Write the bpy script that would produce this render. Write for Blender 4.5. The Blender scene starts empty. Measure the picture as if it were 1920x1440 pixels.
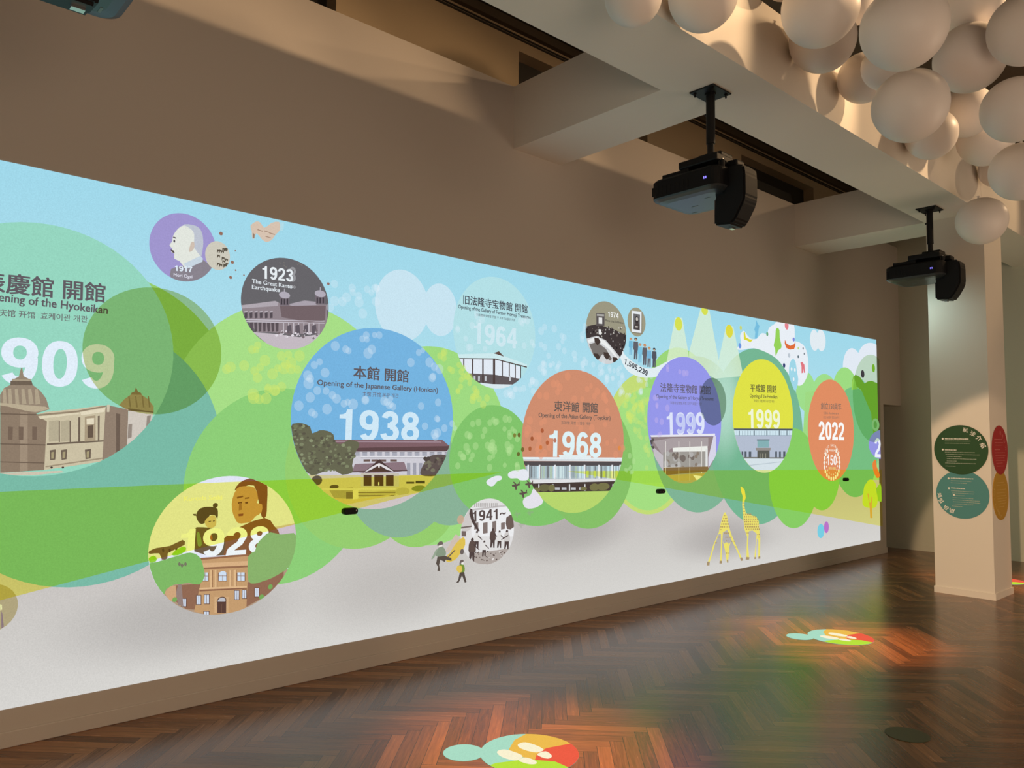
import bpy, bmesh, math, random
from mathutils import Vector, Matrix
from mathutils.geometry import tessellate_polygon

# ------------------------------------------------------------------ camera, world, light
sc = bpy.context.scene
COL = sc.collection
sc.view_settings.view_transform = 'Standard'
sc.view_settings.look = 'None'
sc.view_settings.exposure = 0.0
sc.view_settings.gamma = 1.0
sc.view_settings.use_curve_mapping = False
sc.cycles.use_denoising = True
sc.cycles.transparent_max_bounces = 24
sc.cycles.max_bounces = 8
sc.cycles.sample_clamp_indirect = 4.0

cam_d = bpy.data.cameras.new('camera')
cam = bpy.data.objects.new('camera', cam_d)
COL.objects.link(cam)
cam_d.sensor_width = 36.0
cam_d.lens = 36.0 * 1449.674 / 1920.0
cam_d.clip_start = 0.02
cam.matrix_world = Matrix(((0.67120775, 0.04381028, 0.73997352, 4.41730), (0.74119491, -0.05380586, -0.66913005, 0.00000), (0.01050014, 0.99758989, -0.06858687, 1.50000), (0, 0, 0, 1)))
sc.camera = cam

world = bpy.data.worlds.new('world')
sc.world = world
world.use_nodes = True
world.node_tree.nodes['Background'].inputs[0].default_value = (0.9, 0.7, 0.5, 1)
world.node_tree.nodes['Background'].inputs[1].default_value = 0.0

def lamp(name, kind, loc, target, energy, color, size=0.08, cone=None, blend=0.4):
    d = bpy.data.lights.new(name, kind)
    d.energy = energy
    d.color = color
    d.shadow_soft_size = size
    if cone:
        d.spot_size = math.radians(cone)
        d.spot_blend = blend
    o = bpy.data.objects.new(name, d)
    COL.objects.link(o)
    o.location = loc
    o.rotation_euler = (Vector(target) - Vector(loc)).to_track_quat('-Z', 'Y').to_euler()
    return o

WARM = (1.0, 0.66, 0.36)
# track spots under the dark ceiling on the right of the long beam: they rake its face, the balloons and the wall top
for y, e in ((3.3, 120), (4.5, 150), (6.0, 150), (7.6, 130), (10.0, 60)):
    lamp('track_spot', 'SPOT', (3.45, y, 4.82), (1.95, y - 1.3, 3.95), e, WARM, 0.035, 58, 0.5)
# a spot from behind the viewer that reaches the pillar
lamp('pillar_spot', 'SPOT', (4.6, -2.5, 4.2), (2.22, 8.43, 0.88), 2700, (1.0, 0.66, 0.40), 0.06, 11.2, 0.16)
# stray light of the farther projector on the pillar beside it
lamp('projector_spill', 'SPOT', (1.22, 7.95, 2.93), (1.46, 8.43, 2.72), 9.0, (0.72, 1.0, 0.94), 0.05, 95, 1.0)
# added fill lights, out of view, that brighten beam undersides, walls and balloons
lamp('fill_light', 'POINT', (6.4, 1.0, 1.7), (0, 0, 0), 210, (1.0, 0.78, 0.57), 1.2)
lamp('fill_light', 'POINT', (6.0, 7.5, 1.7), (0, 0, 0), 150, (1.0, 0.78, 0.57), 1.2)
# ceiling spots over the floor pictures
for x, y, e in ((1.65, 2.65, 2000), (1.65, 5.85, 1800), (1.68, 9.6, 900)):
    lamp('floor_spot', 'SPOT', (x + 1.2, y, 4.9), (x + 0.02, y, 0), e, (1.0, 0.45, 0.18), 0.1, 21, 1.0)

# ------------------------------------------------------------------ materials
def lin(c):
    c = c / 255.0
    return c / 12.92 if c <= 0.04045 else ((c + 0.055) / 1.055) ** 2.4

def rgb(r, g, b):
    return (lin(r), lin(g), lin(b), 1.0)

def mat(name, color, rough=0.6, metal=0.0, bump=0.0, bscale=60.0, spec=0.5, vary=0.0, coat=0.0):
    m = bpy.data.materials.new(name)
    m.use_nodes = True
    nt = m.node_tree
    b = nt.nodes['Principled BSDF']
    b.inputs['Base Color'].default_value = color
    b.inputs['Roughness'].default_value = rough
    b.inputs['Metallic'].default_value = metal
    b.inputs['Specular IOR Level'].default_value = spec
    b.inputs['Coat Weight'].default_value = coat
    tc = nt.nodes.new('ShaderNodeTexCoord')
    n = nt.nodes.new('ShaderNodeTexNoise')
    n.inputs['Scale'].default_value = bscale
    n.inputs['Detail'].default_value = 4
    nt.links.new(tc.outputs['Object'], n.inputs['Vector'])
    if vary:
        hs = nt.nodes.new('ShaderNodeMixRGB')
        hs.blend_type = 'MULTIPLY'
        hs.inputs[0].default_value = vary
        hs.inputs[1].default_value = color
        nt.links.new(n.outputs['Fac'], hs.inputs[2])
        nt.links.new(hs.outputs[0], b.inputs['Base Color'])
    if bump:
        bp = nt.nodes.new('ShaderNodeBump')
        bp.inputs['Strength'].default_value = bump
        bp.inputs['Distance'].default_value = 0.002
        nt.links.new(n.outputs['Fac'], bp.inputs['Height'])
        nt.links.new(bp.outputs[0], b.inputs['Normal'])
    return m

M = {}
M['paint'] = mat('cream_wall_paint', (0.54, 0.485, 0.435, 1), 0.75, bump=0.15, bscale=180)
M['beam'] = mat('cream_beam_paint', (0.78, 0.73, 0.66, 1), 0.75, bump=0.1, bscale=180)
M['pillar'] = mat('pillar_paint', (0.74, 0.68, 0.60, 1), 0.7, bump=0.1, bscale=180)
M['back'] = mat('grey_green_wall_paint', (0.50, 0.49, 0.40, 1), 0.8, bump=0.1, bscale=150)
M['old'] = mat('old_brown_plaster', (0.50, 0.38, 0.245, 1), 0.8, bump=0.2, bscale=40)
M['oldtrim'] = mat('old_brown_trim', (0.085, 0.06, 0.036, 1), 0.7)
M['dark'] = mat('dark_recess', (0.030, 0.024, 0.018, 1), 0.7)
M['black'] = mat('black_plastic', (0.006, 0.006, 0.007, 1), 0.55, bump=0.05, bscale=300, spec=0.25)
M['blackmetal'] = mat('black_metal', (0.007, 0.007, 0.008, 1), 0.5, spec=0.25)
M['shell'] = mat('bluish_lit_shell', (0.035, 0.042, 0.048, 1), 0.35, bump=0.05, bscale=300)  # black underside with the bluish light from below put into its colour
M['screw'] = mat('bright_screw', (0.6, 0.6, 0.6, 1), 0.3, 1.0)
M['lens'] = mat('lens_glass', (0.02, 0.03, 0.05, 1), 0.05, 0.0, coat=1.0)
M['label'] = mat('yellow_label', rgb(196, 186, 96), 0.6)
M['greylabel'] = mat('grey_label', rgb(120, 140, 140), 0.6)
M['disc'] = mat('olive_disc', rgb(76, 72, 36), 0.5, vary=0.4, bscale=90)
M['green'] = mat('green_vinyl', rgb(26, 70, 24), 0.55)
M['teal'] = mat('teal_vinyl', rgb(74, 136, 136), 0.55)
M['red'] = mat('red_vinyl', rgb(166, 22, 30), 0.55)
M['mustard'] = mat('mustard_vinyl', rgb(186, 140, 32), 0.55)
M['ink'] = mat('white_ink', rgb(236, 232, 222), 0.6)
M['fine'] = mat('faint_white_ink', rgb(168, 176, 160), 0.6)
M['fineo'] = mat('faint_cream_ink', rgb(206, 170, 96), 0.6)
M['finer'] = mat('faint_pink_ink', rgb(200, 110, 106), 0.6)

def balloon_mat():
    m = mat('white_balloon_rubber', (0.86, 0.80, 0.76, 1), 0.42, spec=0.35)
    b = m.node_tree.nodes['Principled BSDF']
    b.inputs['Subsurface Weight'].default_value = 0.0
    return m
M['balloon'] = balloon_mat()

def led_mat():
    m = bpy.data.materials.new('blue_status_light')
    m.use_nodes = True
    b = m.node_tree.nodes['Principled BSDF']
    b.inputs['Emission Color'].default_value = (0.12, 0.1, 1.0, 1)
    b.inputs['Emission Strength'].default_value = 2.5
    return m
M['led'] = led_mat()

def projected_mat(name, tint=False):
    # light of the wall picture: the colour of every patch comes with its mesh
    m = bpy.data.materials.new(name)
    m.use_nodes = True
    nt = m.node_tree
    nt.nodes.clear()
    out = nt.nodes.new('ShaderNodeOutputMaterial')
    at = nt.nodes.new('ShaderNodeAttribute')
    at.attribute_name = 'patch'
    if tint:
        tr = nt.nodes.new('ShaderNodeBsdfTransparent')
        nt.links.new(at.outputs['Color'], tr.inputs[0])
        nt.links.new(tr.outputs[0], out.inputs[0])
        return m
    em = nt.nodes.new('ShaderNodeEmission')
    tc = nt.nodes.new('ShaderNodeTexCoord')
    ns = nt.nodes.new('ShaderNodeTexNoise')
    ns.inputs['Scale'].default_value = 150
    ns.inputs['Detail'].default_value = 3
    rm = nt.nodes.new('ShaderNodeMapRange')
    rm.inputs[1].default_value = 0.25
    rm.inputs[2].default_value = 0.75
    rm.inputs[3].default_value = 0.93
    rm.inputs[4].default_value = 1.07
    nt.links.new(tc.outputs['Object'], ns.inputs['Vector'])
    nt.links.new(ns.outputs['Fac'], rm.inputs[0])
    nt.links.new(rm.outputs[0], em.inputs[1])
    nt.links.new(at.outputs['Color'], em.inputs[0])
    tr = nt.nodes.new('ShaderNodeBsdfTransparent')
    mx = nt.nodes.new('ShaderNodeMixShader')
    nt.links.new(at.outputs['Alpha'], mx.inputs[0])
    nt.links.new(tr.outputs[0], mx.inputs[1])
    nt.links.new(em.outputs[0], mx.inputs[2])
    nt.links.new(mx.outputs[0], out.inputs[0])
    m.cycles.emission_sampling = 'FRONT_BACK'
    return m
M['light'] = projected_mat('projected_light')
M['tint'] = projected_mat('projected_tint', True)

def floor_mat():
    m = bpy.data.materials.new('herringbone_parquet')
    m.use_nodes = True
    nt = m.node_tree
    N, L = nt.nodes, nt.links
    b = N['Principled BSDF']
    at = N.new('ShaderNodeAttribute'); at.attribute_name = 'plank'
    uv = N.new('ShaderNodeUVMap'); uv.uv_map = 'grain'
    mp = N.new('ShaderNodeMapping'); mp.inputs['Scale'].default_value = (2.2, 30, 1)
    n1 = N.new('ShaderNodeTexNoise'); n1.inputs['Scale'].default_value = 2.0; n1.inputs['Detail'].default_value = 7; n1.inputs['Distortion'].default_value = 1.1
    L.new(uv.outputs[0], mp.inputs[0]); L.new(mp.outputs[0], n1.inputs['Vector'])
    ramp = N.new('ShaderNodeValToRGB')
    ramp.color_ramp.elements[0].position = 0.0; ramp.color_ramp.elements[0].color = (0.040, 0.016, 0.008, 1)
    ramp.color_ramp.elements[1].position = 1.0; ramp.color_ramp.elements[1].color = (0.36, 0.155, 0.060, 1)
    e = ramp.color_ramp.elements.new(0.45); e.color = (0.165, 0.066, 0.027, 1)
    sep = N.new('ShaderNodeSeparateColor'); L.new(at.outputs['Color'], sep.inputs[0])
    mul = N.new('ShaderNodeMath'); mul.operation = 'MULTIPLY_ADD'; mul.inputs[1].default_value = 0.55
    sub = N.new('ShaderNodeMath'); sub.operation = 'MULTIPLY_ADD'; sub.inputs[1].default_value = 0.9; sub.inputs[2].default_value = -0.2
    L.new(n1.outputs['Fac'], sub.inputs[0])
    L.new(sep.outputs[0], mul.inputs[0]); L.new(sub.outputs[0], mul.inputs[2])
    L.new(mul.outputs[0], ramp.inputs[0])
    # thin dark joints between the planks (u runs 0..1 across, v 0..1 along, held in the second map)
    uv2 = N.new('ShaderNodeUVMap'); uv2.uv_map = 'joint'
    sx = N.new('ShaderNodeSeparateXYZ'); L.new(uv2.outputs[0], sx.inputs[0])
    def edge(sock, wdt):
        a = N.new('ShaderNodeMath'); a.operation = 'PINGPONG'; a.inputs[1].default_value = 0.5; L.new(sock, a.inputs[0])
        c = N.new('ShaderNodeMath'); c.operation = 'GREATER_THAN'; c.inputs[1].default_value = wdt; L.new(a.outputs[0], c.inputs[0])
        return c.outputs[0]
    mm = N.new('ShaderNodeMath'); mm.operation = 'MULTIPLY'
    L.new(edge(sx.outputs[0], 0.016), mm.inputs[0]); L.new(edge(sx.outputs[1], 0.0025), mm.inputs[1])
    jm = N.new('ShaderNodeMixRGB'); jm.inputs[1].default_value = (0.012, 0.006, 0.004, 1)
    L.new(mm.outputs[0], jm.inputs[0]); L.new(ramp.outputs[0], jm.inputs[2])
    L.new(jm.outputs[0], b.inputs['Base Color'])
    rr = N.new('ShaderNodeMapRange'); rr.inputs[3].default_value = 0.18; rr.inputs[4].default_value = 0.32
    L.new(n1.outputs['Fac'], rr.inputs[0]); L.new(rr.outputs[0], b.inputs['Roughness'])
    b.inputs['Specular IOR Level'].default_value = 0.5
    bp = N.new('ShaderNodeBump'); bp.inputs['Strength'].default_value = 0.05; bp.inputs['Distance'].default_value = 0.001
    L.new(n1.outputs['Fac'], bp.inputs['Height']); L.new(bp.outputs[0], b.inputs['Normal'])
    return m
M['floor'] = floor_mat()

# ------------------------------------------------------------------ helpers
def obj(name, bm_or_me, m, parent=None, loc=None, smooth=False):
    if isinstance(bm_or_me, bmesh.types.BMesh):
        me = bpy.data.meshes.new(name)
        bm_or_me.to_mesh(me)
        bm_or_me.free()
    else:
        me = bm_or_me
    if m is not None:
        me.materials.append(m)
    if smooth:
        for p in me.polygons:
            p.use_smooth = True
    o = bpy.data.objects.new(name, me)
    COL.objects.link(o)
    if parent:
        o.parent = parent
    if loc:
        o.location = loc
    return o

def thing(name, label, cat, loc=(0, 0, 0), rz=0.0, group=None):
    o = bpy.data.objects.new(name, None)
    COL.objects.link(o)
    o.location = loc
    o.rotation_euler = (0, 0, rz)
    o.empty_display_size = 0.1
    return tag(o, label, cat, group)

def tag(o, label, cat, group=None):
    o['label'] = label
    o['category'] = cat
    if group:
        o['group'] = group
    return o

def struct(name, bm, m, label=None):
    o = obj(name, bm, m)
    o['kind'] = 'structure'
    if label:
        o['label'] = label
    return o

def box(bm, x0, x1, y0, y1, z0, z1, bev=0.0, seg=2):
    r = bmesh.ops.create_cube(bm, size=1.0)
    for v in r['verts']:
        v.co = Vector((x0 + (v.co.x + .5) * (x1 - x0), y0 + (v.co.y + .5) * (y1 - y0), z0 + (v.co.z + .5) * (z1 - z0)))
    if bev:
        es = {e for v in r['verts'] for e in v.link_edges}
        bmesh.ops.bevel(bm, geom=list(es), offset=bev, segments=seg, affect='EDGES', profile=0.5)
    return bm

def cyl(bm, p, q, r0, r1=None, n=20):
    p, q = Vector(p), Vector(q)
    d = q - p
    mtx = Matrix.Translation((p + q) / 2) @ d.to_track_quat('Z', 'Y').to_matrix().to_4x4()
    bmesh.ops.create_cone(bm, cap_ends=True, segments=n, radius1=r0, radius2=r1 if r1 is not None else r0, depth=d.length, matrix=mtx)
    return bm

def prism_y(bm, prof, y0, y1):
    # an outline in x,z given thickness along y
    a = [bm.verts.new((x, y0, z)) for x, z in prof]
    b = [bm.verts.new((x, y1, z)) for x, z in prof]
    n = len(prof)
    bm.faces.new(a)
    bm.faces.new(b[::-1])
    for i in range(n):
        bm.faces.new((a[i], b[i], b[(i + 1) % n], a[(i + 1) % n]))
    bmesh.ops.recalc_face_normals(bm, faces=bm.faces)
    return bm

def NB():
    return bmesh.new()

# ------------------------------------------------------------------ the room
WALL_END, BACK_Y, TOP, BEAM_Z, CEIL = 10.83, 11.42, 4.272, 3.765, 5.08
bm = NB()
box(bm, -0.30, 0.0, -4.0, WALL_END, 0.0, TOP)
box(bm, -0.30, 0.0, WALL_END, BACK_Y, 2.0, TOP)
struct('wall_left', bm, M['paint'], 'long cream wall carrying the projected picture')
bm = NB()
box(bm, -3.0, 8.6, BACK_Y, BACK_Y + 0.2, 0.0, CEIL)
struct('wall_back', bm, M['back'], 'dim grey green far wall')
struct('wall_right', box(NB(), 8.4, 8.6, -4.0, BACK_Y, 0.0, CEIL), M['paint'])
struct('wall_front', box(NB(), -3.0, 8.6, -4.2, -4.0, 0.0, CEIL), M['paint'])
struct('wall_passage', box(NB(), -3.0, -0.30, WALL_END - 0.2, WALL_END - 0.02, 0.0, 4.2), M['back'])
struct('wall_upper', None or (lambda b: (box(b, -0.75, -0.55, -4.0, BACK_Y, TOP - 0.4, CEIL), [box(b, -0.56, -0.36, y0, y1, TOP - 0.4, 4.83) for y0, y1 in ((-1.0, 0.84), (2.60, 4.36), (6.14, 7.90), (9.66, BACK_Y))], box(b, -0.56, -0.36, -4.0, BACK_Y, 4.83, CEIL), b)[-1])(NB()), M['old'], 'old brown wall glimpsed above the cream wall')
for k, (y0, y1) in enumerate(((0.84, 2.60), (4.36, 6.14), (7.90, 9.66))):
    w_ = struct('window_%d' % (k + 1), box(NB(), -0.55, -0.50, y0, y1, TOP - 0.38, 4.83), M['dark'], 'blacked out high window in the old wall')
bm = NB()
box(bm, -0.36, -0.31, -4.0, BACK_Y, 4.985, 5.06)
struct('trim_1', bm, M['oldtrim'], 'cornice under the dark ceiling')
bm = NB()
box(bm, -0.36, -0.345, -4.0, BACK_Y, 4.925, 4.937)
box(bm, -0.36, -0.345, -4.0, BACK_Y, 4.950, 4.958)
struct('trim_2', bm, M['dark'], 'double picture rail lines')
struct('ceiling', box(NB(), -0.75, 8.6, -4.2, BACK_Y + 0.2, CEIL, CEIL + 0.15), M['oldtrim'], 'dark old ceiling')
# beams: one long beam beside the balloons and cross beams tying it to the wall
BX0, BX1 = 1.425, 1.962
struct('beam_long', box(NB(), BX0, BX1, -4.0, BACK_Y, BEAM_Z, TOP), M['beam'], 'long cream ceiling beam beside the balloons')
for k, (y0, y1) in enumerate(((0.22, 0.76), (3.985, 4.515), (8.45, 9.02))):
    struct('beam_cross_%d' % (k + 1), box(NB(), 0.0, BX0, y0, y1, BEAM_Z + 0.0005, TOP - 0.0005), M['beam'], 'cream cross beam between wall and long beam')
struct('pillar', box(NB(), 1.447, 1.973, 8.43, 8.96, 0.0, BEAM_Z), M['pillar'], 'square cream pillar with round signs')
bm = NB()
for a in ((1.437, 1.983, 8.42, 8.43), (1.437, 1.983, 8.96, 8.97), (1.437, 1.447, 8.43, 8.96), (1.973, 1.983, 8.43, 8.96)):
    box(bm, a[0], a[1], a[2], a[3], 0.0, 0.062)
struct('baseboard_pillar', bm, M['pillar'])
bm = NB()
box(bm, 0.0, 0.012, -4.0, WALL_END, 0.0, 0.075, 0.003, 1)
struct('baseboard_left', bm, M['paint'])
struct('baseboard_back', box(NB(), -3.0, 8.4, BACK_Y - 0.012, BACK_Y, 0.0, 0.075), M['back'])

def build_floor():
    w, n = 0.068, 8
    Lp = w * n
    s = math.sqrt(0.5)
    me = bpy.data.meshes.new('floor')
    V, F, C, G, J = [], [], [], [], []
    random.seed(21)
    def quad(a0, a1, b0, b1, along_a):
        cx, cy = (a0 + a1) / 2, (b0 + b1) / 2
        X, Y = (cx - cy) * s + 1.49, (cx + cy) * s + 2.973
        if not (-3.2 < X < 8.7 and -4.3 < Y < 11.7):
            return
        base = len(V)
        r = random.random()
        tone = 0.5 + (r - 0.5) * 0.85 + (-0.38 if random.random() < 0.12 else 0) + (0.16 if random.random() < 0.12 else 0)
        ox, oy = random.uniform(0, 50), random.uniform(0, 50)
        for a, b in ((a0, b0), (a1, b0), (a1, b1), (a0, b1)):
            V.append(((a - b) * s + 1.49, (a + b) * s + 2.973, 0.0))
            if along_a:
                G.append((a - a0 + ox, b - b0 + oy)); J.append(((b - b0) / w, (a - a0) / Lp))
            else:
                G.append((b - b0 + ox, a - a0 + oy)); J.append(((a - a0) / w, (b - b0) / Lp))
            C.append((tone, tone, tone, 1))
        F.append((base, base + 1, base + 2, base + 3))
    for m in range(-16, 17):
        for k in range(-150, 151):
            o = k * w
            quad(o + m * Lp, o + m * Lp + Lp, o - m * Lp, o - m * Lp + w, True)
            quad(o - w + m * Lp, o + m * Lp, o - m * Lp, o - m * Lp + Lp, False)
    me.from_pydata(V, [], F)
    for nm, dat in (('grain', G), ('joint', J)):
        l = me.uv_layers.new(name=nm)
        for i, d in enumerate(dat):
            l.data[i].uv = d
    at = me.color_attributes.new('plank', 'FLOAT_COLOR', 'CORNER')
    for i, d in enumerate(C):
        at.data[i].color = d
    o = obj('floor', me, M['floor'])
    o['kind'] = 'structure'
    o['label'] = 'glossy brown herringbone parquet floor'
build_floor()

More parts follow.
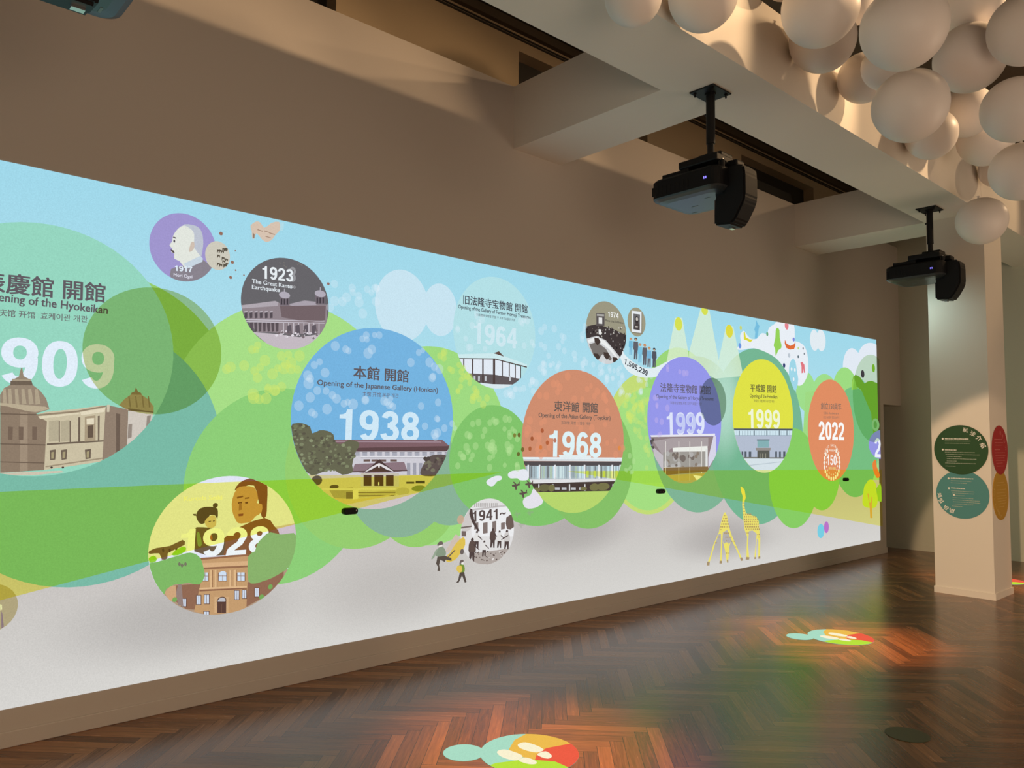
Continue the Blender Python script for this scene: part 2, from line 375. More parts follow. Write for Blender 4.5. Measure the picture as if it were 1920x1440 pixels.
# ------------------------------------------------------------------ the projected wall picture
# Drawing of the picture, in millimetres on the wall (y along the wall, z up).
# '#name|part it belongs to|label|kind' opens a part; P polygon (first corner, then steps), E ellipse
# (centre, half width, half height), T text (baseline start, baseline end, height, weight | words).
# The numbers before the colon are the colour of the light (red green blue, and percent cover if thin);
# 'tint' marks filters that only keep that percentage of the light behind them.
ART = r"""
#soft_grey_patch|||
S 140 136 134 42 : 4686 734 837 269
#soft_grey_patch|||
S 148 143 141 42 : 1589 483 783 272
#soft_grey_patch|||
S 140 132 133 42 : 6854 510 1022 263
#soft_grey_patch|||
S 162 156 152 34 : 2944 469 756 314
#soft_grey_patch|||
S 150 146 144 20 : 7300 432 923 178
#cloud|||
E 200 228 241 : 2971 2395 221 248
E 200 228 241 : 3293 2404 152 189
#cloud|||
P 226 236 242 : 8999 2701 -4 33 -11 31 -17 27 -23 21 -27 12 -29 5 -28 -5 -27 -12 -23 -21 -17 -27 -11 -31 -4 -33 4 -33 11 -31 17 -27 23 -20 27 -13 28 -4 29 4 27 13 23 20 17 27 11 31
P 226 236 242 : 9176 2715 -4 34 -12 32 -19 27 -24 21 -29 13 -14 2 -40 0 -8 -2 -29 -13 -25 -21 -19 -27 -12 -32 -4 -34 4 -35 12 -31 19 -28 25 -21 29 -13 31 -5 31 5 29 13 24 21 19 28 12 31
#cloud|||
E 226 234 244 : 9917 2421 288 270
P 226 234 244 : 10645 2801 -29 5 -53 5 -52 2 -53 -2 -53 -5 -50 -9 -49 -13 -47 -16 -43 -19 -40 -22 -35 -25 -31 -27 -25 -29 -20 -30 -15 -32 -9 -33 -3 -33 3 -33 9 -32 15 -32 20 -31 25 -29 31 -27 35 -24 40 -22 43 -19 47 -16 49 -13 50 -9 53 -6 53 -2 52 2 53 6 28 5
#tree_crown|||
E 150 205 110 : 1099 1640 715 715
#tree_crown|||
E 168 222 135 : 2199 1549 767 767
#tree_crown|||
E 160 218 128 : 3251 1439 697 697
#tree_crown|||
E 196 220 120 : 5713 1465 653 653
#tree_crown|||
E 156 214 122 : 6178 1822 556 556
#tree_crown|||
E 165 222 130 : 5700 1407 558 558
#tree_crown|||
E 160 222 140 : 8658 2074 236 236
#tree_crown|||
E 160 222 140 : 9150 1893 417 417
#tree_crown|||
E 158 220 130 : 9700 2044 384 384
#picture_field|||
P 160 218 132 : 8647 2066 1272 129 723 -71 -8 -1144 -2146 62
#picture_field|||
P 160 218 130 : 5300 1602 743 215 340 -740 -1190 38
#picture_field|||
P 160 218 130 : 3403 1647 167 318 429 -384 -414 -416 -243 8
#tree_crown|||
E 122 186 166 : 1070 1400 680 680
#tree_crown|||
E 142 206 120 : 2135 1194 588 588
#tree_crown|||
E 150 205 112 : 2678 1301 532 532
#tree_crown|||
E 150 205 110 : 3141 1087 348 348
#tree_crown|||
E 138 178 152 : 3005 1266 450 450
#tree_crown|||
E 138 178 152 : 3430 1124 308 256
#tree_crown|||
E 130 196 108 : 4324 1106 507 302
#tree_crown|||
E 130 196 108 : 3809 1326 414 414
#tree_crown|||
E 134 192 104 : 4908 1287 547 547
#tree_crown|||
E 128 180 150 : 6498 1552 767 767
#tree_crown|||
E 118 182 148 : 7614 1543 953 948
#tree_crown|||
P 120 190 130 : 10640 1485 -4 79 -13 77 -22 76 -30 73 -39 69 -45 64 -53 59 -58 52 -65 46 -69 38 -72 30 -76 22 -78 13 -78 5 -79 -5 -78 -13 -75 -22 -73 -30 -69 -38 -64 -46 -59 -52 -53 -59 -45 -64 -38 -69 -30 -73 -22 -76 -13 -77 -5 -79 5 -79 13 -77 22 -76 30 -73 38 -69 45 -64 53 -59 59 -52 64 -46 69 -38 73 -30 75 -22 78 -13 79 -4 78 4 78 13 76 22 72 30 69 38 65 46 58 52 53 59 45 64 39 69 30 73 22 76 13 77
#tree_crown|||
E 136 205 100 : 8362 1069 567 567
#tree_crown|||
E 136 205 100 : 9029 1130 464 464
#tree_crown|||
P 125 178 60 : 9871 2234 41 90 72 30 119 -18 95 -52 48 -30 100 32 127 15 171 -23 -1 -732 -135 -61 -82 388 -282 290
P 150 210 90 : 9871 2234 65 88 88 -154 -166 -19
#light_beam|||
P 222 240 208 72 : 6094 2660 116 13 96 -326 20 -96 -369 -27
P 222 240 208 72 : 6516 2793 155 14 169 -519 -77 -175 -444 137 1 98
P 222 240 208 72 : 6972 2671 138 14 177 -488 -25 -28 -499 -56 78 210
#soft_grey_patch|||
S 206 238 226 60 : 6930 1880 431 684
#beam_lamp|||
E 214 224 84 : 6150 2606 59 66
#beam_lamp|||
P 214 224 84 : 6647 2791 -2 12 -3 6 -105 -1 -2 -5 -2 -12 2 -12 6 -11 9 -10 12 -7 13 -5 15 -1 15 1 13 5 12 7 9 10 6 11
#beam_lamp|||
E 222 218 70 : 7035 2625 68 68
#white_banner|||
P 226 238 242 : 5263 2254 -2 37 8 32 13 13 13 -17 18 -37 26 -34 39 -24 48 -22 50 -19 52 -17 54 -14 54 -8 50 0 48 5 50 11 54 19 56 23 56 22 72 27 73 25 31 1 -36 -43 -77 -67 -85 -56 -88 -29 -96 -17 -88 -9 -75 -1 -67 8 -58 12 -47 15 -37 20 -33 26 -31 37 -28 43
#white_cloud_island|||
P 233 239 246 : 7178 2454 16 18 33 24 25 26 0 27 -10 27 0 25 17 24 26 22 26 10 25 -7 24 -18 25 -17 23 -12 24 -11 28 -6 34 -1 38 2 38 10 35 21 35 27 35 21 40 5 41 -3 33 5 18 19 10 26 19 25 38 21 48 20 41 19 21 20 3 5 410 6 4 -14 8 -33 4 -39 0 -34 -6 -26 -10 -22 5 -16 25 -5 40 1 42 -3 46 -9 50 -13 43 -23 32 -36 25 -45 15 -51 6 -59 -3 -63 -15 -58 -30 -49 -42 -43 -42 -33 -41 -19 -42 -10 -37 -1 -26 6 -21 14 -30 19 -41 23 -49 29 -61 35 -75 49 -87 57 -94 47 -106 31 -113 22 -100 14 -77 8 -64 1 -64 -3 -71 -10 -70 -15 -58 -10 -44 -3 -32 1
#animal_shape|41||
P 150 210 90 : 8017 2761 25 -4 21 -19 2 -39 1 -47 21 -43 18 -38 -4 -24 -16 -16 -26 -10 -30 -14 -31 -42 -26 -28 -8 35 -4 48 -18 17 -12 18 17 41 21 47 6 47 6 39 16 23
#animal_shape|41||
P 222 110 60 : 8181 2644 37 -44 85 -17 88 27 30 32 -2 -54 -30 -36 -97 -15 -85 14 -31 45
#animal_shape|41||
P 222 218 60 : 7311 2639 25 7 19 -56 79 -15 68 6 -60 -37 -75 16 -52 2
#animal_shape|41||
P 120 190 222 : 7566 2802 25 -30 42 -32 -18 -34 -9 -42 -27 -67 -47 -4 14 74 -22 25 29 49
#animal_shape|41||
P 160 215 232 : 8366 2439 32 -13 25 -32 15 -50 11 -55 18 -42 9 -43 -16 -59 -26 -50 -26 -24 -33 6 -54 62 -48 72 -13 35 2 31 7 55 19 53 37 36
E 235 242 246 : 8324 2315 19 21
E 235 242 246 : 8401 2310 20 21
E 235 242 246 : 8369 2202 19 21
#animal_shape|41||
P 224 120 130 : 8532 2407 50 9 49 -31 11 -93 -28 -2 -15 48 -11 -50 -30 -6 -2 83
#animal_shape|41||
P 228 130 140 : 8269 2811 -1 13 -3 7 -79 -1 -3 -6 -1 -13 1 -13 5 -12 7 -10 9 -8 10 -5 12 -1 11 1 11 5 9 8 7 10 4 12
#spot_mark|41||
E 130 140 220 : 8382 2663 25 24
#spot_mark|41||
E 110 150 225 : 7235 2490 28 29
#spot_mark|41||
E 110 170 130 : 7795 2669 23 23
#spot_mark|41||
E 60 70 120 : 8155 2346 28 27
#spot_mark|41||
E 90 110 120 : 8484 2470 18 17
#spot_mark|41||
E 120 120 130 : 8603 2578 16 15
#spot_mark|41||
E 190 200 210 : 8271 2468 27 26
#spot_mark|41||
E 110 120 130 : 8629 2516 14 13
#spot_mark|41||
E 200 215 120 : 7255 2683 23 24
#spot_mark|41||
E 190 210 120 : 8487 2570 16 15
#spot_mark|||
E 80 70 85 : 10195 2376 52 52
#spot_mark|||
E 140 195 60 : 10530 2474 49 55
#history_circle||pale teal circle headed 1909 with a domed building|
E 150 214 192 : 834 1914 631 631
#year_number|61||
T 226 238 250 : 661 1731 1165 1728 232 0.035|909
T 226 238 250 : 564 1731 632 1732 228 0.035|1
#building_picture|61||
P 150 134 116 : 667 1678 15 33 27 18 89 5 36 -28 28 -39 17 -53 -57 -21 -151 2
P 176 162 138 : 677 1705 12 3 8 -73 -14 -4
P 176 162 138 : 699 1706 12 4 9 -75 -15 -3
P 176 162 138 : 726 1707 12 4 11 -75 -16 -3
P 176 162 138 : 754 1708 12 4 13 -75 -19 -3
P 176 162 138 : 782 1710 13 4 14 -75 -20 -4
P 176 162 138 : 811 1711 12 4 16 -75 -22 -4
P 186 172 146 : 669 1639 192 -12 18 -11 -58 -17 -151 18
P 112 98 84 : 707 1748 88 3 6 -20 -95 -4
P 170 156 134 : 713 1758 77 4 3 -11 -82 -3
P 150 134 116 : 719 1756 21 14 7 40 5 5 8 -41 27 -15
P 142 124 106 : 670 1627 33 -5 119 -29 48 -39 0 -241 -185 -9
P 160 142 122 : 754 1597 31 -2 13 -284 -31 -2
P 112 96 82 : 672 1589 193 0 0 -6 -193 0
P 112 96 82 : 678 1445 194 -5 0 -6 -193 5
P 112 96 82 : 682 1358 194 -8 0 -5 -193 8
P 118 100 86 : 707 1525 20 -1 1 -63 -18 1
P 118 100 86 : 751 1526 20 -1 2 -64 -19 1
P 118 100 86 : 808 1527 20 -1 2 -65 -19 2
P 203 192 164 : 822 1585 40 16 129 18 130 24 19 -13 -10 -272 -13 -8 -248 -37 1 241
P 150 134 112 : 825 1588 179 24 136 32 0 -7 -136 -34 -176 -24
P 222 212 184 : 831 1577 173 24 13 -6 -177 -29
P 112 98 84 : 875 1445 266 18 0 -8 -266 -19
P 160 146 122 : 874 1333 265 40 0 -7 -265 -40
P 182 172 146 : 878 1555 44 7 5 -104 -44 -6
P 112 98 84 : 922 1559 5 0 5 -107 -5 -2
P 182 172 146 : 931 1556 39 7 4 -104 -38 -7
P 112 98 84 : 970 1560 5 0 5 -108 -5 -2
P 112 98 84 : 1009 1578 9 1 5 -127 -9 -1
P 226 216 190 : 1016 1605 118 25 -5 -21 -106 -21
P 170 154 128 : 1039 1582 49 8 6 -131 -51 -5
P 226 216 190 : 1047 1572 36 4 0 -31 -34 -4
P 104 88 74 : 1053 1536 27 4 1 -64 -25 -3
P 112 98 84 : 1099 1587 9 2 4 -130 -7 -1
P 112 98 84 : 888 1410 27 5 0 -51 -22 -3
P 168 156 120 : 896 1400 11 3 1 -34 -11 -1
P 112 98 84 : 938 1411 28 5 -1 -51 -22 -3
P 168 156 120 : 946 1401 12 3 0 -33 -11 -2
P 112 98 84 : 1046 1413 29 5 0 -50 -23 -4
P 168 156 120 : 1055 1403 12 3 0 -33 -11 -1
P 70 62 58 : 906 1325 0 2 -2 2 -2 1 -3 0 -2 -1 -2 -2 0 -2 0 -2 2 -2 2 -1 3 0 2 1 2 2
P 70 62 58 : 956 1324 0 2 -2 2 -2 1 -3 0 -2 -1 -2 -2 0 -2 0 -2 2 -2 2 -1 3 0 2 1 2 2
P 146 128 112 : 1134 1630 12 14 98 -19 5 -185 -21 -19 -58 -41 -40 -22
P 206 196 172 : 1140 1646 14 1 -1 -38 -12 0
P 110 94 82 : 1186 1603 20 -3 5 -191 -16 -11
P 208 200 190 : 1245 1619 128 -5 -9 -42 -36 -51 -47 -53 -35 -31
P 150 138 128 : 1248 1548 19 1 0 -71 -19 -7
P 150 138 128 : 1340 1593 20 4 -3 -36 -18 -25 -1 0
P 176 156 128 : 1198 1646 24 32 32 27 54 2 38 -27 26 -35 1 -31 -128 5
P 130 110 88 : 1244 1632 129 -15 0 -6 -128 7
P 150 130 104 : 1241 1697 7 0 10 -60 -7 0
P 150 130 104 : 1275 1698 6 1 11 -61 -8 0
P 150 130 104 : 1308 1700 7 0 10 -61 -8 0
P 150 130 104 : 1339 1701 6 0 11 -60 -8 -1
P 150 128 100 : 1254 1705 3 10 13 5 8 25 12 -24 15 -5 3 -10
P 206 196 176 : 685 1304 260 4 12 -7 -133 -13 -77 2 -53 9 -9 2
#caption|61||
T 98 92 98 : 563 2169 1109 2180 99 0.03|表慶館 開館
#caption|61||
T 98 92 98 : 570 2132 1123 2123 43 0.018|Opening of the Hyokeikan
#caption|61||
T 108 104 106 : 605 2057 1030 2067 35 0.012|表庆馆 开馆  효케이관 개관
#history_circle||lilac circle with a profile drawing of a moustached person|
E 160 150 206 : 1496 2543 183 192
#portrait_picture|67||
P 138 132 142 : 1432 2409 25 15 39 14 55 32 54 20 48 -26 4 -11 -7 -12 -12 -18 -13 -16 -15 -14 -17 -13 -18 -10 -19 -8 -20 -6 -20 -4 -21 -1 -20 1 -20 4 -20 6 0 0 -7 14
P 190 196 208 : 1487 2668 10 7 21 4 20 0 17 -1 16 -5 13 -10 9 -16 6 -20 3 -22 2 -23 -2 -25 -2 -22 -3 -21 -5 -18 -5 -9 -9 2 -10 12 -9 19 -5 32 -5 40 -9 32 -19 21 -22 13
P 226 230 222 : 1459 2640 15 17 17 10 21 -3 20 -11 12 -9 7 -18 1 -37 2 -39 18 -22 17 -18 8 -19 -6 -19 -35 -22 -38 -16 -12 -4 -6 5 -11 12 -12 14 -16 5 -13 5 -1 14 0 13 -10 4 -8 4 3 9 3 11 -9 7 -7 9 6 11 8 14 1 14 2 16 10 22
P 200 214 226 : 1499 2450 90 60 16 -13 -3 -19 -83 -52
P 84 74 78 : 1437 2594 15 -3 1 -7 -16 2
E 80 74 84 : 1444 2569 5 8
P 90 78 78 : 1425 2519 17 -3 8 -14 -10 0 -9 7
P 206 190 176 : 1535 2577 10 8 8 -4 2 -18 -4 -21 -13 -16 -12 -4 2 27
#year_number|67||
T 226 238 250 : 1454 2403 1549 2409 31 0.03|1917
#caption|67||
T 215 215 228 : 1448 2372 1550 2375 19 0.02|Mori Ogai
#round_seal_picture|||
E 206 202 188 : 1688 2528 72 84
P 92 84 72 : 1716 2507 17 -2 0 -16 -9 10 -8 -16
P 92 84 72 : 1726 2485 17 -2 0 -8 -4 -5 -5 7 -9 -16
P 92 84 72 : 1723 2487 17 -2 -1 -14 0 -1 -8 9 -9 -16
P 92 84 72 : 1685 2534 17 -2 -1 -16 -8 10 -8 -15
P 92 84 72 : 1732 2520 17 -2 -1 -15 -8 9 -9 -15
P 92 84 72 : 1728 2583 15 -2 1 -1 1 -1 -1 -14 -8 10 -9 -16
P 92 84 72 : 1706 2563 18 -1 -1 -16 -9 9 -8 -15
P 92 84 72 : 1712 2526 17 -2 -1 -16 -8 10 -9 -16
P 92 84 72 : 1683 2563 18 -2 -1 -16 -9 10 -8 -16
P 92 84 72 : 1700 2484 17 -2 -1 -16 -8 10 -9 -16
P 92 84 72 : 1721 2576 17 -2 -1 -15 -8 9 -9 -16
P 92 84 72 : 1722 2579 18 -2 -1 -16 -8 10 -9 -16
P 92 84 72 : 1713 2579 18 -2 -1 -16 -9 10 -8 -16
P 92 84 72 : 1686 2487 17 -2 -1 -16 -8 10 -9 -16
P 92 84 72 : 1693 2565 17 -2 -1 -16 -8 10 -8 -16
P 92 84 72 : 1735 2494 17 -1 0 -1 0 0 -4 -8 -1 -2 -4 4 -9 -15
#brown_dot|||
E 150 112 96 : 1702 2660 11 11
#brown_dot|||
E 150 112 96 : 1775 2503 10 10
#brown_dot|||
E 150 112 96 : 1768 2412 9 9
#brown_dot|||
E 150 112 96 : 1790 2574 4 4
#brown_dot|||
E 150 112 96 : 1796 2459 5 5
#brown_dot|||
E 150 112 96 : 1847 2437 5 5
#brown_dot|||
E 150 112 104 : 2399 2465 10 9
#clasped_hands_picture|||
P 214 194 176 : 1876 2739 13 18 18 14 15 4 15 -4 12 -16 14 -11 19 15 22 22 27 14 24 4 9 -21 -1 -27 -12 -18 -15 -16 -10 -17 -10 -16 -16 -15 -18 -9 -17 2 -17 10 -18 18 -16 12 -7 -15 -4 -19 -7 -6 -6 5 -3 19 -2 23 -7 16
P 150 126 110 : 1891 2702 13 -10 -1 -24 -11 -1
P 168 140 122 : 1921 2728 34 -5 -1 -5 -36 4
P 168 140 122 : 1963 2728 34 -5 -1 -5 -36 4
P 168 140 122 : 1997 2722 35 -5 -2 -5 -36 4
P 168 140 122 : 1973 2697 34 -6 -2 -4 -35 4
P 184 222 232 70 : 2062 2796 27 6 -7 -52 -21 -8
#history_circle||dark grey circle headed 1923 with a ruined building|
E 104 102 106 : 2120 2302 287 281
#building_picture|80||
P 146 134 140 : 1837 2258 208 49 44 -11 306 34 3 -98 -7 -23 -13 -29 -15 -28 -14 -19 -415 -24 -76 87 -18 45
P 176 168 176 : 1840 2257 205 52 22 -6 -4 -22 -223 -43 0 0
P 170 162 172 : 2141 2303 97 33 82 2 0 -20 -174 -27
P 116 100 104 : 2076 2282 309 41 -1 -93 -106 -28 -187 13
P 86 78 84 : 1857 2216 18 4 1 -34 -16 -4 0 1
P 190 182 190 : 1857 2224 18 4 0 -6 -18 -5
P 86 78 84 : 1888 2220 18 4 1 -34 -16 -4
P 190 182 190 : 1888 2227 18 5 0 -6 -18 -6
P 86 78 84 : 1919 2223 18 5 1 -35 -16 -4
P 190 182 190 : 1919 2231 18 5 0 -7 -18 -5
P 86 78 84 : 1950 2227 18 4 2 -34 -17 -4
P 190 182 190 : 1950 2235 18 4 0 -6 -18 -5
P 86 78 84 : 1982 2230 18 5 1 -35 -16 -4
P 190 182 190 : 1982 2239 18 4 0 -6 -18 -6
P 86 78 84 : 2014 2234 18 5 1 -35 -16 -4
P 190 182 190 : 2013 2242 19 5 0 -7 -18 -5
P 92 82 88 : 1892 2160 19 4 0 -54 -1 0 -14 16
P 92 82 88 : 1918 2163 19 4 1 -54 -13 -4
P 92 82 88 : 1944 2166 20 4 0 -54 -13 -4
P 92 82 88 : 1971 2169 20 3 0 -54 -14 -3
P 92 82 88 : 1997 2172 20 3 1 -54 -14 -4
P 92 82 88 : 2024 2174 20 4 1 -54 -14 -4
P 92 82 88 : 2051 2177 21 4 0 -54 -14 -4
P 206 200 208 : 2101 2183 5 0 3 -69 -6 -1
P 206 200 208 : 2134 2186 5 1 3 -70 -6 0
P 206 200 208 : 2167 2190 6 0 2 -70 -5 0
P 206 200 208 : 2201 2194 5 0 2 -70 -5 -1
P 206 200 208 : 2235 2197 5 1 2 -71 -5 -1
P 206 200 208 : 2269 2201 6 0 2 -71 -6 0
P 206 200 208 : 2304 2205 5 0 2 -71 -5 -1
P 206 200 208 : 2339 2208 5 1 2 -72 -5 0
P 98 90 98 : 2128 2165 26 11 6 -57 -31 -3
P 98 90 98 : 2182 2171 26 11 7 -58 -31 -3
P 98 90 98 : 2237 2177 27 11 6 -58 -31 -3
P 98 90 98 : 2293 2182 28 12 6 -59 -32 -3
P 200 194 204 : 1863 2177 516 47 0 -5 -514 -47
P 200 194 204 : 1869 2166 510 45 1 -5 -508 -45
P 118 108 116 : 2072 2343 65 9 -1 -60 -59 -7
P 178 172 184 : 2141 2353 -4 9 -10 7 -15 4 -16 0 -14 -4 -10 -7 -4 -9 4 -10 10 -7 14 -4 16 0 15 4 10 7
P 70 64 70 : 2081 2327 10 1 1 -36 -10 -1
P 70 64 70 : 2100 2329 10 1 1 -36 -10 -1
P 70 64 70 : 2119 2331 10 2 1 -36 -10 -2
P 178 172 184 : 2100 2393 5 0 2 -24 -7 -1
P 118 108 116 : 2309 2383 71 9 -2 -61 -63 -8
P 178 172 184 : 2383 2393 -4 9 -10 8 -16 4 -17 0 -16 -4 -11 -8 -4 -9 4 -10 11 -7 16 -5 17 0 16 5 10 7
P 70 64 70 : 2319 2366 11 1 1 -37 -11 -2
P 70 64 70 : 2339 2368 11 2 2 -38 -12 -1
P 70 64 70 : 2360 2371 11 1 1 -37 -11 -1
P 178 172 184 : 2340 2434 6 1 1 -25 -7 -1
P 196 186 194 : 1914 2106 138 2 157 -5 126 29 13 -1 -4 -5 -21 -23 -24 -21 -27 -19 -28 -15 -29 -12 -31 -9 -32 -5 -32 -2 -32 2 -32 5 -31 9 -30 12 -1 1 -71 48 -6 6
P 226 220 228 : 2120 2099 11 7 7 -8 -11 -7
P 226 220 228 : 2088 2116 13 9 8 -11 -13 -8
P 226 220 228 : 2325 2126 9 6 5 -7 -8 -5
P 120 108 112 : 2315 2141 8 5 5 -6 -8 -4
P 120 108 112 : 2123 2116 11 7 7 -8 -11 -7
P 120 108 112 : 2054 2109 8 6 5 -7 -8 -5
P 226 220 228 : 2176 2126 11 8 7 -9 -11 -6
P 206 198 206 : 2110 2100 13 9 8 -11 -13 -7
P 120 108 112 : 2139 2130 9 6 5 -7 -8 -5
P 226 220 228 : 2206 2114 5 3 4 -4 -6 -3
P 226 220 228 : 2244 2151 6 4 4 -5 -6 -4
P 120 108 112 : 2313 2157 13 10 9 -11 -14 -8
P 206 198 206 : 2186 2113 9 7 6 -8 -9 -5
P 120 108 112 : 2257 2135 12 8 8 -10 -12 -7
P 206 198 206 : 2046 2102 8 6 5 -7 -8 -4
P 120 108 112 : 2141 2119 6 4 4 -5 -6 -4
P 226 220 228 : 2311 2145 8 5 6 -6 -9 -5
P 206 198 206 : 2273 2133 11 7 7 -8 -11 -6
P 206 198 206 : 2239 2119 6 3 4 -4 -6 -3
P 226 220 228 : 2192 2122 9 6 5 -7 -8 -5
P 226 220 228 : 2255 2134 11 7 7 -9 -11 -6
P 226 220 228 : 2051 2100 13 9 8 -11 -13 -7
P 206 198 206 : 2273 2135 15 9 9 -11 -15 -8
P 120 108 112 : 2320 2127 11 7 7 -9 -11 -6
P 120 108 112 : 2066 2116 12 9 7 -10 -12 -7
P 206 198 206 : 2076 2108 13 8 8 -10 -13 -8
P 206 198 206 : 2290 2117 9 6 7 -7 -10 -6
P 120 108 112 : 2128 2118 7 5 5 -6 -8 -4
P 226 220 228 : 2153 2110 14 10 9 -11 -14 -8
P 120 108 112 : 2221 2114 9 7 6 -8 -9 -5
P 206 198 206 : 2087 2127 9 7 7 -8 -10 -6
P 120 108 112 : 2141 2116 11 8 8 -9 -12 -7
P 206 198 206 : 2240 2138 9 6 5 -7 -8 -5
P 120 108 112 : 2232 2145 13 9 8 -10 -13 -8
P 206 198 206 : 2264 2133 13 9 9 -11 -14 -7
P 120 108 112 : 2086 2122 13 8 8 -10 -13 -7
P 206 198 206 : 2196 2122 9 7 6 -8 -9 -5
P 120 108 112 : 2227 2105 12 9 8 -10 -12 -7
P 226 220 228 : 2114 2132 9 6 5 -7 -8 -5
P 120 108 112 : 2295 2106 12 8 7 -10 -11 -6
P 124 120 116 : 2089 2538 13 -2 -4 -7
P 124 120 116 : 2232 2542 13 -1 -4 -7
P 124 120 116 : 2200 2560 13 -2 -4 -7
P 124 120 116 : 2206 2555 13 -1 -4 -7
P 124 120 116 : 2230 2561 -2 -4 -9 8
P 124 120 116 : 2176 2557 13 -1 -4 -7
P 124 120 116 : 2185 2564 13 -1 -4 -7
P 124 120 116 : 2060 2549 12 -1 -3 -8
P 124 120 116 : 2087 2555 13 -1 -4 -7
P 124 120 116 : 2101 2530 12 -2 -3 -7
#year_number|80||
T 150 150 154 : 2126 2442 2173 2440 93 0.03|3
#year_number|80||
T 232 238 242 : 1959 2434 2158 2441 77 0.03|1923
#caption|80||
T 160 160 164 : 2146 2403 2175 2403 25 0.015|to
#caption|80||
T 222 230 236 : 1896 2398 2153 2400 26 0.018|The Great Kanto
#caption|80||
T 222 230 236 : 1897 2363 2073 2367 26 0.018|Earthquake
#history_circle||pale blue circle headed 1964 with a white gallery building|
E 180 224 230 : 3819 2290 412 426
#year_number|87||
T 206 232 240 : 3602 2192 4035 2187 157 0.045|1964
#building_picture|87||
P 226 234 244 : 3468 2067 340 23 273 -45 -14 -93 -263 18 -250 -6 -27 25 -31 35 -26 39
P 206 234 238 : 3452 2096 366 39 325 -65 0 -20 -335 38 -341 -20
P 86 70 66 : 3466 2070 342 23 335 -39 -2 -9 -333 40 -339 -21
P 100 78 70 : 3796 2132 53 19 53 -37
P 98 90 92 : 3554 1964 250 6 267 -16 -33 -25 -41 -23 -8 -4 -200 -5 -130 1 -19 8 -41 23 -37 28
P 78 64 62 : 3503 2069 11 0 1 -66 -11 12
P 78 64 62 : 3586 2075 12 1 2 -113 -12 -1
P 78 64 62 : 3684 2081 14 1 3 -179 -14 -1
P 78 64 62 : 3790 2087 22 2 3 -194 -22 -1
P 78 64 62 : 3880 2078 10 1 2 -119 -10 -1
P 78 64 62 : 3951 2070 10 1 2 -115 -11 -1
P 78 64 62 : 4013 2061 11 0 1 -107 -10 0
P 78 64 62 : 4070 2052 10 1 1 -91 -5 -5 -5 -4 0 0
P 196 200 206 : 3604 1947 17 0 0 -30 -17 9
P 196 200 206 : 3647 1949 17 1 -1 -37 -16 1
P 196 200 206 : 3711 1953 18 1 -1 -37 -16 1
P 196 200 206 : 3957 1968 18 0 -1 -37 -17 0
P 218 232 238 : 3669 1901 120 -4 205 8 -39 -17 -45 -13 -45 -8 -46 -3 -46 3 -46 8 -44 13 -4 1
#caption|87||
T 72 72 82 : 3496 2470 4144 2475 67 0.022|旧法隆寺宝物館 開館
#caption|87||
T 72 72 82 : 3451 2434 4177 2435 28 0.016|Opening of the Gallery of Former Horyuji Treasures
#caption|87||
T 96 98 106 : 3623 2397 4011 2397 20 0.01|旧法隆寺宝物馆 开馆 구 호류지보물관 개관
#history_circle||large sky blue circle headed 1938 with a tiled roof hall|
E 118 180 224 : 2793 1617 625 600
#year_number|93||
T 208 232 246 : 2501 1466 3123 1460 204 0.035|1938
#building_picture|93||
P 206 204 212 : 2469 1407 908 -3 -21 -47 -34 -59 -40 -55 -12 -13 -796 12
P 206 204 212 : 2270 1313 376 -6 2 -69 -346 9 -31 42
P 128 98 104 : 2467 1472 859 3 62 -41 -4 -12 -21 -9 -894 0
P 160 136 146 : 2477 1466 835 -1 6 -9 -841 1
P 96 72 74 : 2469 1418 918 14 -4 -13 -5 -13 -15 -12 -893 2
P 168 170 182 : 2566 1392 35 0 0 -23 -35 1
P 120 116 126 : 2566 1393 35 0 0 -3 -35 0
P 168 170 182 : 2620 1391 36 0 1 -22 -36 0
P 120 116 126 : 2620 1393 36 0 0 -3 -36 0
P 168 170 182 : 2676 1391 36 0 1 -23 -36 1
P 120 116 126 : 2676 1393 36 0 0 -4 -36 0
P 168 170 182 : 2732 1391 37 0 1 -23 -37 0
P 120 116 126 : 2732 1393 37 -1 0 -3 -37 0
P 168 170 182 : 2790 1391 37 -1 0 -23 -37 1
P 120 116 126 : 2790 1392 37 0 0 -3 -37 0
P 168 170 182 : 2848 1390 38 0 0 -23 -38 0
P 120 116 126 : 2848 1392 38 0 0 -4 -38 1
P 168 170 182 : 2907 1390 38 0 1 -24 -39 1
P 120 116 126 : 2907 1392 38 0 0 -4 -38 0
P 168 170 182 : 2967 1390 39 -1 0 -23 -39 0
P 120 116 126 : 2967 1391 39 0 0 -3 -39 0
P 168 170 182 : 3028 1389 39 0 1 -24 -40 1
P 120 116 126 : 3027 1391 40 0 0 -4 -39 1
P 168 170 182 : 3089 1389 41 0 0 -24 -40 0
P 120 116 126 : 3089 1391 41 0 0 -4 -41 0
P 168 170 182 : 3152 1389 41 -1 1 -24 -41 1
P 120 116 126 : 3152 1391 41 -1 0 -3 -41 0
P 168 170 182 : 3216 1388 41 0 1 -24 -42 0
P 120 116 126 : 3216 1390 41 0 0 -4 -41 0
P 168 170 182 : 3281 1388 42 0 0 -25 -42 1
P 120 116 126 : 3281 1390 42 0 0 -4 -42 0
P 168 170 182 : 3347 1388 23 0 -11 -25 -12 0
P 120 116 126 : 3347 1390 24 -1 -2 -3 -22 0
P 226 226 232 : 2665 1365 692 -6 -1 -2 -3 -5 -688 6
P 150 146 154 : 2665 1358 688 -6 -2 -5 -686 7
P 160 160 172 : 3026 1317 29 -1 2 -84 -29 0
P 160 160 172 : 3076 1316 28 0 2 -85 -29 0
P 160 160 172 : 3126 1315 29 0 2 -86 -29 1
P 160 160 172 : 3176 1315 30 -1 2 -86 -30 1
P 110 90 84 : 2685 1345 51 0 0 -15 -50 0
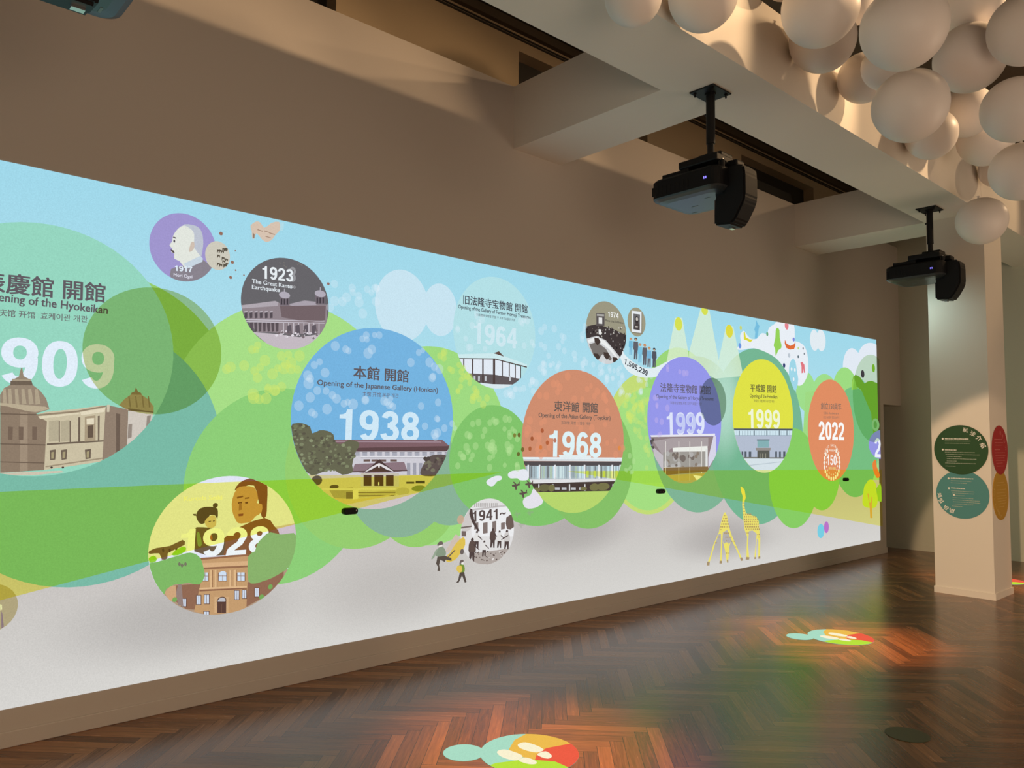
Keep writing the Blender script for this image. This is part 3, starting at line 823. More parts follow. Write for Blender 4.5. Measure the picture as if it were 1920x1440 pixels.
P 110 90 84 : 2746 1344 51 0 0 -15 -51 1
P 110 90 84 : 2807 1344 52 -1 1 -15 -52 1
P 110 90 84 : 2891 1343 53 -1 1 -15 -54 1
P 140 118 126 : 2603 1269 18 47 125 3 258 5 26 -58 -105 -10 -237 1
P 96 76 78 : 2603 1271 427 -1 1 -8 -428 1
P 78 60 58 : 2687 1261 60 40 57 45 62 -45 64 -40 -58 -2 -67 40 -67 -39
P 226 222 224 : 2688 1258 59 37 58 25 61 -26 61 -37 -61 18 -61 31 -57 -27
P 84 62 52 : 2738 1263 67 38 67 -39
P 236 232 230 : 2796 1309 16 -1 -3 -22 -8 1
P 198 192 176 : 2668 1256 295 -7 2 -102 -295 11
P 88 66 52 : 2688 1244 60 -2 2 -71 -60 2
P 88 66 52 : 2769 1242 72 -2 2 -73 -72 3
P 88 66 52 : 2860 1239 61 -1 2 -73 -61 2
P 226 226 200 : 2801 1194 8 0 1 -22 -9 0
P 204 196 146 : 2296 1255 372 -13 2 -74 295 -10 -2 81 305 -11 -33 -35 -52 -45 -57 -39 -62 -32 -64 -26 -68 -19 -69 -11 -70 -4 -70 4 -69 11 -67 19 -65 26 -62 32 -57 39 -52 45 -47 50
P 170 160 110 : 2439 1159 172 7 2 -73 -135 10
P 186 176 120 : 2656 1130 283 6 0 -35 -282 -1
P 98 84 60 : 2509 1175 -3 5 -9 5 -13 2 -15 0 -13 -2 -10 -5 -3 -5 3 -6 10 -4 13 -2 15 0 13 2 9 4
P 214 208 158 : 2392 1168 278 -10 1 -12 -277 10 -1 1
P 216 210 168 : 2650 1160 288 -10 1 -11 -288 11
P 126 112 76 : 2563 1138 54 -2 1 -43 -54 2
P 222 214 160 : 2611 1149 40 -2 1 -60 -39 2
P 186 178 126 : 3052 1125 -1 7 -6 7 -9 5 -12 5 -14 2 -14 1 -15 -1 -14 -2 -12 -5 -9 -5 -5 -7 -2 -7 2 -7 5 -6 9 -6 12 -4 14 -3 15 -1 14 1 14 3 12 4 9 6 6 6
P 120 104 72 : 2651 1136 288 -11 0 -7 -288 11
P 130 114 80 : 2652 1115 277 -11 0 -5 -277 11
P 86 76 56 : 3024 1190 66 -2 0 -13 -66 2
P 132 140 70 : 3185 1150 -2 1 -9 4 -13 4 -15 2 -16 0 -16 0 -15 -2 -12 -4 -10 -4 -6 -5 -2 -5 2 -6 6 -5 10 -4 12 -3 15 -2 16 -1 13 1 40 27
P 80 74 56 : 3101 1194 78 -2 1 -19 -79 3
P 96 86 74 : 2391 1218 -4 14 -10 11 -15 6 -16 0 -15 -6 -10 -11 -1 -6 31 -33 5 -5 6 0 15 6 10 11
P 206 196 196 : 2560 1061 193 22 273 23 105 7 -5 -4 -62 -32 -64 -26 -68 -19 -69 -11 -70 -4 -70 4 -69 11 -67 19
P 204 188 118 : 2466 1106 147 -17 348 24 -208 -30 -186 -25 -45 19
P 104 104 82 : 2172 1553 10 15 18 3 20 3 24 -2 29 -8 25 -12 8 -23 7 -18 23 7 27 12 28 1 28 -4 24 -9 19 -14 5 -22 5 -20 19 -13 25 -4 27 12 30 14 38 -3 31 -10 9 -13 -3 -17 -13 -19 -15 -24 -11 -39 -7 -39 7 -25 -1 -18 -34 -12 -43 -3 -29 15 -29 16 -41 -2 -43 -9 -36 -14 -36 -5 -36 24 -17 24 -34 59 -27 62 -19 65 -12 66
P 96 94 76 : 2487 1378 0 2 -2 2 -3 1 -3 0 -3 -1 -2 -2 -1 -2 1 -2 2 -2 3 -1 3 0 3 1 2 2
P 140 148 116 : 2207 1428 -1 3 -3 2 -4 2 -1 0 4 -13 1 0 3 3
P 88 86 70 : 2222 1503 -1 4 -3 4 -5 1 -6 0 -5 -1 -3 -4 -2 -4 2 -4 3 -3 5 -2 6 0 5 2 3 3
P 128 134 104 : 2575 1360 -1 3 -3 3 -5 2 -6 0 -4 -2 -4 -3 -1 -3 1 -4 4 -3 4 -2 6 0 5 2 3 3
P 140 148 116 : 2426 1476 -1 3 -3 3 -3 1 -4 0 -4 -1 -3 -3 -1 -3 1 -2 3 -3 4 -1 4 0 3 1 3 3
P 116 120 92 : 2342 1394 -1 4 -5 4 -6 2 -6 0 -6 -2 -5 -4 -1 -4 1 -5 5 -4 6 -2 6 0 6 2 5 4
P 88 86 70 : 2376 1325 -1 4 -4 3 -5 2 -5 0 -5 -2 -3 -3 -2 -4 2 -4 3 -3 5 -2 5 0 5 2 4 3
P 116 120 92 : 2240 1399 -1 3 -4 3 -4 2 -5 0 -5 -2 -3 -3 -1 -3 1 -4 3 -3 5 -2 5 0 4 2 4 3
P 96 94 76 : 2335 1307 -1 4 -3 2 -5 2 -5 0 -4 -2 -4 -2 -1 -4 1 -4 4 -3 4 -1 5 0 5 1 3 3
P 88 86 70 : 2594 1388 -1 3 -3 2 -4 1 -4 0 -4 -1 -2 -2 -1 -3 1 -3 2 -2 4 -2 4 0 4 2 3 2
P 88 86 70 : 2403 1442 0 3 -3 3 -4 1 -4 0 -4 -1 -3 -3 0 -3 0 -3 3 -2 4 -1 4 0 4 1 3 2
P 128 134 104 : 2402 1481 -1 3 -3 3 -5 1 -5 0 -4 -1 -3 -3 -1 -3 1 -4 3 -2 4 -2 5 0 5 2 3 2
P 128 134 104 : 2481 1279 -1 3 -3 2 -3 1 -4 0 -4 -1 -2 -2 -1 -3 1 -3 2 -2 4 -1 4 0 3 1 3 2
P 140 148 116 : 2532 1318 0 3 -2 1 -3 1 -3 0 -3 -1 -2 -1 0 -3 0 -2 2 -1 3 -1 3 0 3 1 2 1
P 128 134 104 : 2432 1494 -1 3 -3 3 -5 1 -5 0 -4 -1 -3 -3 -1 -3 1 -4 3 -2 4 -2 5 0 5 2 3 2
P 88 86 70 : 2292 1486 -1 2 -2 2 -3 1 -4 0 -3 -1 -2 -2 -1 -2 1 -3 2 -2 3 -1 4 0 3 1 2 2
P 92 88 74 : 2318 1386 -1 3 -3 3 -4 1 -5 0 -4 -1 -3 -3 -1 -3 1 -4 3 -2 4 -2 5 0 4 2 3 2
P 128 134 104 : 2579 1302 -2 4 -4 4 -6 2 -7 0 -6 -2 -4 -4 -2 -4 2 -5 4 -4 6 -2 7 0 6 2 4 4
P 96 94 76 : 2334 1477 -1 4 -3 3 -4 1 -5 0 -5 -1 -3 -3 -1 -4 1 -3 3 -3 5 -2 5 0 4 2 3 3
P 116 120 92 : 2346 1364 -1 4 -4 4 -5 2 -7 0 -5 -2 -4 -4 -1 -4 1 -4 4 -4 5 -2 7 0 5 2 4 4
P 128 134 104 : 2206 1489 -1 4 -3 2 -4 2 -5 0 -4 -2 -3 -2 -1 -4 1 -3 3 -3 4 -1 5 0 4 1 3 3
P 96 94 76 : 2579 1403 -1 2 -2 2 -3 1 -3 0 -3 -1 -1 -2 -1 -2 1 -2 1 -2 3 -1 3 0 3 1 2 2
P 92 88 74 : 2456 1361 -2 5 -4 4 -6 2 -7 0 -7 -2 -4 -4 -1 -5 1 -5 4 -4 7 -2 7 0 6 2 4 4
P 96 94 76 : 2402 1295 -1 4 -3 2 -4 1 -4 0 -4 -1 -3 -2 -1 -4 1 -3 3 -2 4 -2 4 0 4 2 3 2
P 96 94 76 : 2495 1351 -2 5 -4 4 -6 2 -7 0 -6 -2 -4 -4 -2 -5 2 -4 4 -4 6 -2 7 0 6 2 4 4
P 96 94 76 : 2492 1437 -1 3 -3 3 -3 1 -5 0 -3 -1 -3 -3 -1 -3 1 -3 3 -2 3 -1 5 0 3 1 3 2
P 116 120 92 : 2428 1418 -1 3 -3 2 -4 2 -4 0 -4 -2 -3 -2 -1 -3 1 -3 3 -2 4 -2 4 0 4 2 3 2
P 92 88 74 : 2371 1405 -1 2 -2 2 -2 1 -3 0 -3 -1 -2 -2 -1 -2 1 -2 2 -2 3 -1 3 0 2 1 2 2
P 92 88 74 : 2296 1324 -2 5 -3 3 -6 2 -6 0 -5 -2 -4 -3 -1 -5 1 -4 4 -3 5 -2 6 0 6 2 3 3
P 128 134 104 : 2221 1445 -1 3 -3 3 -4 2 -5 0 -4 -2 -3 -3 -1 -3 1 -3 3 -3 4 -1 5 0 4 1 3 3
P 88 86 70 : 2611 1352 -1 3 -2 2 -3 1 -4 0 -3 -1 -2 -2 -1 -3 1 -2 2 -2 3 -1 4 0 3 1 2 2
P 116 120 92 : 2496 1436 -1 2 -2 2 -3 2 -4 0 -4 -2 -2 -2 -1 -2 1 -3 2 -2 4 -1 4 0 3 1 2 2
P 128 134 104 : 2207 1531 -1 3 -3 3 -4 1 -4 0 -4 -1 -3 -3 0 -3 0 -3 3 -2 4 -2 4 0 4 2 3 2
P 96 94 76 : 2309 1397 -1 2 -2 2 -3 1 -3 0 -3 -1 -2 -2 -1 -2 1 -3 2 -2 3 -1 3 0 3 1 2 2
P 92 88 74 : 2327 1388 -1 3 -3 3 -4 2 -5 0 -4 -2 -3 -3 -1 -3 1 -3 3 -3 4 -2 5 0 4 2 3 3
P 140 148 116 : 2258 1379 -1 4 -3 3 -5 1 -4 0 -5 -1 -3 -3 -1 -4 1 -3 3 -3 5 -1 4 0 5 1 3 3
P 116 120 92 : 2294 1320 -1 3 -3 2 -3 2 -4 0 -4 -2 -2 -2 -1 -3 1 -2 2 -3 4 -1 4 0 3 1 3 3
P 96 94 76 : 2549 1307 -1 4 -3 2 -5 2 -5 0 -4 -2 -3 -2 -1 -4 1 -3 3 -3 4 -1 5 0 5 1 3 3
P 128 134 104 : 2272 1355 -1 4 -4 3 -5 2 -5 0 -5 -2 -3 -3 -1 -4 1 -3 3 -3 5 -2 5 0 5 2 4 3
P 96 94 76 : 2409 1431 -1 3 -3 3 -4 1 -4 0 -4 -1 -3 -3 -1 -3 1 -3 3 -3 4 -1 4 0 4 1 3 3
P 128 134 104 : 2400 1470 -1 4 -4 4 -6 2 -6 0 -5 -2 -4 -4 -2 -4 2 -5 4 -3 5 -2 6 0 6 2 4 3
P 96 94 76 : 2428 1452 -1 4 -4 4 -6 2 -6 0 -6 -2 -4 -4 -1 -4 1 -5 4 -3 6 -2 6 0 6 2 4 3
P 116 120 92 : 2627 1366 -1 5 -4 4 -6 2 -7 0 -6 -2 -4 -4 -2 -5 2 -4 4 -4 6 -2 7 0 6 2 4 4
P 96 94 76 : 2322 1291 -2 4 -3 4 -5 1 -6 0 -5 -1 -4 -4 -1 -4 1 -4 4 -3 5 -2 6 0 5 2 3 3
P 88 86 70 : 2355 1352 -1 3 -3 2 -4 2 -4 0 -4 -2 -3 -2 -1 -3 1 -3 3 -3 4 -1 4 0 4 1 3 3
P 140 148 116 : 2547 1437 -1 5 -4 4 -6 2 -7 0 -6 -2 -4 -4 -1 -5 1 -4 4 -4 6 -2 7 0 6 2 4 4
P 96 94 76 : 2278 1552 -2 5 -4 3 -5 2 -7 0 -6 -2 -3 -3 -2 -5 2 -4 3 -4 6 -2 7 0 5 2 4 4
P 88 86 70 : 2477 1463 -1 3 -3 3 -4 1 -5 0 -4 -1 -3 -3 -1 -3 1 -4 3 -2 4 -2 5 0 4 2 3 2
P 96 94 76 : 2584 1381 -1 3 -3 3 -4 1 -5 0 -5 -1 -3 -3 -1 -3 1 -4 3 -2 5 -2 5 0 4 2 3 2
P 116 120 92 : 2253 1489 -1 3 -3 2 -3 1 -4 0 -3 -1 -3 -2 -1 -3 1 -3 3 -2 3 -1 4 0 3 1 3 2
P 128 134 104 : 2517 1365 -1 2 -2 2 -3 1 -3 0 -2 -1 -2 -2 -1 -2 1 -2 2 -2 2 -1 3 0 3 1 2 2
P 128 134 104 : 2340 1343 -1 3 -3 3 -3 1 -4 0 -4 -1 -3 -3 -1 -3 1 -3 3 -2 4 -1 4 0 3 1 3 2
P 116 120 92 : 2493 1365 -1 3 -3 3 -5 2 -5 0 -4 -2 -3 -3 -2 -3 2 -3 3 -3 4 -2 5 0 5 2 3 3
P 92 88 74 : 2242 1369 -1 3 -2 2 -4 1 -4 0 -3 -1 -3 -2 0 -3 1 -4 2 -1 3 -2 4 0 4 2 2 2
P 92 88 74 : 2295 1273 -1 3 -2 1 -2 1 -3 0 -3 -1 -2 -1 0 -2 3 -5 2 0 3 0 2 1 2 1
P 96 94 76 : 2197 1496 0 2 -2 2 -3 1 -3 0 -3 -1 -2 -2 0 -2 0 -3 2 -1 3 -1 3 0 3 1 2 1
P 116 120 92 : 2598 1354 -2 4 -3 3 -6 2 -6 0 -5 -2 -4 -3 -1 -4 1 -4 4 -3 5 -2 6 0 6 2 3 3
P 92 88 74 : 2394 1482 -2 4 -3 3 -6 2 -6 0 -5 -2 -4 -3 -1 -4 1 -4 4 -4 5 -2 6 0 6 2 3 4
P 116 120 92 : 2393 1336 -1 2 -2 2 -3 1 -4 0 -3 -1 -2 -2 -1 -2 1 -3 2 -2 3 -1 4 0 3 1 2 2
P 88 86 70 : 2608 1372 -1 4 -3 3 -4 1 -5 0 -5 -1 -3 -3 -1 -4 1 -3 3 -3 5 -1 5 0 4 1 3 3
P 96 94 76 : 2194 1545 -1 4 -4 3 -5 2 -6 0 -5 -2 -1 -1 0 -1 2 -13 4 -2 6 0 5 2 4 3
P 140 148 116 : 2263 1554 -1 4 -4 4 -6 2 -6 0 -5 -2 -4 -4 -1 -4 1 -5 4 -3 5 -2 6 0 6 2 4 3
P 116 120 92 : 2442 1286 -1 5 -4 3 -5 2 -6 0 -5 -2 -4 -3 -1 -5 1 -4 4 -3 5 -2 6 0 5 2 4 3
P 128 134 104 : 2592 1420 -1 5 -5 3 -6 3 -7 0 -7 -3 -4 -3 -2 -5 2 -5 4 -4 7 -2 7 0 6 2 5 4
P 128 134 104 : 2490 1374 -1 3 -3 3 -4 2 -5 0 -5 -2 -3 -3 -1 -3 1 -4 3 -2 5 -2 5 0 4 2 3 2
P 116 120 92 : 2214 1552 -1 4 -4 4 -6 2 -7 0 -6 -2 -4 -4 -1 -4 1 -5 4 -4 6 -2 7 0 6 2 4 4
P 116 120 92 : 2493 1375 -1 3 -2 2 -3 1 -4 0 -3 -1 -3 -2 -1 -3 1 -3 3 -2 3 -1 4 0 3 1 2 2
P 140 148 116 : 2223 1472 -1 2 -2 2 -2 1 -4 0 -2 -1 -2 -2 -1 -2 1 -3 2 -2 2 -1 4 0 2 1 2 2
P 88 86 70 : 2511 1380 -1 3 -3 3 -4 1 -5 0 -4 -1 -3 -3 -2 -3 2 -4 3 -3 4 -1 5 0 4 1 3 3
P 92 88 74 : 2401 1396 -1 3 -3 3 -4 1 -4 0 -4 -1 -3 -3 -1 -3 1 -3 3 -2 4 -2 4 0 4 2 3 2
P 92 88 74 : 2247 1559 -2 5 -3 3 -6 2 -5 0 -5 -2 -4 -3 -1 -5 1 -4 4 -3 5 -2 5 0 6 2 3 3
P 128 134 104 : 2385 1321 0 2 -3 3 -3 1 -4 0 -3 -1 -3 -3 -1 -2 1 -3 3 -2 3 -1 4 0 3 1 3 2
P 88 86 70 : 2254 1422 -2 5 -3 3 -6 2 -5 0 -6 -2 -3 -3 -2 -5 2 -4 3 -3 6 -2 5 0 6 2 3 3
P 96 94 76 : 2221 1492 0 2 -2 2 -3 1 -3 0 -3 -1 -2 -2 -1 -2 1 -3 2 -1 3 -1 3 0 3 1 2 1
P 96 94 76 : 2620 1366 -1 3 -3 2 -4 2 -4 0 -4 -2 -3 -2 -1 -3 1 -3 3 -2 4 -1 4 0 4 1 3 2
P 96 94 76 : 2309 1455 0 2 -2 2 -3 1 -3 0 -3 -1 -2 -2 -1 -2 1 -3 2 -2 3 -1 3 0 3 1 2 2
P 116 120 92 : 2195 1479 -1 5 -4 4 -6 2 -2 0 2 -6 4 -14 2 1 4 4
P 92 88 74 : 2443 1435 -1 4 -4 3 -6 2 -6 0 -6 -2 -4 -3 -1 -4 1 -5 4 -3 6 -2 6 0 6 2 4 3
P 116 120 92 : 2432 1471 -1 3 -3 2 -4 1 -4 0 -4 -1 -2 -2 -1 -3 1 -3 2 -3 4 -1 4 0 4 1 3 3
P 128 134 104 : 2304 1366 -1 3 -3 2 -3 1 -4 0 -4 -1 -2 -2 -1 -3 1 -3 2 -2 4 -1 4 0 3 1 3 2
P 128 134 104 : 2424 1346 -1 2 -2 2 -2 1 -3 0 -3 -1 -2 -2 -1 -2 1 -2 2 -2 3 -1 3 0 2 1 2 2
P 88 86 70 : 2209 1525 0 3 -3 2 -4 1 -4 0 -4 -1 -2 -2 -1 -3 1 -3 2 -3 4 -1 4 0 4 1 3 3
P 96 94 76 : 2610 1383 -1 3 -3 2 -3 1 -4 0 -4 -1 -2 -2 -1 -3 1 -3 2 -2 4 -1 4 0 3 1 3 2
P 116 120 92 : 2242 1504 -1 3 -3 3 -4 1 -4 0 -4 -1 -2 -3 -1 -3 1 -3 2 -2 4 -1 4 0 4 1 3 2
P 128 134 104 : 2450 1320 -1 4 -4 3 -5 2 -6 0 -6 -2 -3 -3 -2 -4 2 -4 3 -4 6 -2 6 0 5 2 4 4
P 116 120 92 : 2309 1387 -2 3 -3 3 -5 2 -5 0 -5 -2 -3 -3 -1 -3 1 -4 3 -3 5 -2 5 0 5 2 3 3
P 128 134 104 : 2390 1288 -1 4 -4 4 -5 1 -6 0 -6 -1 -4 -4 -1 -4 1 -5 4 -3 6 -2 6 0 5 2 4 3
P 140 148 116 : 2332 1433 -1 3 -2 2 -4 1 -4 0 -3 -1 -2 -2 -1 -3 1 -2 2 -2 3 -2 4 0 4 2 2 2
P 116 120 92 : 2380 1435 -1 4 -4 3 -5 2 -6 0 -5 -2 -4 -3 -2 -4 2 -5 4 -3 5 -2 6 0 5 2 4 3
P 128 134 104 : 2427 1278 -1 4 -4 3 -4 1 -6 0 -5 -1 -3 -3 -1 -4 1 -4 3 -3 5 -2 6 0 4 2 4 3
P 116 120 92 : 2402 1304 -1 3 -3 3 -4 1 -4 0 -4 -1 -3 -3 -1 -3 1 -3 3 -2 4 -2 4 0 4 2 3 2
P 140 148 116 : 2279 1324 -1 3 -2 2 -4 1 -4 0 -4 -1 -2 -2 -1 -3 1 -3 2 -2 4 -2 4 0 4 2 2 2
P 88 86 70 : 2345 1344 -1 2 -2 2 -4 2 -4 0 -3 -2 -3 -2 0 -2 0 -3 3 -2 3 -2 4 0 4 2 2 2
P 128 134 104 : 2551 1322 -1 4 -4 3 -5 2 -6 0 -5 -2 -4 -3 -1 -4 1 -4 4 -3 5 -2 6 0 5 2 4 3
P 116 120 92 : 2456 1447 -1 2 -2 2 -3 1 -4 0 -3 -1 -2 -2 -1 -2 1 -3 2 -2 3 -1 4 0 3 1 2 2
P 116 120 92 : 2240 1355 -1 4 -4 4 -6 2 -3 0 4 -8 5 -10 4 3
P 96 94 76 : 2543 1340 -1 3 -3 3 -5 2 -5 0 -4 -2 -4 -3 -1 -3 1 -3 4 -3 4 -2 5 0 5 2 3 3
P 96 94 76 : 2576 1380 -2 4 -4 4 -6 2 -6 0 -6 -2 -4 -4 -1 -4 1 -5 4 -3 6 -2 6 0 6 2 4 3
P 92 88 74 : 2460 1324 -1 2 -2 1 -3 1 -3 0 -2 -1 -2 -1 -1 -2 1 -3 2 -1 2 -1 3 0 3 1 2 1
P 96 94 76 : 2202 1472 -1 3 -3 3 -4 1 -4 0 -4 -1 0 -1 3 -12 1 0 4 0 4 1 3 3
P 140 148 116 : 2429 1361 -1 3 -3 3 -4 1 -5 0 -4 -1 -3 -3 -1 -3 1 -4 3 -2 4 -2 5 0 4 2 3 2
P 140 148 116 : 2603 1358 -1 4 -4 4 -5 1 -6 0 -6 -1 -3 -4 -2 -4 2 -4 3 -3 6 -2 6 0 5 2 4 3
P 128 134 104 : 2258 1442 -2 5 -4 3 -6 2 -6 0 -6 -2 -4 -3 -2 -5 2 -5 4 -4 6 -2 6 0 6 2 4 4
P 128 134 104 : 2486 1411 -1 2 -3 3 -3 1 -5 0 -3 -1 -3 -3 -1 -2 1 -3 3 -3 3 -1 5 0 3 1 3 3
P 92 88 74 : 2369 1279 -1 2 -1 2 -3 1 -3 0 -3 -1 -1 -2 -1 -2 1 -2 1 -2 3 0 3 0 3 0 1 2
P 88 86 70 : 2284 1553 -1 2 -2 2 -2 1 -4 0 -2 -1 -2 -2 -1 -2 1 -2 2 -2 2 -1 4 0 2 1 2 2
P 92 88 74 : 2592 1360 -1 4 -4 4 -6 2 -7 0 -6 -2 -4 -4 -2 -4 2 -5 4 -3 6 -2 7 0 6 2 4 3
P 128 134 104 : 2455 1399 -1 3 -3 3 -5 1 -5 0 -4 -1 -3 -3 -1 -3 1 -4 3 -3 4 -1 5 0 5 1 3 3
P 96 94 76 : 2421 1449 0 2 -2 2 -3 1 -3 0 -2 -1 -2 -2 -1 -2 1 -2 2 -2 2 -1 3 0 3 1 2 2
P 116 120 92 : 2356 1344 -1 3 -3 3 -4 1 -5 0 -5 -1 -3 -3 -1 -3 1 -4 3 -3 5 -1 5 0 4 1 3 3
P 128 134 104 : 2593 1382 -1 4 -3 2 -4 2 -5 0 -4 -2 -3 -2 -1 -4 1 -3 3 -2 4 -2 5 0 4 2 3 2
P 128 134 104 : 2323 1330 -1 5 -4 3 -6 2 -6 0 -5 -2 -4 -3 -1 -5 1 -4 4 -3 5 -2 6 0 6 2 4 3
P 92 88 74 : 2443 1319 -1 4 -4 4 -6 2 -7 0 -6 -2 -4 -4 -1 -4 1 -5 4 -3 6 -2 7 0 6 2 4 3
P 128 134 104 : 2447 1494 -1 3 -3 3 -4 1 -5 0 -4 -1 -3 -3 -1 -3 1 -4 3 -2 4 -2 5 0 4 2 3 2
P 128 134 104 : 2456 1278 -1 3 -3 2 -3 1 -4 0 -3 -1 -2 -2 -1 -3 1 -3 2 -2 3 -1 4 0 3 1 3 2
P 140 148 116 : 2254 1477 -1 4 -3 3 -4 1 -5 0 -5 -1 -3 -3 -1 -4 1 -4 3 -2 5 -2 5 0 4 2 3 2
P 92 88 74 : 2268 1508 -1 4 -3 3 -5 1 -5 0 -4 -1 -4 -3 -1 -4 1 -4 4 -3 4 -1 5 0 5 1 3 3
P 96 94 76 : 2220 1508 -1 3 -3 3 -4 1 -4 0 -4 -1 -3 -3 -1 -3 1 -4 3 -2 4 -2 4 0 4 2 3 2
P 116 120 92 : 2557 1424 -1 2 -2 2 -3 1 -3 0 -3 -1 -3 -2 0 -2 0 -2 3 -2 3 -1 3 0 3 1 2 2
P 96 94 76 : 2353 1341 -2 3 -3 3 -5 2 -5 0 -4 -2 -4 -3 -1 -3 1 -4 4 -3 4 -1 5 0 5 1 3 3
P 92 88 74 : 2519 1322 -1 4 -4 4 -6 2 -6 0 -6 -2 -4 -4 -2 -4 2 -5 4 -3 6 -2 6 0 6 2 4 3
P 128 134 104 : 2587 1402 -1 4 -4 3 -5 2 -5 0 -5 -2 -4 -3 -1 -4 1 -4 4 -3 5 -1 5 0 5 1 4 3
P 88 86 70 : 2349 1325 -1 3 -3 2 -3 1 -3 0 -4 -1 -2 -2 -1 -3 1 -3 2 -2 4 -1 3 0 3 1 3 2
P 92 88 74 : 2354 1430 -2 4 -3 3 -5 2 -6 0 -5 -2 -3 -3 -2 -4 2 -4 3 -4 5 -1 6 0 5 1 3 4
P 96 94 76 : 2356 1464 -1 4 -4 3 -5 2 -6 0 -5 -2 -4 -3 -1 -4 1 -4 4 -4 5 -1 6 0 5 1 4 4
P 128 134 104 : 2524 1350 -1 3 -2 3 -4 1 -5 0 -3 -1 -3 -3 -1 -3 1 -3 3 -2 3 -1 5 0 4 1 2 2
P 96 94 76 : 2271 1463 -1 3 -2 2 -3 1 -4 0 -3 -1 -2 -2 0 -3 0 -2 2 -2 3 -1 4 0 3 1 2 2
P 128 134 104 : 2469 1338 0 2 -2 2 -3 1 -4 0 -3 -1 -2 -2 0 -2 0 -3 2 -2 3 -1 4 0 3 1 2 2
P 140 148 116 : 2320 1465 -1 5 -4 3 -6 2 -6 0 -6 -2 -4 -3 -1 -5 1 -4 4 -4 6 -2 6 0 6 2 4 4
P 128 134 104 : 2307 1353 -1 3 -2 1 -3 2 -4 0 -3 -2 -2 -1 -1 -3 1 -2 2 -2 3 -1 4 0 3 1 2 2
P 96 94 76 : 2428 1437 -1 3 -3 2 -3 1 -3 0 -4 -1 -2 -2 -1 -3 1 -2 2 -2 4 -1 3 0 3 1 3 2
P 116 120 92 : 2246 1539 -1 4 -4 3 -5 2 -6 0 -6 -2 -3 -3 -2 -4 2 -5 3 -3 6 -2 6 0 5 2 4 3
P 128 134 104 : 2388 1452 -1 4 -3 2 -5 2 -5 0 -4 -2 -3 -2 -1 -4 1 -3 3 -3 4 -2 5 0 5 2 3 3
P 128 134 104 : 2616 1360 -1 3 -4 3 -4 2 -6 0 -4 -2 -4 -3 -1 -3 1 -4 4 -3 4 -1 6 0 4 1 4 3
P 140 148 116 : 2263 1339 -1 3 -3 3 -5 2 -4 0 -5 -2 -3 -3 -1 -3 1 -4 3 -2 5 -2 4 0 5 2 3 2
P 96 84 80 : 3135 1244 7 27 18 32 23 30 27 25 26 10 31 3 43 2 39 -4 10 -6 -3 -6 -34 -59 -40 -55 -17 -19 -36 -3 -51 3 -29 6
P 110 100 90 : 3318 1292 -5 -2 -5 -3 -1 -5 1 -4
P 80 70 66 : 3194 1346 -2 6 -5 4 -7 2 -8 0 -7 -2 -5 -4 -2 -6 2 -5 5 -4 7 -2 8 0 7 2 5 4
P 80 70 66 : 3306 1275 -6 0 -6 -1 -4 -4 -2 -4 2 -4 4 -3
P 80 70 66 : 3185 1270 -1 3 -3 2 -4 2 -5 0 -5 -2 -3 -2 -1 -3 1 -3 3 -3 5 -1 5 0 4 1 3 3
P 120 116 98 : 3209 1273 -1 4 -4 3 -6 1 -6 0 -5 -1 -4 -3 -2 -4 2 -4 4 -3 5 -2 6 0 6 2 4 3
P 80 70 66 : 3342 1332 -1 1 -6 2 -7 0 -5 -2 -4 -3 -2 -4 2 -4 4 -3 5 -2 5 0
P 110 100 90 : 3202 1313 -1 3 -2 2 -4 1 -4 0 -4 -1 -2 -2 -1 -3 1 -2 2 -2 4 -2 4 0 4 2 2 2
P 120 116 98 : 3204 1332 -1 4 -4 3 -6 2 -6 0 -6 -2 -4 -3 -1 -4 1 -4 4 -3 6 -2 6 0 6 2 4 3
P 120 116 98 : 3295 1344 -2 4 -3 3 -6 2 -6 0 -6 -2 -4 -3 -1 -4 1 -4 4 -3 6 -2 6 0 6 2 3 3
P 80 70 66 : 3220 1347 -2 5 -5 4 -7 3 -9 0 -7 -3 -5 -4 -2 -5 2 -6 5 -4 7 -2 9 0 7 2 5 4
P 80 70 66 : 3279 1334 -2 4 -3 3 -5 1 -5 0 -5 -1 -3 -3 -1 -4 1 -3 3 -3 5 -1 5 0 5 1 3 3
P 80 70 66 : 3333 1344 -1 3 -3 3 -5 1 -5 0 -4 -1 -4 -3 -1 -3 1 -3 4 -3 4 -1 5 0 5 1 3 3
P 80 70 66 : 3200 1336 -1 5 -5 3 -6 2 -8 0 -6 -2 -5 -3 -2 -5 2 -5 5 -3 6 -3 8 0 6 3 5 3
P 110 100 90 : 3311 1333 -2 4 -4 3 -6 2 -7 0 -6 -2 -5 -3 -1 -4 1 -5 5 -3 6 -2 7 0 6 2 4 3
P 80 70 66 : 3271 1320 -1 3 -3 2 -5 2 -4 0 -4 -2 -3 -2 -1 -3 1 -3 3 -2 4 -1 4 0 5 1 3 2
P 110 100 90 : 3246 1312 -2 4 -4 4 -6 1 -6 0 -6 -1 -4 -4 -2 -4 2 -4 4 -3 6 -2 6 0 6 2 4 3
P 120 116 98 : 3263 1263 -2 6 -5 4 -9 3 -9 0 -8 -3 -5 -4 -2 -6 2 -6 5 -4 8 -3 9 0 9 3 5 4
P 120 116 98 : 3231 1295 -2 5 -5 4 -7 2 -8 0 -7 -2 -5 -4 -1 -5 1 -5 5 -4 7 -2 8 0 7 2 5 4
P 120 116 98 : 3219 1284 -1 2 -3 3 -3 1 -5 0 -4 -1 -2 -3 -1 -2 1 -3 2 -2 4 -2 5 0 3 2 3 2
P 110 100 90 : 3311 1306 -2 5 -4 3 -6 2 -7 0 -6 -2 -4 -3 -2 -5 2 -4 4 -3 6 -2 7 0 6 2 4 3
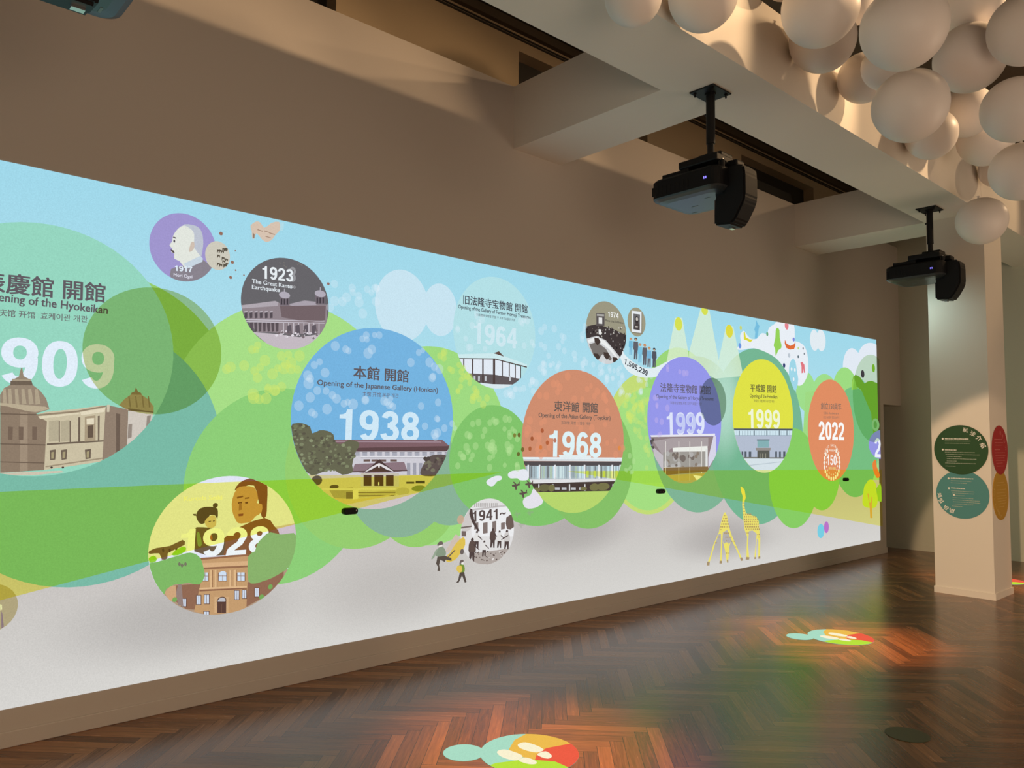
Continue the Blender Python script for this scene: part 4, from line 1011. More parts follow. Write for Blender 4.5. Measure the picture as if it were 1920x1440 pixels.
P 120 116 98 : 3227 1319 -2 5 -5 4 -8 2 -8 0 -7 -2 -5 -4 -2 -5 2 -6 5 -4 7 -2 8 0 8 2 5 4
P 120 116 98 : 3190 1311 -1 4 -4 3 -5 2 -6 0 -5 -2 -4 -3 -1 -4 1 -3 4 -3 5 -2 6 0 5 2 4 3
#caption|93||
T 96 88 92 : 2591 1869 3024 1866 85 0.03|本館 開館
#caption|93||
T 96 88 92 : 2336 1814 3275 1809 35 0.016|Opening of the Japanese Gallery (Honkan)
#caption|93||
T 110 104 116 : 2664 1757 2945 1757 30 0.012|主馆 开馆 본관 개관
#history_circle||terracotta circle headed 1968 with a flat roofed gallery|
E 207 142 112 : 4701 1475 614 591
#year_number|99||
T 222 242 246 : 4386 1347 5018 1333 211 0.035|1968
#building_picture|99||
P 184 214 110 : 4241 1085 904 -18 -10 -10 -51 -44 -56 -39 -60 -32 -64 -25 -66 -18 -68 -12 -69 -3 -69 3 -67 12 -67 18 -63 25 -60 32 -57 39 -51 44
P 74 62 58 : 4177 1168 1035 -20 -31 -42 -46 -49 -11 -10 -869 23 -34 36 -40 54
P 168 186 194 : 4129 1282 1145 -19 -20 -45 -33 -58 -13 -17 -1028 19 -32 56 -15 35
P 206 226 228 : 4151 1276 25 -1 2 -95 -8 0 -18 32
P 120 126 130 : 4185 1275 20 0 1 -96 -20 1
P 150 164 170 : 4220 1274 13 0 1 -96 -13 1
P 196 222 232 : 4255 1274 20 0 1 -97 -20 1
P 176 196 176 : 4290 1273 20 0 2 -97 -21 1
P 176 196 176 : 4325 1273 14 -1 1 -97 -14 1
P 120 126 130 : 4361 1272 27 0 1 -98 -27 1
P 176 196 176 : 4397 1271 27 0 1 -98 -27 1
P 196 222 232 : 4433 1271 28 -1 1 -98 -28 1
P 206 226 228 : 4470 1270 14 0 0 -99 -13 1
P 206 226 228 : 4507 1270 27 -1 1 -99 -27 1
P 206 226 228 : 4544 1269 14 0 1 -100 -14 1
P 150 164 170 : 4581 1268 14 0 1 -100 -14 1
P 196 222 232 : 4619 1268 14 -1 1 -100 -14 1
P 150 164 170 : 4657 1267 29 -1 0 -100 -28 1
P 176 196 176 : 4695 1266 15 0 1 -101 -15 0
P 206 226 228 : 4734 1266 29 -1 1 -101 -29 0
P 196 222 232 : 4773 1265 23 0 0 -102 -22 0
P 150 164 170 : 4812 1264 30 0 1 -103 -30 1
P 150 164 170 : 4852 1264 30 -1 0 -103 -30 1
P 206 226 228 : 4892 1263 15 0 0 -103 -15 0
P 120 126 130 : 4932 1262 15 0 1 -104 -15 1
P 206 226 228 : 4973 1262 23 -1 1 -104 -24 1
P 120 126 130 : 5014 1261 15 0 0 -105 -15 1
P 150 164 170 : 5055 1260 31 0 0 -105 -31 0
P 196 222 232 : 5096 1259 25 0 0 -105 -24 0
P 196 222 232 : 5138 1259 25 -1 0 -106 -24 1
P 206 226 228 : 5181 1258 16 0 0 -106 -16 0
P 196 222 232 : 5223 1257 17 0 0 -64 -16 -28
P 196 214 120 : 4826 1226 33 0 0 -58 -33 0
P 196 214 120 : 4917 1224 34 0 0 -59 -34 1
P 196 214 120 : 5036 1222 35 -1 0 -59 -35 1
P 196 214 120 : 5140 1220 36 -1 0 -60 -36 1
P 196 214 120 : 5202 1218 36 0 0 -28 -17 -30 -2 -2 -17 0
P 226 236 240 : 4102 1347 1194 -16 -10 -33 -1176 20 -7 25
P 226 238 240 : 4498 1362 402 -9 -17 -18 -377 6
P 146 160 170 : 4107 1328 1183 -16 -1 -5 -1181 17
P 84 78 80 : 4111 1316 1175 -19 -5 -17 -8 -19 -1144 19 -11 12
P 232 236 240 : 4151 1286 17 0 1 -104 -17 30
P 80 76 78 : 4168 1280 6 -1 1 -101 -4 0 -2 4
P 232 236 240 : 4274 1284 17 0 1 -109 -17 0
P 80 76 78 : 4291 1277 6 0 1 -103 -6 1
P 232 236 240 : 4445 1281 19 0 1 -111 -19 0
P 80 76 78 : 4464 1275 6 -1 1 -104 -6 0
P 232 236 240 : 4620 1278 19 0 1 -113 -19 0
P 80 76 78 : 4639 1272 7 0 1 -107 -7 0
P 232 236 240 : 4797 1276 20 -1 1 -115 -20 0
P 80 76 78 : 4817 1269 7 0 0 -109 -6 0
P 232 236 240 : 4976 1273 20 -1 1 -117 -21 0
P 80 76 78 : 4996 1266 7 0 1 -111 -7 0
P 232 236 240 : 5149 1270 21 0 0 -120 -21 1
P 80 76 78 : 5170 1263 7 0 0 -113 -7 0
P 232 236 240 : 5256 1268 20 0 -20 -46
P 226 226 228 : 4175 1172 1040 -19 -17 -23 -1002 10 -15 20
P 200 206 210 : 4166 1188 3 0 0 -6 -3 5
P 200 206 210 : 4179 1188 3 0 0 -21 -3 0
P 200 206 210 : 4192 1188 3 0 0 -21 -3 0
P 200 206 210 : 4205 1187 3 0 0 -20 -3 0
P 200 206 210 : 4218 1187 3 0 0 -21 -3 0
P 200 206 210 : 4231 1187 3 0 0 -21 -3 0
P 200 206 210 : 4244 1186 3 0 0 -21 -3 0
P 200 206 210 : 4257 1186 3 0 0 -21 -3 0
P 200 206 210 : 4270 1186 3 0 0 -21 -3 0
P 200 206 210 : 4283 1185 3 0 1 -21 -3 0
P 200 206 210 : 4297 1185 3 0 0 -21 -3 0
P 200 206 210 : 4310 1185 3 -1 0 -21 -3 1
P 200 206 210 : 4323 1184 3 0 0 -21 -3 0
P 200 206 210 : 4337 1184 3 0 0 -21 -3 0
P 200 206 210 : 4350 1183 3 0 0 -21 -3 0
P 200 206 210 : 4363 1183 3 0 1 -21 -3 0
P 200 206 210 : 4377 1183 3 0 0 -22 -3 1
P 200 206 210 : 4390 1182 3 0 1 -21 -3 0
P 200 206 210 : 4404 1182 3 0 0 -21 -3 0
P 200 206 210 : 4417 1182 3 0 1 -22 -3 0
P 200 206 210 : 4431 1181 3 0 0 -21 -3 0
P 200 206 210 : 4445 1181 3 0 0 -21 -3 0
P 200 206 210 : 4458 1181 3 -1 1 -21 -3 0
P 200 206 210 : 4472 1180 3 0 0 -21 -3 0
P 200 206 210 : 4486 1180 3 0 0 -22 -3 0
P 200 206 210 : 4500 1179 3 0 0 -21 -3 0
P 200 206 210 : 4514 1179 3 0 0 -21 -3 0
P 200 206 210 : 4528 1179 3 0 0 -22 -3 0
P 200 206 210 : 4541 1178 4 0 0 -21 -3 0
P 200 206 210 : 4555 1178 4 0 0 -22 -3 0
P 200 206 210 : 4569 1178 4 0 0 -22 -3 0
P 200 206 210 : 4584 1177 3 0 0 -22 -3 1
P 200 206 210 : 4598 1177 3 0 0 -22 -3 0
P 200 206 210 : 4612 1176 3 0 0 -21 -3 0
P 200 206 210 : 4626 1176 3 0 0 -22 -3 0
P 200 206 210 : 4640 1176 3 0 1 -22 -4 0
P 200 206 210 : 4655 1175 3 0 0 -22 -3 1
P 200 206 210 : 4669 1175 3 0 0 -22 -3 0
P 200 206 210 : 4683 1175 3 -1 1 -21 -4 0
P 200 206 210 : 4698 1174 3 0 0 -22 -3 0
P 200 206 210 : 4712 1174 3 0 0 -22 -3 0
P 200 206 210 : 4727 1173 3 0 0 -22 -3 0
P 200 206 210 : 4741 1173 3 0 0 -22 -3 0
P 200 206 210 : 4756 1173 3 0 0 -23 -3 1
P 200 206 210 : 4770 1172 4 0 0 -22 -4 0
P 200 206 210 : 4785 1172 3 0 0 -22 -3 0
P 200 206 210 : 4800 1171 3 0 0 -22 -3 0
P 200 206 210 : 4814 1171 4 0 0 -22 -3 0
P 200 206 210 : 4829 1171 4 0 0 -23 -4 0
P 200 206 210 : 4844 1170 3 0 1 -22 -4 0
P 200 206 210 : 4859 1170 3 0 0 -23 -3 1
P 200 206 210 : 4874 1169 3 0 0 -22 -3 0
P 200 206 210 : 4889 1169 3 0 0 -22 -3 0
P 200 206 210 : 4904 1169 3 0 0 -23 -3 0
P 200 206 210 : 4919 1168 3 0 1 -22 -4 0
P 200 206 210 : 4934 1168 4 0 0 -23 -4 0
P 200 206 210 : 4949 1167 4 0 0 -22 -4 0
P 200 206 210 : 4965 1167 3 0 0 -23 -3 0
P 200 206 210 : 4980 1167 3 0 0 -23 -3 0
P 200 206 210 : 4995 1166 4 0 0 -23 -4 1
P 200 206 210 : 5011 1166 3 0 0 -23 -3 0
P 200 206 210 : 5026 1165 3 0 0 -22 -3 0
P 200 206 210 : 5041 1165 4 0 0 -23 -4 0
P 200 206 210 : 5057 1165 3 -1 0 -22 -3 0
P 200 206 210 : 5072 1164 4 0 0 -23 -3 0
P 200 206 210 : 5088 1164 4 0 0 -23 -4 0
P 200 206 210 : 5104 1163 3 0 0 -23 -3 0
P 200 206 210 : 5119 1163 4 0 0 -23 -4 0
P 200 206 210 : 5135 1162 4 0 0 -23 -4 1
P 200 206 210 : 5151 1162 3 0 1 -23 -4 0
P 200 206 210 : 5167 1162 3 -1 0 -23 -3 1
P 200 206 210 : 5183 1161 3 0 0 -23 -3 0
P 200 206 210 : 5199 1161 3 0 0 -23 -3 0
P 200 206 210 : 5215 1160 3 0 0 -3 -3 -5
P 214 214 214 : 4268 1133 13 0 1 -52 -13 0
P 214 214 214 : 4424 1128 14 0 0 -53 -13 0
P 214 214 214 : 4617 1122 14 0 1 -55 -15 1
P 214 214 214 : 4802 1116 14 0 1 -56 -15 1
P 214 214 214 : 5158 1104 16 0 0 -5 -16 -17
P 190 192 196 : 4455 1101 55 -2 0 -19 -55 3
P 190 192 196 : 4531 1098 56 -2 1 -18 -56 2
P 190 192 196 : 4641 1094 57 -2 0 -19 -57 3
P 190 192 196 : 4737 1091 58 -2 0 -19 -58 2
P 108 104 70 : 4394 1102 -2 8 -6 7 -9 6 -12 4 -15 3 -15 1 -15 -1 -15 -3 -12 -4 -9 -6 -6 -7 -2 -8 2 -7 6 -7 9 -6 12 -5 15 -3 15 -1 15 1 15 3 12 5 9 6 6 7
P 120 116 76 : 4455 1098 -4 12 -11 10 -15 6 -16 0 -16 -6 -10 -10 -4 -12 4 -13 10 -10 16 -5 16 0 15 5 11 10
P 120 116 76 : 4985 1087 -2 8 -6 7 -9 7 -12 4 -14 4 -15 1 -16 -1 -14 -4 -12 -4 -9 -7 -6 -7 -2 -8 2 -8 6 -8 9 -6 12 -5 14 -3 16 -1 15 1 14 3 12 5 9 6 6 8
P 120 116 76 : 5123 1088 -3 8 -8 8 -14 6 -18 5 -20 4 -23 1 -22 -1 -21 -4 -17 -5 -14 -6 -9 -8 -3 -8 3 -8 9 -8 14 -6 17 -5 21 -4 22 -1 23 1 20 4 18 5 14 6 8 8
P 120 116 76 : 4835 1079 -2 4 -4 3 -6 4 -9 2 -10 2 -10 0 -11 0 -10 -2 -8 -2 -6 -4 -5 -3 -1 -4 1 -4 5 -4 6 -3 8 -3 10 -1 11 -1 10 1 10 1 9 3 6 3 4 4
P 120 116 76 : 4290 1089 -1 5 -4 4 -7 4 -9 3 -11 2 -11 1 -11 -1 -11 -2 -2 0 32 -35 3 0 11 2 9 3 7 4 4 5
#caption|99||
T 104 92 86 : 4437 1712 4968 1713 85 0.028|東洋館 開館
#caption|99||
T 104 92 86 : 4264 1661 5133 1657 37 0.016|Opening of the Asian Gallery (Toyokan)
#caption|99||
T 120 104 96 : 4522 1607 4877 1607 27 0.012|东洋馆 开馆 동양관 개관
#history_circle||small khaki circle headed 1974 with a dense crowd|
E 156 152 130 : 5077 2415 267 272
#crowd_picture|105||
P 66 58 58 : 4812 2441 139 33 204 -17 189 -39 0 -3 -2 -31 -5 -30 -8 -29 -12 -28 -14 -27 -17 -25 -20 -23 -23 -20 -16 -12 -131 105 -145 64 -127 -29 -7 24 -5 30 -2 31
P 120 112 106 : 5137 2463 6 3 1 -8 -4 -2
P 120 112 106 : 4943 2402 14 6 2 -18 -13 -5
P 120 112 106 : 4929 2421 14 5 1 -17 -12 -5
P 226 226 224 : 5201 2317 6 3 1 -8 -4 -2
P 120 112 106 : 4965 2454 13 6 1 -17 -11 -5
P 120 112 106 : 4879 2363 6 3 0 -8 -3 -2
P 190 188 180 : 5010 2380 10 4 2 -14 -9 -3
P 40 36 38 : 5290 2323 15 6 1 -18 -13 -5
P 120 112 106 : 4947 2429 10 4 1 -12 -8 -4
P 120 112 106 : 5022 2430 9 4 1 -11 -7 -3
P 226 226 224 : 5273 2482 11 5 2 -14 -10 -4
P 226 226 224 : 4954 2402 6 3 0 -8 -4 -2
P 40 36 38 : 4826 2399 9 4 1 -12 -7 -3
P 40 36 38 : 4890 2443 13 6 1 -17 -11 -4
P 120 112 106 : 4996 2431 13 5 1 -16 -11 -5
P 190 188 180 : 5311 2369 10 4 1 -12 -8 -4
P 40 36 38 : 5308 2386 9 4 1 -11 -7 -2
P 40 36 38 : 5096 2472 9 4 1 -12 -7 -3
P 120 112 106 : 5141 2465 11 5 2 -15 -10 -4
P 226 226 224 : 5128 2409 11 4 1 -13 -9 -3
P 120 112 106 : 5318 2493 10 4 1 -12 -7 -3
P 40 36 38 : 4901 2409 12 6 1 -16 -10 -4
P 226 226 224 : 4965 2369 12 5 1 -16 -10 -4
P 190 188 180 : 5328 2325 1 1 0 -1 -1 -1
P 120 112 106 : 5153 2414 8 3 1 -11 -6 -3
P 40 36 38 : 5150 2457 12 4 1 -14 -10 -4
P 190 188 180 : 5164 2426 13 6 2 -17 -12 -4
P 190 188 180 : 5251 2334 10 5 1 -14 -8 -3
P 40 36 38 : 5207 2299 15 6 1 -18 -13 -5
P 40 36 38 : 5282 2277 14 5 2 -17 -13 -5
P 190 188 180 : 4871 2392 6 3 1 -8 -4 -2
P 226 226 224 : 5286 2267 12 5 0 -9 -5 -7 -4 -2
P 190 188 180 : 5060 2441 10 5 1 -13 -8 -4
P 226 226 224 : 5158 2350 9 4 1 -12 -7 -3
P 120 112 106 : 4986 2401 13 6 2 -17 -12 -4
P 226 226 224 : 5239 2475 8 3 1 -10 -6 -3
P 226 226 224 : 5300 2292 14 6 0 -7 -7 -13 -4 -2
P 226 226 224 : 5080 2461 9 4 1 -11 -7 -3
P 226 226 224 : 5264 2297 7 2 0 -8 -4 -2
P 40 36 38 : 5263 2471 10 4 1 -13 -8 -3
P 120 112 106 : 4890 2436 9 4 1 -11 -7 -4
P 40 36 38 : 5116 2387 8 4 1 -10 -6 -2
P 120 112 106 : 5032 2437 6 2 0 -7 -3 -2
P 120 112 106 : 5230 2346 6 3 1 -8 -4 -2
P 120 112 106 : 5136 2372 9 3 1 -11 -7 -3
P 120 112 106 : 5211 2408 14 6 2 -18 -13 -5
P 226 226 224 : 5049 2409 11 5 1 -13 -9 -4
P 226 226 224 : 5234 2433 7 3 1 -9 -5 -2
P 40 36 38 : 5308 2402 15 6 1 -17 -13 -5
P 120 112 106 : 5310 2312 14 5 0 -4 -6 -15 -5 -2
P 226 226 224 : 5104 2450 11 5 1 -14 -9 -4
P 226 226 224 : 5056 2412 9 4 1 -11 -7 -3
P 40 36 38 : 4823 2419 10 4 1 -12 -8 -4
P 190 188 180 : 5307 2482 9 4 1 -12 -7 -3
P 190 188 180 : 5248 2430 8 3 0 -9 -5 -3
P 40 36 38 : 5312 2433 11 5 2 -14 -10 -4
P 190 188 180 : 5004 2407 14 6 1 -17 -12 -5
P 190 188 180 : 5170 2444 9 4 1 -12 -7 -3
P 208 210 212 : 4821 2339 130 34 116 -27 103 -69 87 -63 -14 -12 -24 -18 -26 -15 -28 -11 -29 -9 -25 -4 -6 -1 -28 -2 -30 2 -29 5 -29 9 -28 11 -26 15 -24 18 -23 20 -19 23 -18 25 -14 27 -12 28
P 236 238 238 : 4838 2329 113 35 101 -23 103 -69 82 -75 -5 -3 -32 12 -89 66 -102 44 -86 12 -77 -26
P 120 114 110 : 4853 2293 98 28 116 -48 81 -81 -22 -21 -103 50 -43 -42 -69 23 0 0 -3 2
P 70 58 54 : 4916 2356 57 0 28 -31 -42 -33 -36 26
P 70 58 54 : 4909 2221 57 0 29 -31 -30 -22 -4 1 -26 15 -22 16
P 70 58 54 : 5155 2207 60 0 14 -16 -10 -7 -26 -15 -20 -8 -10 7
P 70 58 54 : 5038 2241 58 0 30 -31 -44 -33 -37 26
P 92 86 86 : 4943 2570 108 8 -2 -108 -105 -11
P 170 168 164 : 4950 2563 94 7 -2 -18 -92 -6
P 228 228 226 : 4973 2535 46 3 1 -54 -47 -2
P 236 236 234 : 4972 2433 36 1 -3 -46 -31 0
#year_number|105||
T 236 238 236 : 5095 2558 5237 2556 45 0.03|1974
#caption|105||
T 88 84 78 : 5059 2512 5305 2514 19 0.014|Mona Lisa Exhibition
#history_circle||small khaki circle with a white framed portrait|
E 158 154 130 : 5489 2552 129 132
#framed_portrait_picture|109||
P 104 98 84 : 5422 2644 143 6 -1 -198 -142 -2
P 230 234 238 : 5417 2647 143 7 -4 -197 -139 -2
P 110 108 110 : 5442 2623 95 3 -3 -146 -92 1
E 60 54 56 : 5491 2570 27 38
E 206 200 192 : 5493 2578 16 17
P 74 66 66 : 5448 2481 10 47 27 18 27 0 19 -20 1 -45
P 196 190 184 : 5470 2514 38 1 -6 -13 -35 -1
#banner_number|40||
T 48 48 56 : 5312 2159 5640 2070 50 0.028|1,505,239
#figure_drawing|40||
E 206 140 90 : 5406 2391 18 11
E 196 160 130 : 5406 2386 11 8
P 120 186 216 : 5381 2372 50 2 5 -50 -8 -13 -44 -1 -8 12
P 130 190 220 : 5386 2312 40 0 -3 -64 -15 -6 -1 56 -6 -54 -17 -1
#figure_drawing|40||
E 60 56 60 : 5477 2395 22 14
E 196 160 130 : 5477 2389 14 10
P 98 98 106 : 5445 2372 63 1 6 -61 -9 -17 -57 -1 -9 15
P 92 92 102 : 5452 2296 50 1 -4 -81 -18 -7 -2 70 -8 -67 -22 -1
#figure_drawing|40||
E 200 140 96 : 5537 2351 20 13
E 196 160 130 : 5537 2345 13 9
P 126 196 226 : 5509 2330 57 2 5 -56 -8 -15 -52 -1 -8 14
P 126 190 220 : 5514 2262 46 0 -3 -72 -17 -7 -2 63 -7 -60 -20 -1
#figure_drawing|40||
E 206 140 90 : 5605 2350 22 14
E 196 160 130 : 5605 2344 14 10
P 100 98 104 : 5573 2328 63 1 6 -61 -9 -17 -57 0 -9 15
P 98 98 108 : 5579 2253 51 0 -4 -80 -19 -8 -1 70 -8 -66 -22 -2
#figure_drawing|40||
E 200 140 90 : 5670 2329 21 13
E 196 160 130 : 5670 2323 14 10
P 120 180 216 : 5639 2307 61 2 6 -59 -9 -16 -55 -1 -9 15
P 110 112 122 : 5645 2235 49 0 -3 -77 -19 -6 -1 66 -8 -63 -21 -2
#figure_drawing|40||
E 50 50 58 : 5745 2326 21 13
E 196 160 130 : 5745 2320 13 9
P 84 86 98 : 5716 2305 59 1 6 -56 -9 -16 -53 0 -9 14
P 84 86 98 : 5721 2236 48 0 -4 -74 -17 -7 -2 64 -7 -61 -21 -1
#history_circle||violet circle headed 1999 with a glass fronted building|
E 150 152 234 : 6241 1684 601 608
#year_number|118||
T 222 228 250 : 5936 1530 6549 1551 216 0.035|1999
#year_number|118||
T 196 204 244 : 6077 1551 6398 1561 187 0.02|99
#building_picture|118||
P 178 172 124 : 5869 1206 773 26 -26 -24 -55 -39 -59 -33 -63 -27 -64 -18 -67 -12 -67 -4 -67 4 -67 12 -65 18 -62 27 -59 33
P 146 130 132 : 5690 1518 1029 11 -3 -212 -22 -32 -28 -32 -50 -45 -35 -25 -648 -21 -12 7 -53 38 -86 85 -11 12 -39 56 -13 23
P 170 160 162 : 5728 1479 300 30 582 5 -1 -83 -582 -10 -160 -76
P 196 190 196 : 5712 1431 163 -86 -1 -135 16 -19 -17 12 -110 112 -25 37
P 160 156 150 : 5875 1375 683 5 -3 -214 -624 -3 -10 6 -47 33
P 120 110 104 : 6063 1349 -3 9 -7 7 -11 4 -11 0 -11 -4 -7 -7 -3 -9 3 -9 7 -7 11 -4 11 0 11 4 7 7
P 178 176 174 : 5976 1361 -3 10 -8 8 -12 5 -14 0 -12 -5 -8 -8 -3 -10 3 -10 8 -9 12 -4 14 0 12 4 8 9
P 140 128 116 : 6424 1253 -2 7 -7 7 -9 3 -11 0 -9 -3 -7 -7 -2 -7 2 -8 7 -6 9 -4 11 0 9 4 7 6
P 178 176 174 : 6152 1255 -3 13 -11 10 -15 6 -17 0 -16 -6 -10 -10 -4 -13 4 -13 10 -10 16 -6 17 0 15 6 11 10
P 178 176 174 : 6060 1237 -4 12 -10 11 -15 5 -17 0 -15 -5 -10 -11 -4 -12 4 -13 10 -10 15 -6 17 0 15 6 10 10
P 140 128 116 : 6427 1333 -2 9 -8 7 -10 3 -12 0 -10 -3 -7 -7 -3 -9 3 -8 7 -7 10 -4 12 0 10 4 8 7
P 178 176 174 : 6486 1224 -1 8 -4 8 -7 6 -8 5 -10 3 -11 1 -11 -1 -10 -3 -8 -5 -7 -6 -4 -8 -1 -8 1 -8 4 -7 7 -7 8 -4 10 -4 11 -1 11 1 10 4 8 4 7 7 4 7
P 140 128 116 : 5977 1281 -4 12 -9 9 -13 5 -15 0 -13 -5 -9 -9 -3 -12 3 -11 9 -9 13 -5 15 0 13 5 9 9
P 140 128 116 : 6068 1329 -2 8 -7 6 -9 4 -11 0 -9 -4 -7 -6 -2 -8 2 -8 7 -6 9 -4 11 0 9 4 7 6
P 140 128 116 : 6454 1359 -3 9 -7 7 -10 3 -12 0 -10 -3 -7 -7 -2 -9 2 -8 7 -7 10 -3 12 0 10 3 7 7
P 178 176 174 : 6487 1240 -3 10 -9 9 -13 4 -14 0 -13 -4 -8 -9 -4 -10 4 -10 8 -8 13 -5 14 0 13 5 9 8
P 120 110 104 : 6184 1322 -3 10 -8 8 -12 4 -12 0 -12 -4 -8 -8 -3 -10 3 -9 8 -8 12 -4 12 0 12 4 8 8
P 120 110 104 : 6097 1251 -2 6 -5 5 -7 3 -8 0 -7 -3 -5 -5 -1 -6 1 -6 5 -4 7 -3 8 0 7 3 5 4
P 140 128 116 : 6210 1224 -3 10 -9 8 -12 5 -14 0 -12 -5 -8 -8 -3 -10 3 -10 8 -8 12 -5 14 0 12 5 9 8
P 120 110 104 : 6229 1315 -2 8 -4 8 -7 7 -9 5 -10 4 -12 1 -11 -1 -10 -4 -9 -5 -7 -7 -4 -8 -2 -8 2 -9 4 -8 7 -7 9 -5 10 -4 11 -1 12 1 10 4 9 5 7 7 4 8
P 178 176 174 : 5963 1240 -3 11 -9 9 -13 5 -14 0 -13 -5 -9 -9 -3 -11 3 -11 9 -9 13 -5 14 0 13 5 9 9
P 178 176 174 : 6097 1314 -3 12 -10 10 -14 5 -16 0 -15 -5 -10 -10 -3 -12 3 -12 10 -10 15 -5 16 0 14 5 10 10
P 120 110 104 : 6317 1334 -2 8 -8 7 -10 4 -11 0 -11 -4 -7 -7 -2 -8 2 -9 7 -7 11 -4 11 0 10 4 8 7
P 120 110 104 : 6373 1322 -3 11 -10 9 -13 5 -15 0 -13 -5 -9 -9 -3 -11 3 -11 9 -9 13 -4 15 0 13 4 10 9
P 120 110 104 : 5989 1237 -3 8 -6 6 -10 4 -10 0 -9 -4 -7 -6 -2 -8 2 -8 7 -7 9 -3 10 0 10 3 6 7
P 178 176 174 : 5955 1270 -3 13 -11 10 -16 6 -17 0 -15 -6 -11 -10 -4 -13 4 -14 11 -10 15 -6 17 0 16 6 11 10
P 178 176 174 : 6374 1226 -2 6 -4 5 -8 2 -7 0 -8 -2 -4 -5 -2 -6 2 -6 4 -4 8 -3 7 0 8 3 4 4
P 140 128 116 : 6124 1342 -3 11 -10 9 -13 5 -15 0 -14 -5 -9 -9 -3 -11 3 -12 9 -9 14 -5 15 0 13 5 10 9
P 178 176 174 : 6356 1350 -4 11 -9 9 -14 5 -15 0 -14 -5 -9 -9 -3 -11 3 -11 9 -9 14 -5 15 0 14 5 9 9
P 120 110 104 : 6104 1328 -4 11 -8 9 -13 5 -15 0 -12 -5 -9 -9 -3 -11 3 -10 9 -9 12 -5 15 0 13 5 8 9
P 120 110 104 : 6114 1361 -2 6 -5 5 -7 3 -7 0 -7 -3 -5 -5 -2 -6 2 -6 5 -4 7 -3 7 0 7 3 5 4
P 236 238 232 : 6019 1416 575 17 3 -33 -39 -20 -531 -1
P 226 228 226 : 6558 1401 39 4 -2 -179 -39 -4
P 232 232 240 : 5682 1531 1046 27 0 -25 -1031 -18
P 216 214 232 : 6701 1533 40 2 -2 -191 -21 -30 -112 -98 1 102
P 226 222 216 : 5909 1475 9 0 -1 -303 -10 6
P 226 222 216 : 6113 1476 10 0 -3 -320 -9 1
P 226 222 216 : 6290 1476 11 0 -3 -324 -10 0
P 226 222 216 : 6488 1477 11 0 -4 -330 -11 0
P 226 222 210 : 5875 1239 731 -13 0 -8 -731 13
P 134 108 70 : 5875 1234 731 -3 0 -30 -23 -17 -654 -20 -8 5 -47 33
P 186 170 100 : 5931 1163 622 2 -51 -29 -63 -27 -14 -4 -368 0 -15 4 -62 27
P 214 204 160 : 5908 1234 8 0 -1 -61 -8 5
P 214 204 160 : 6111 1230 8 0 -1 -128 -8 1
P 214 204 160 : 6288 1227 9 0 -1 -130 -9 0
P 236 236 214 : 6342 1156 156 -19 -71 -31 -18 -6
P 88 84 82 : 5743 1420 -2 6 -4 5 -6 2 -7 0 -6 -2 -4 -5 -2 -6 2 -5 4 -5 6 -3 7 0 6 3 4 5
P 88 84 82 : 5709 1476 -2 5 -4 5 -6 3 -7 0 -6 -3 -4 -5 -2 -5 2 -6 4 -5 6 -2 7 0 6 2 4 5
P 88 84 82 : 5738 1490 -2 6 -4 4 -6 3 -7 0 -6 -3 -4 -4 -2 -6 2 -6 4 -4 6 -3 7 0 6 3 4 4
P 88 84 82 : 5719 1424 -2 6 -4 5 -6 2 -7 0 -6 -2 -1 -1 6 -14 5 -9 3 0 6 3 4 4
P 88 84 82 : 5717 1458 -1 6 -4 5 -6 2 -7 0 -6 -2 -5 -5 -1 -6 1 -5 5 -5 6 -3 7 0 6 3 4 5
P 88 84 82 : 5722 1477 -2 5 -4 5 -6 3 -7 0 -6 -3 -4 -5 -2 -5 2 -6 4 -5 6 -2 7 0 6 2 4 5
P 88 84 82 : 5694 1441 -1 5 -5 5 -2 1 7 -16
P 88 84 82 : 5712 1474 -2 6 -4 4 -6 3 -7 0 -6 -3 -4 -4 -2 -6 2 -6 4 -5 6 -2 7 0 6 2 4 5
P 88 84 82 : 5709 1409 -2 6 -4 4 -4 2 0 -1 9 -15
#caption|118||
T 104 98 116 : 5832 1934 6655 1945 85 0.022|法隆寺宝物館 開館
#caption|118||
T 104 98 116 : 5772 1876 6705 1887 35 0.014|Opening of the Gallery of Horyuji Treasures
#caption|118||
T 122 118 146 : 5984 1824 6499 1832 29 0.01|法隆寺宝物馆 开馆 호류지보물관 개관
#history_circle||bright yellow circle headed 1999 with a pale stone building|
E 224 226 72 : 7677 1761 628 616
#year_number|125||
T 240 246 214 : 7357 1620 8009 1626 206 0.03|1999
#building_picture|125||
P 180 190 208 : 7073 1599 1214 17 -17 -58 -27 -64 -34 -60 -41 -57 -47 -51 -44 -39 -810 9 -34 30 -47 51 -40 57 -34 60 -27 64
P 206 228 238 : 7074 1594 1211 17 -15 -53 -2 -4 -1177 -11 -6 15
P 130 146 156 : 7123 1589 5 0 -1 -43 -5 0
P 130 146 156 : 7176 1590 5 0 -1 -43 -5 0
P 130 146 156 : 7229 1591 6 0 -1 -44 -6 0
P 130 146 156 : 7283 1591 5 1 0 -44 -6 0
P 130 146 156 : 7337 1592 6 0 -1 -44 -5 0
P 130 146 156 : 7392 1593 6 0 -1 -44 -6 0
P 130 146 156 : 7448 1594 5 0 -1 -45 -5 0
P 130 146 156 : 7503 1594 6 0 -1 -44 -6 0
P 130 146 156 : 7560 1595 5 0 -1 -45 -5 0
P 130 146 156 : 7617 1596 5 0 -1 -45 -5 0
P 130 146 156 : 7674 1597 6 0 -1 -46 -6 0
P 130 146 156 : 7732 1597 6 0 -1 -45 -6 0
P 130 146 156 : 7790 1598 6 0 -1 -45 -6 -1
P 130 146 156 : 7849 1599 6 0 -1 -46 -6 0
P 130 146 156 : 7909 1600 6 0 -1 -46 -6 0
P 130 146 156 : 7969 1601 6 0 -1 -47 -6 0
P 130 146 156 : 8029 1601 7 0 -2 -46 -6 0
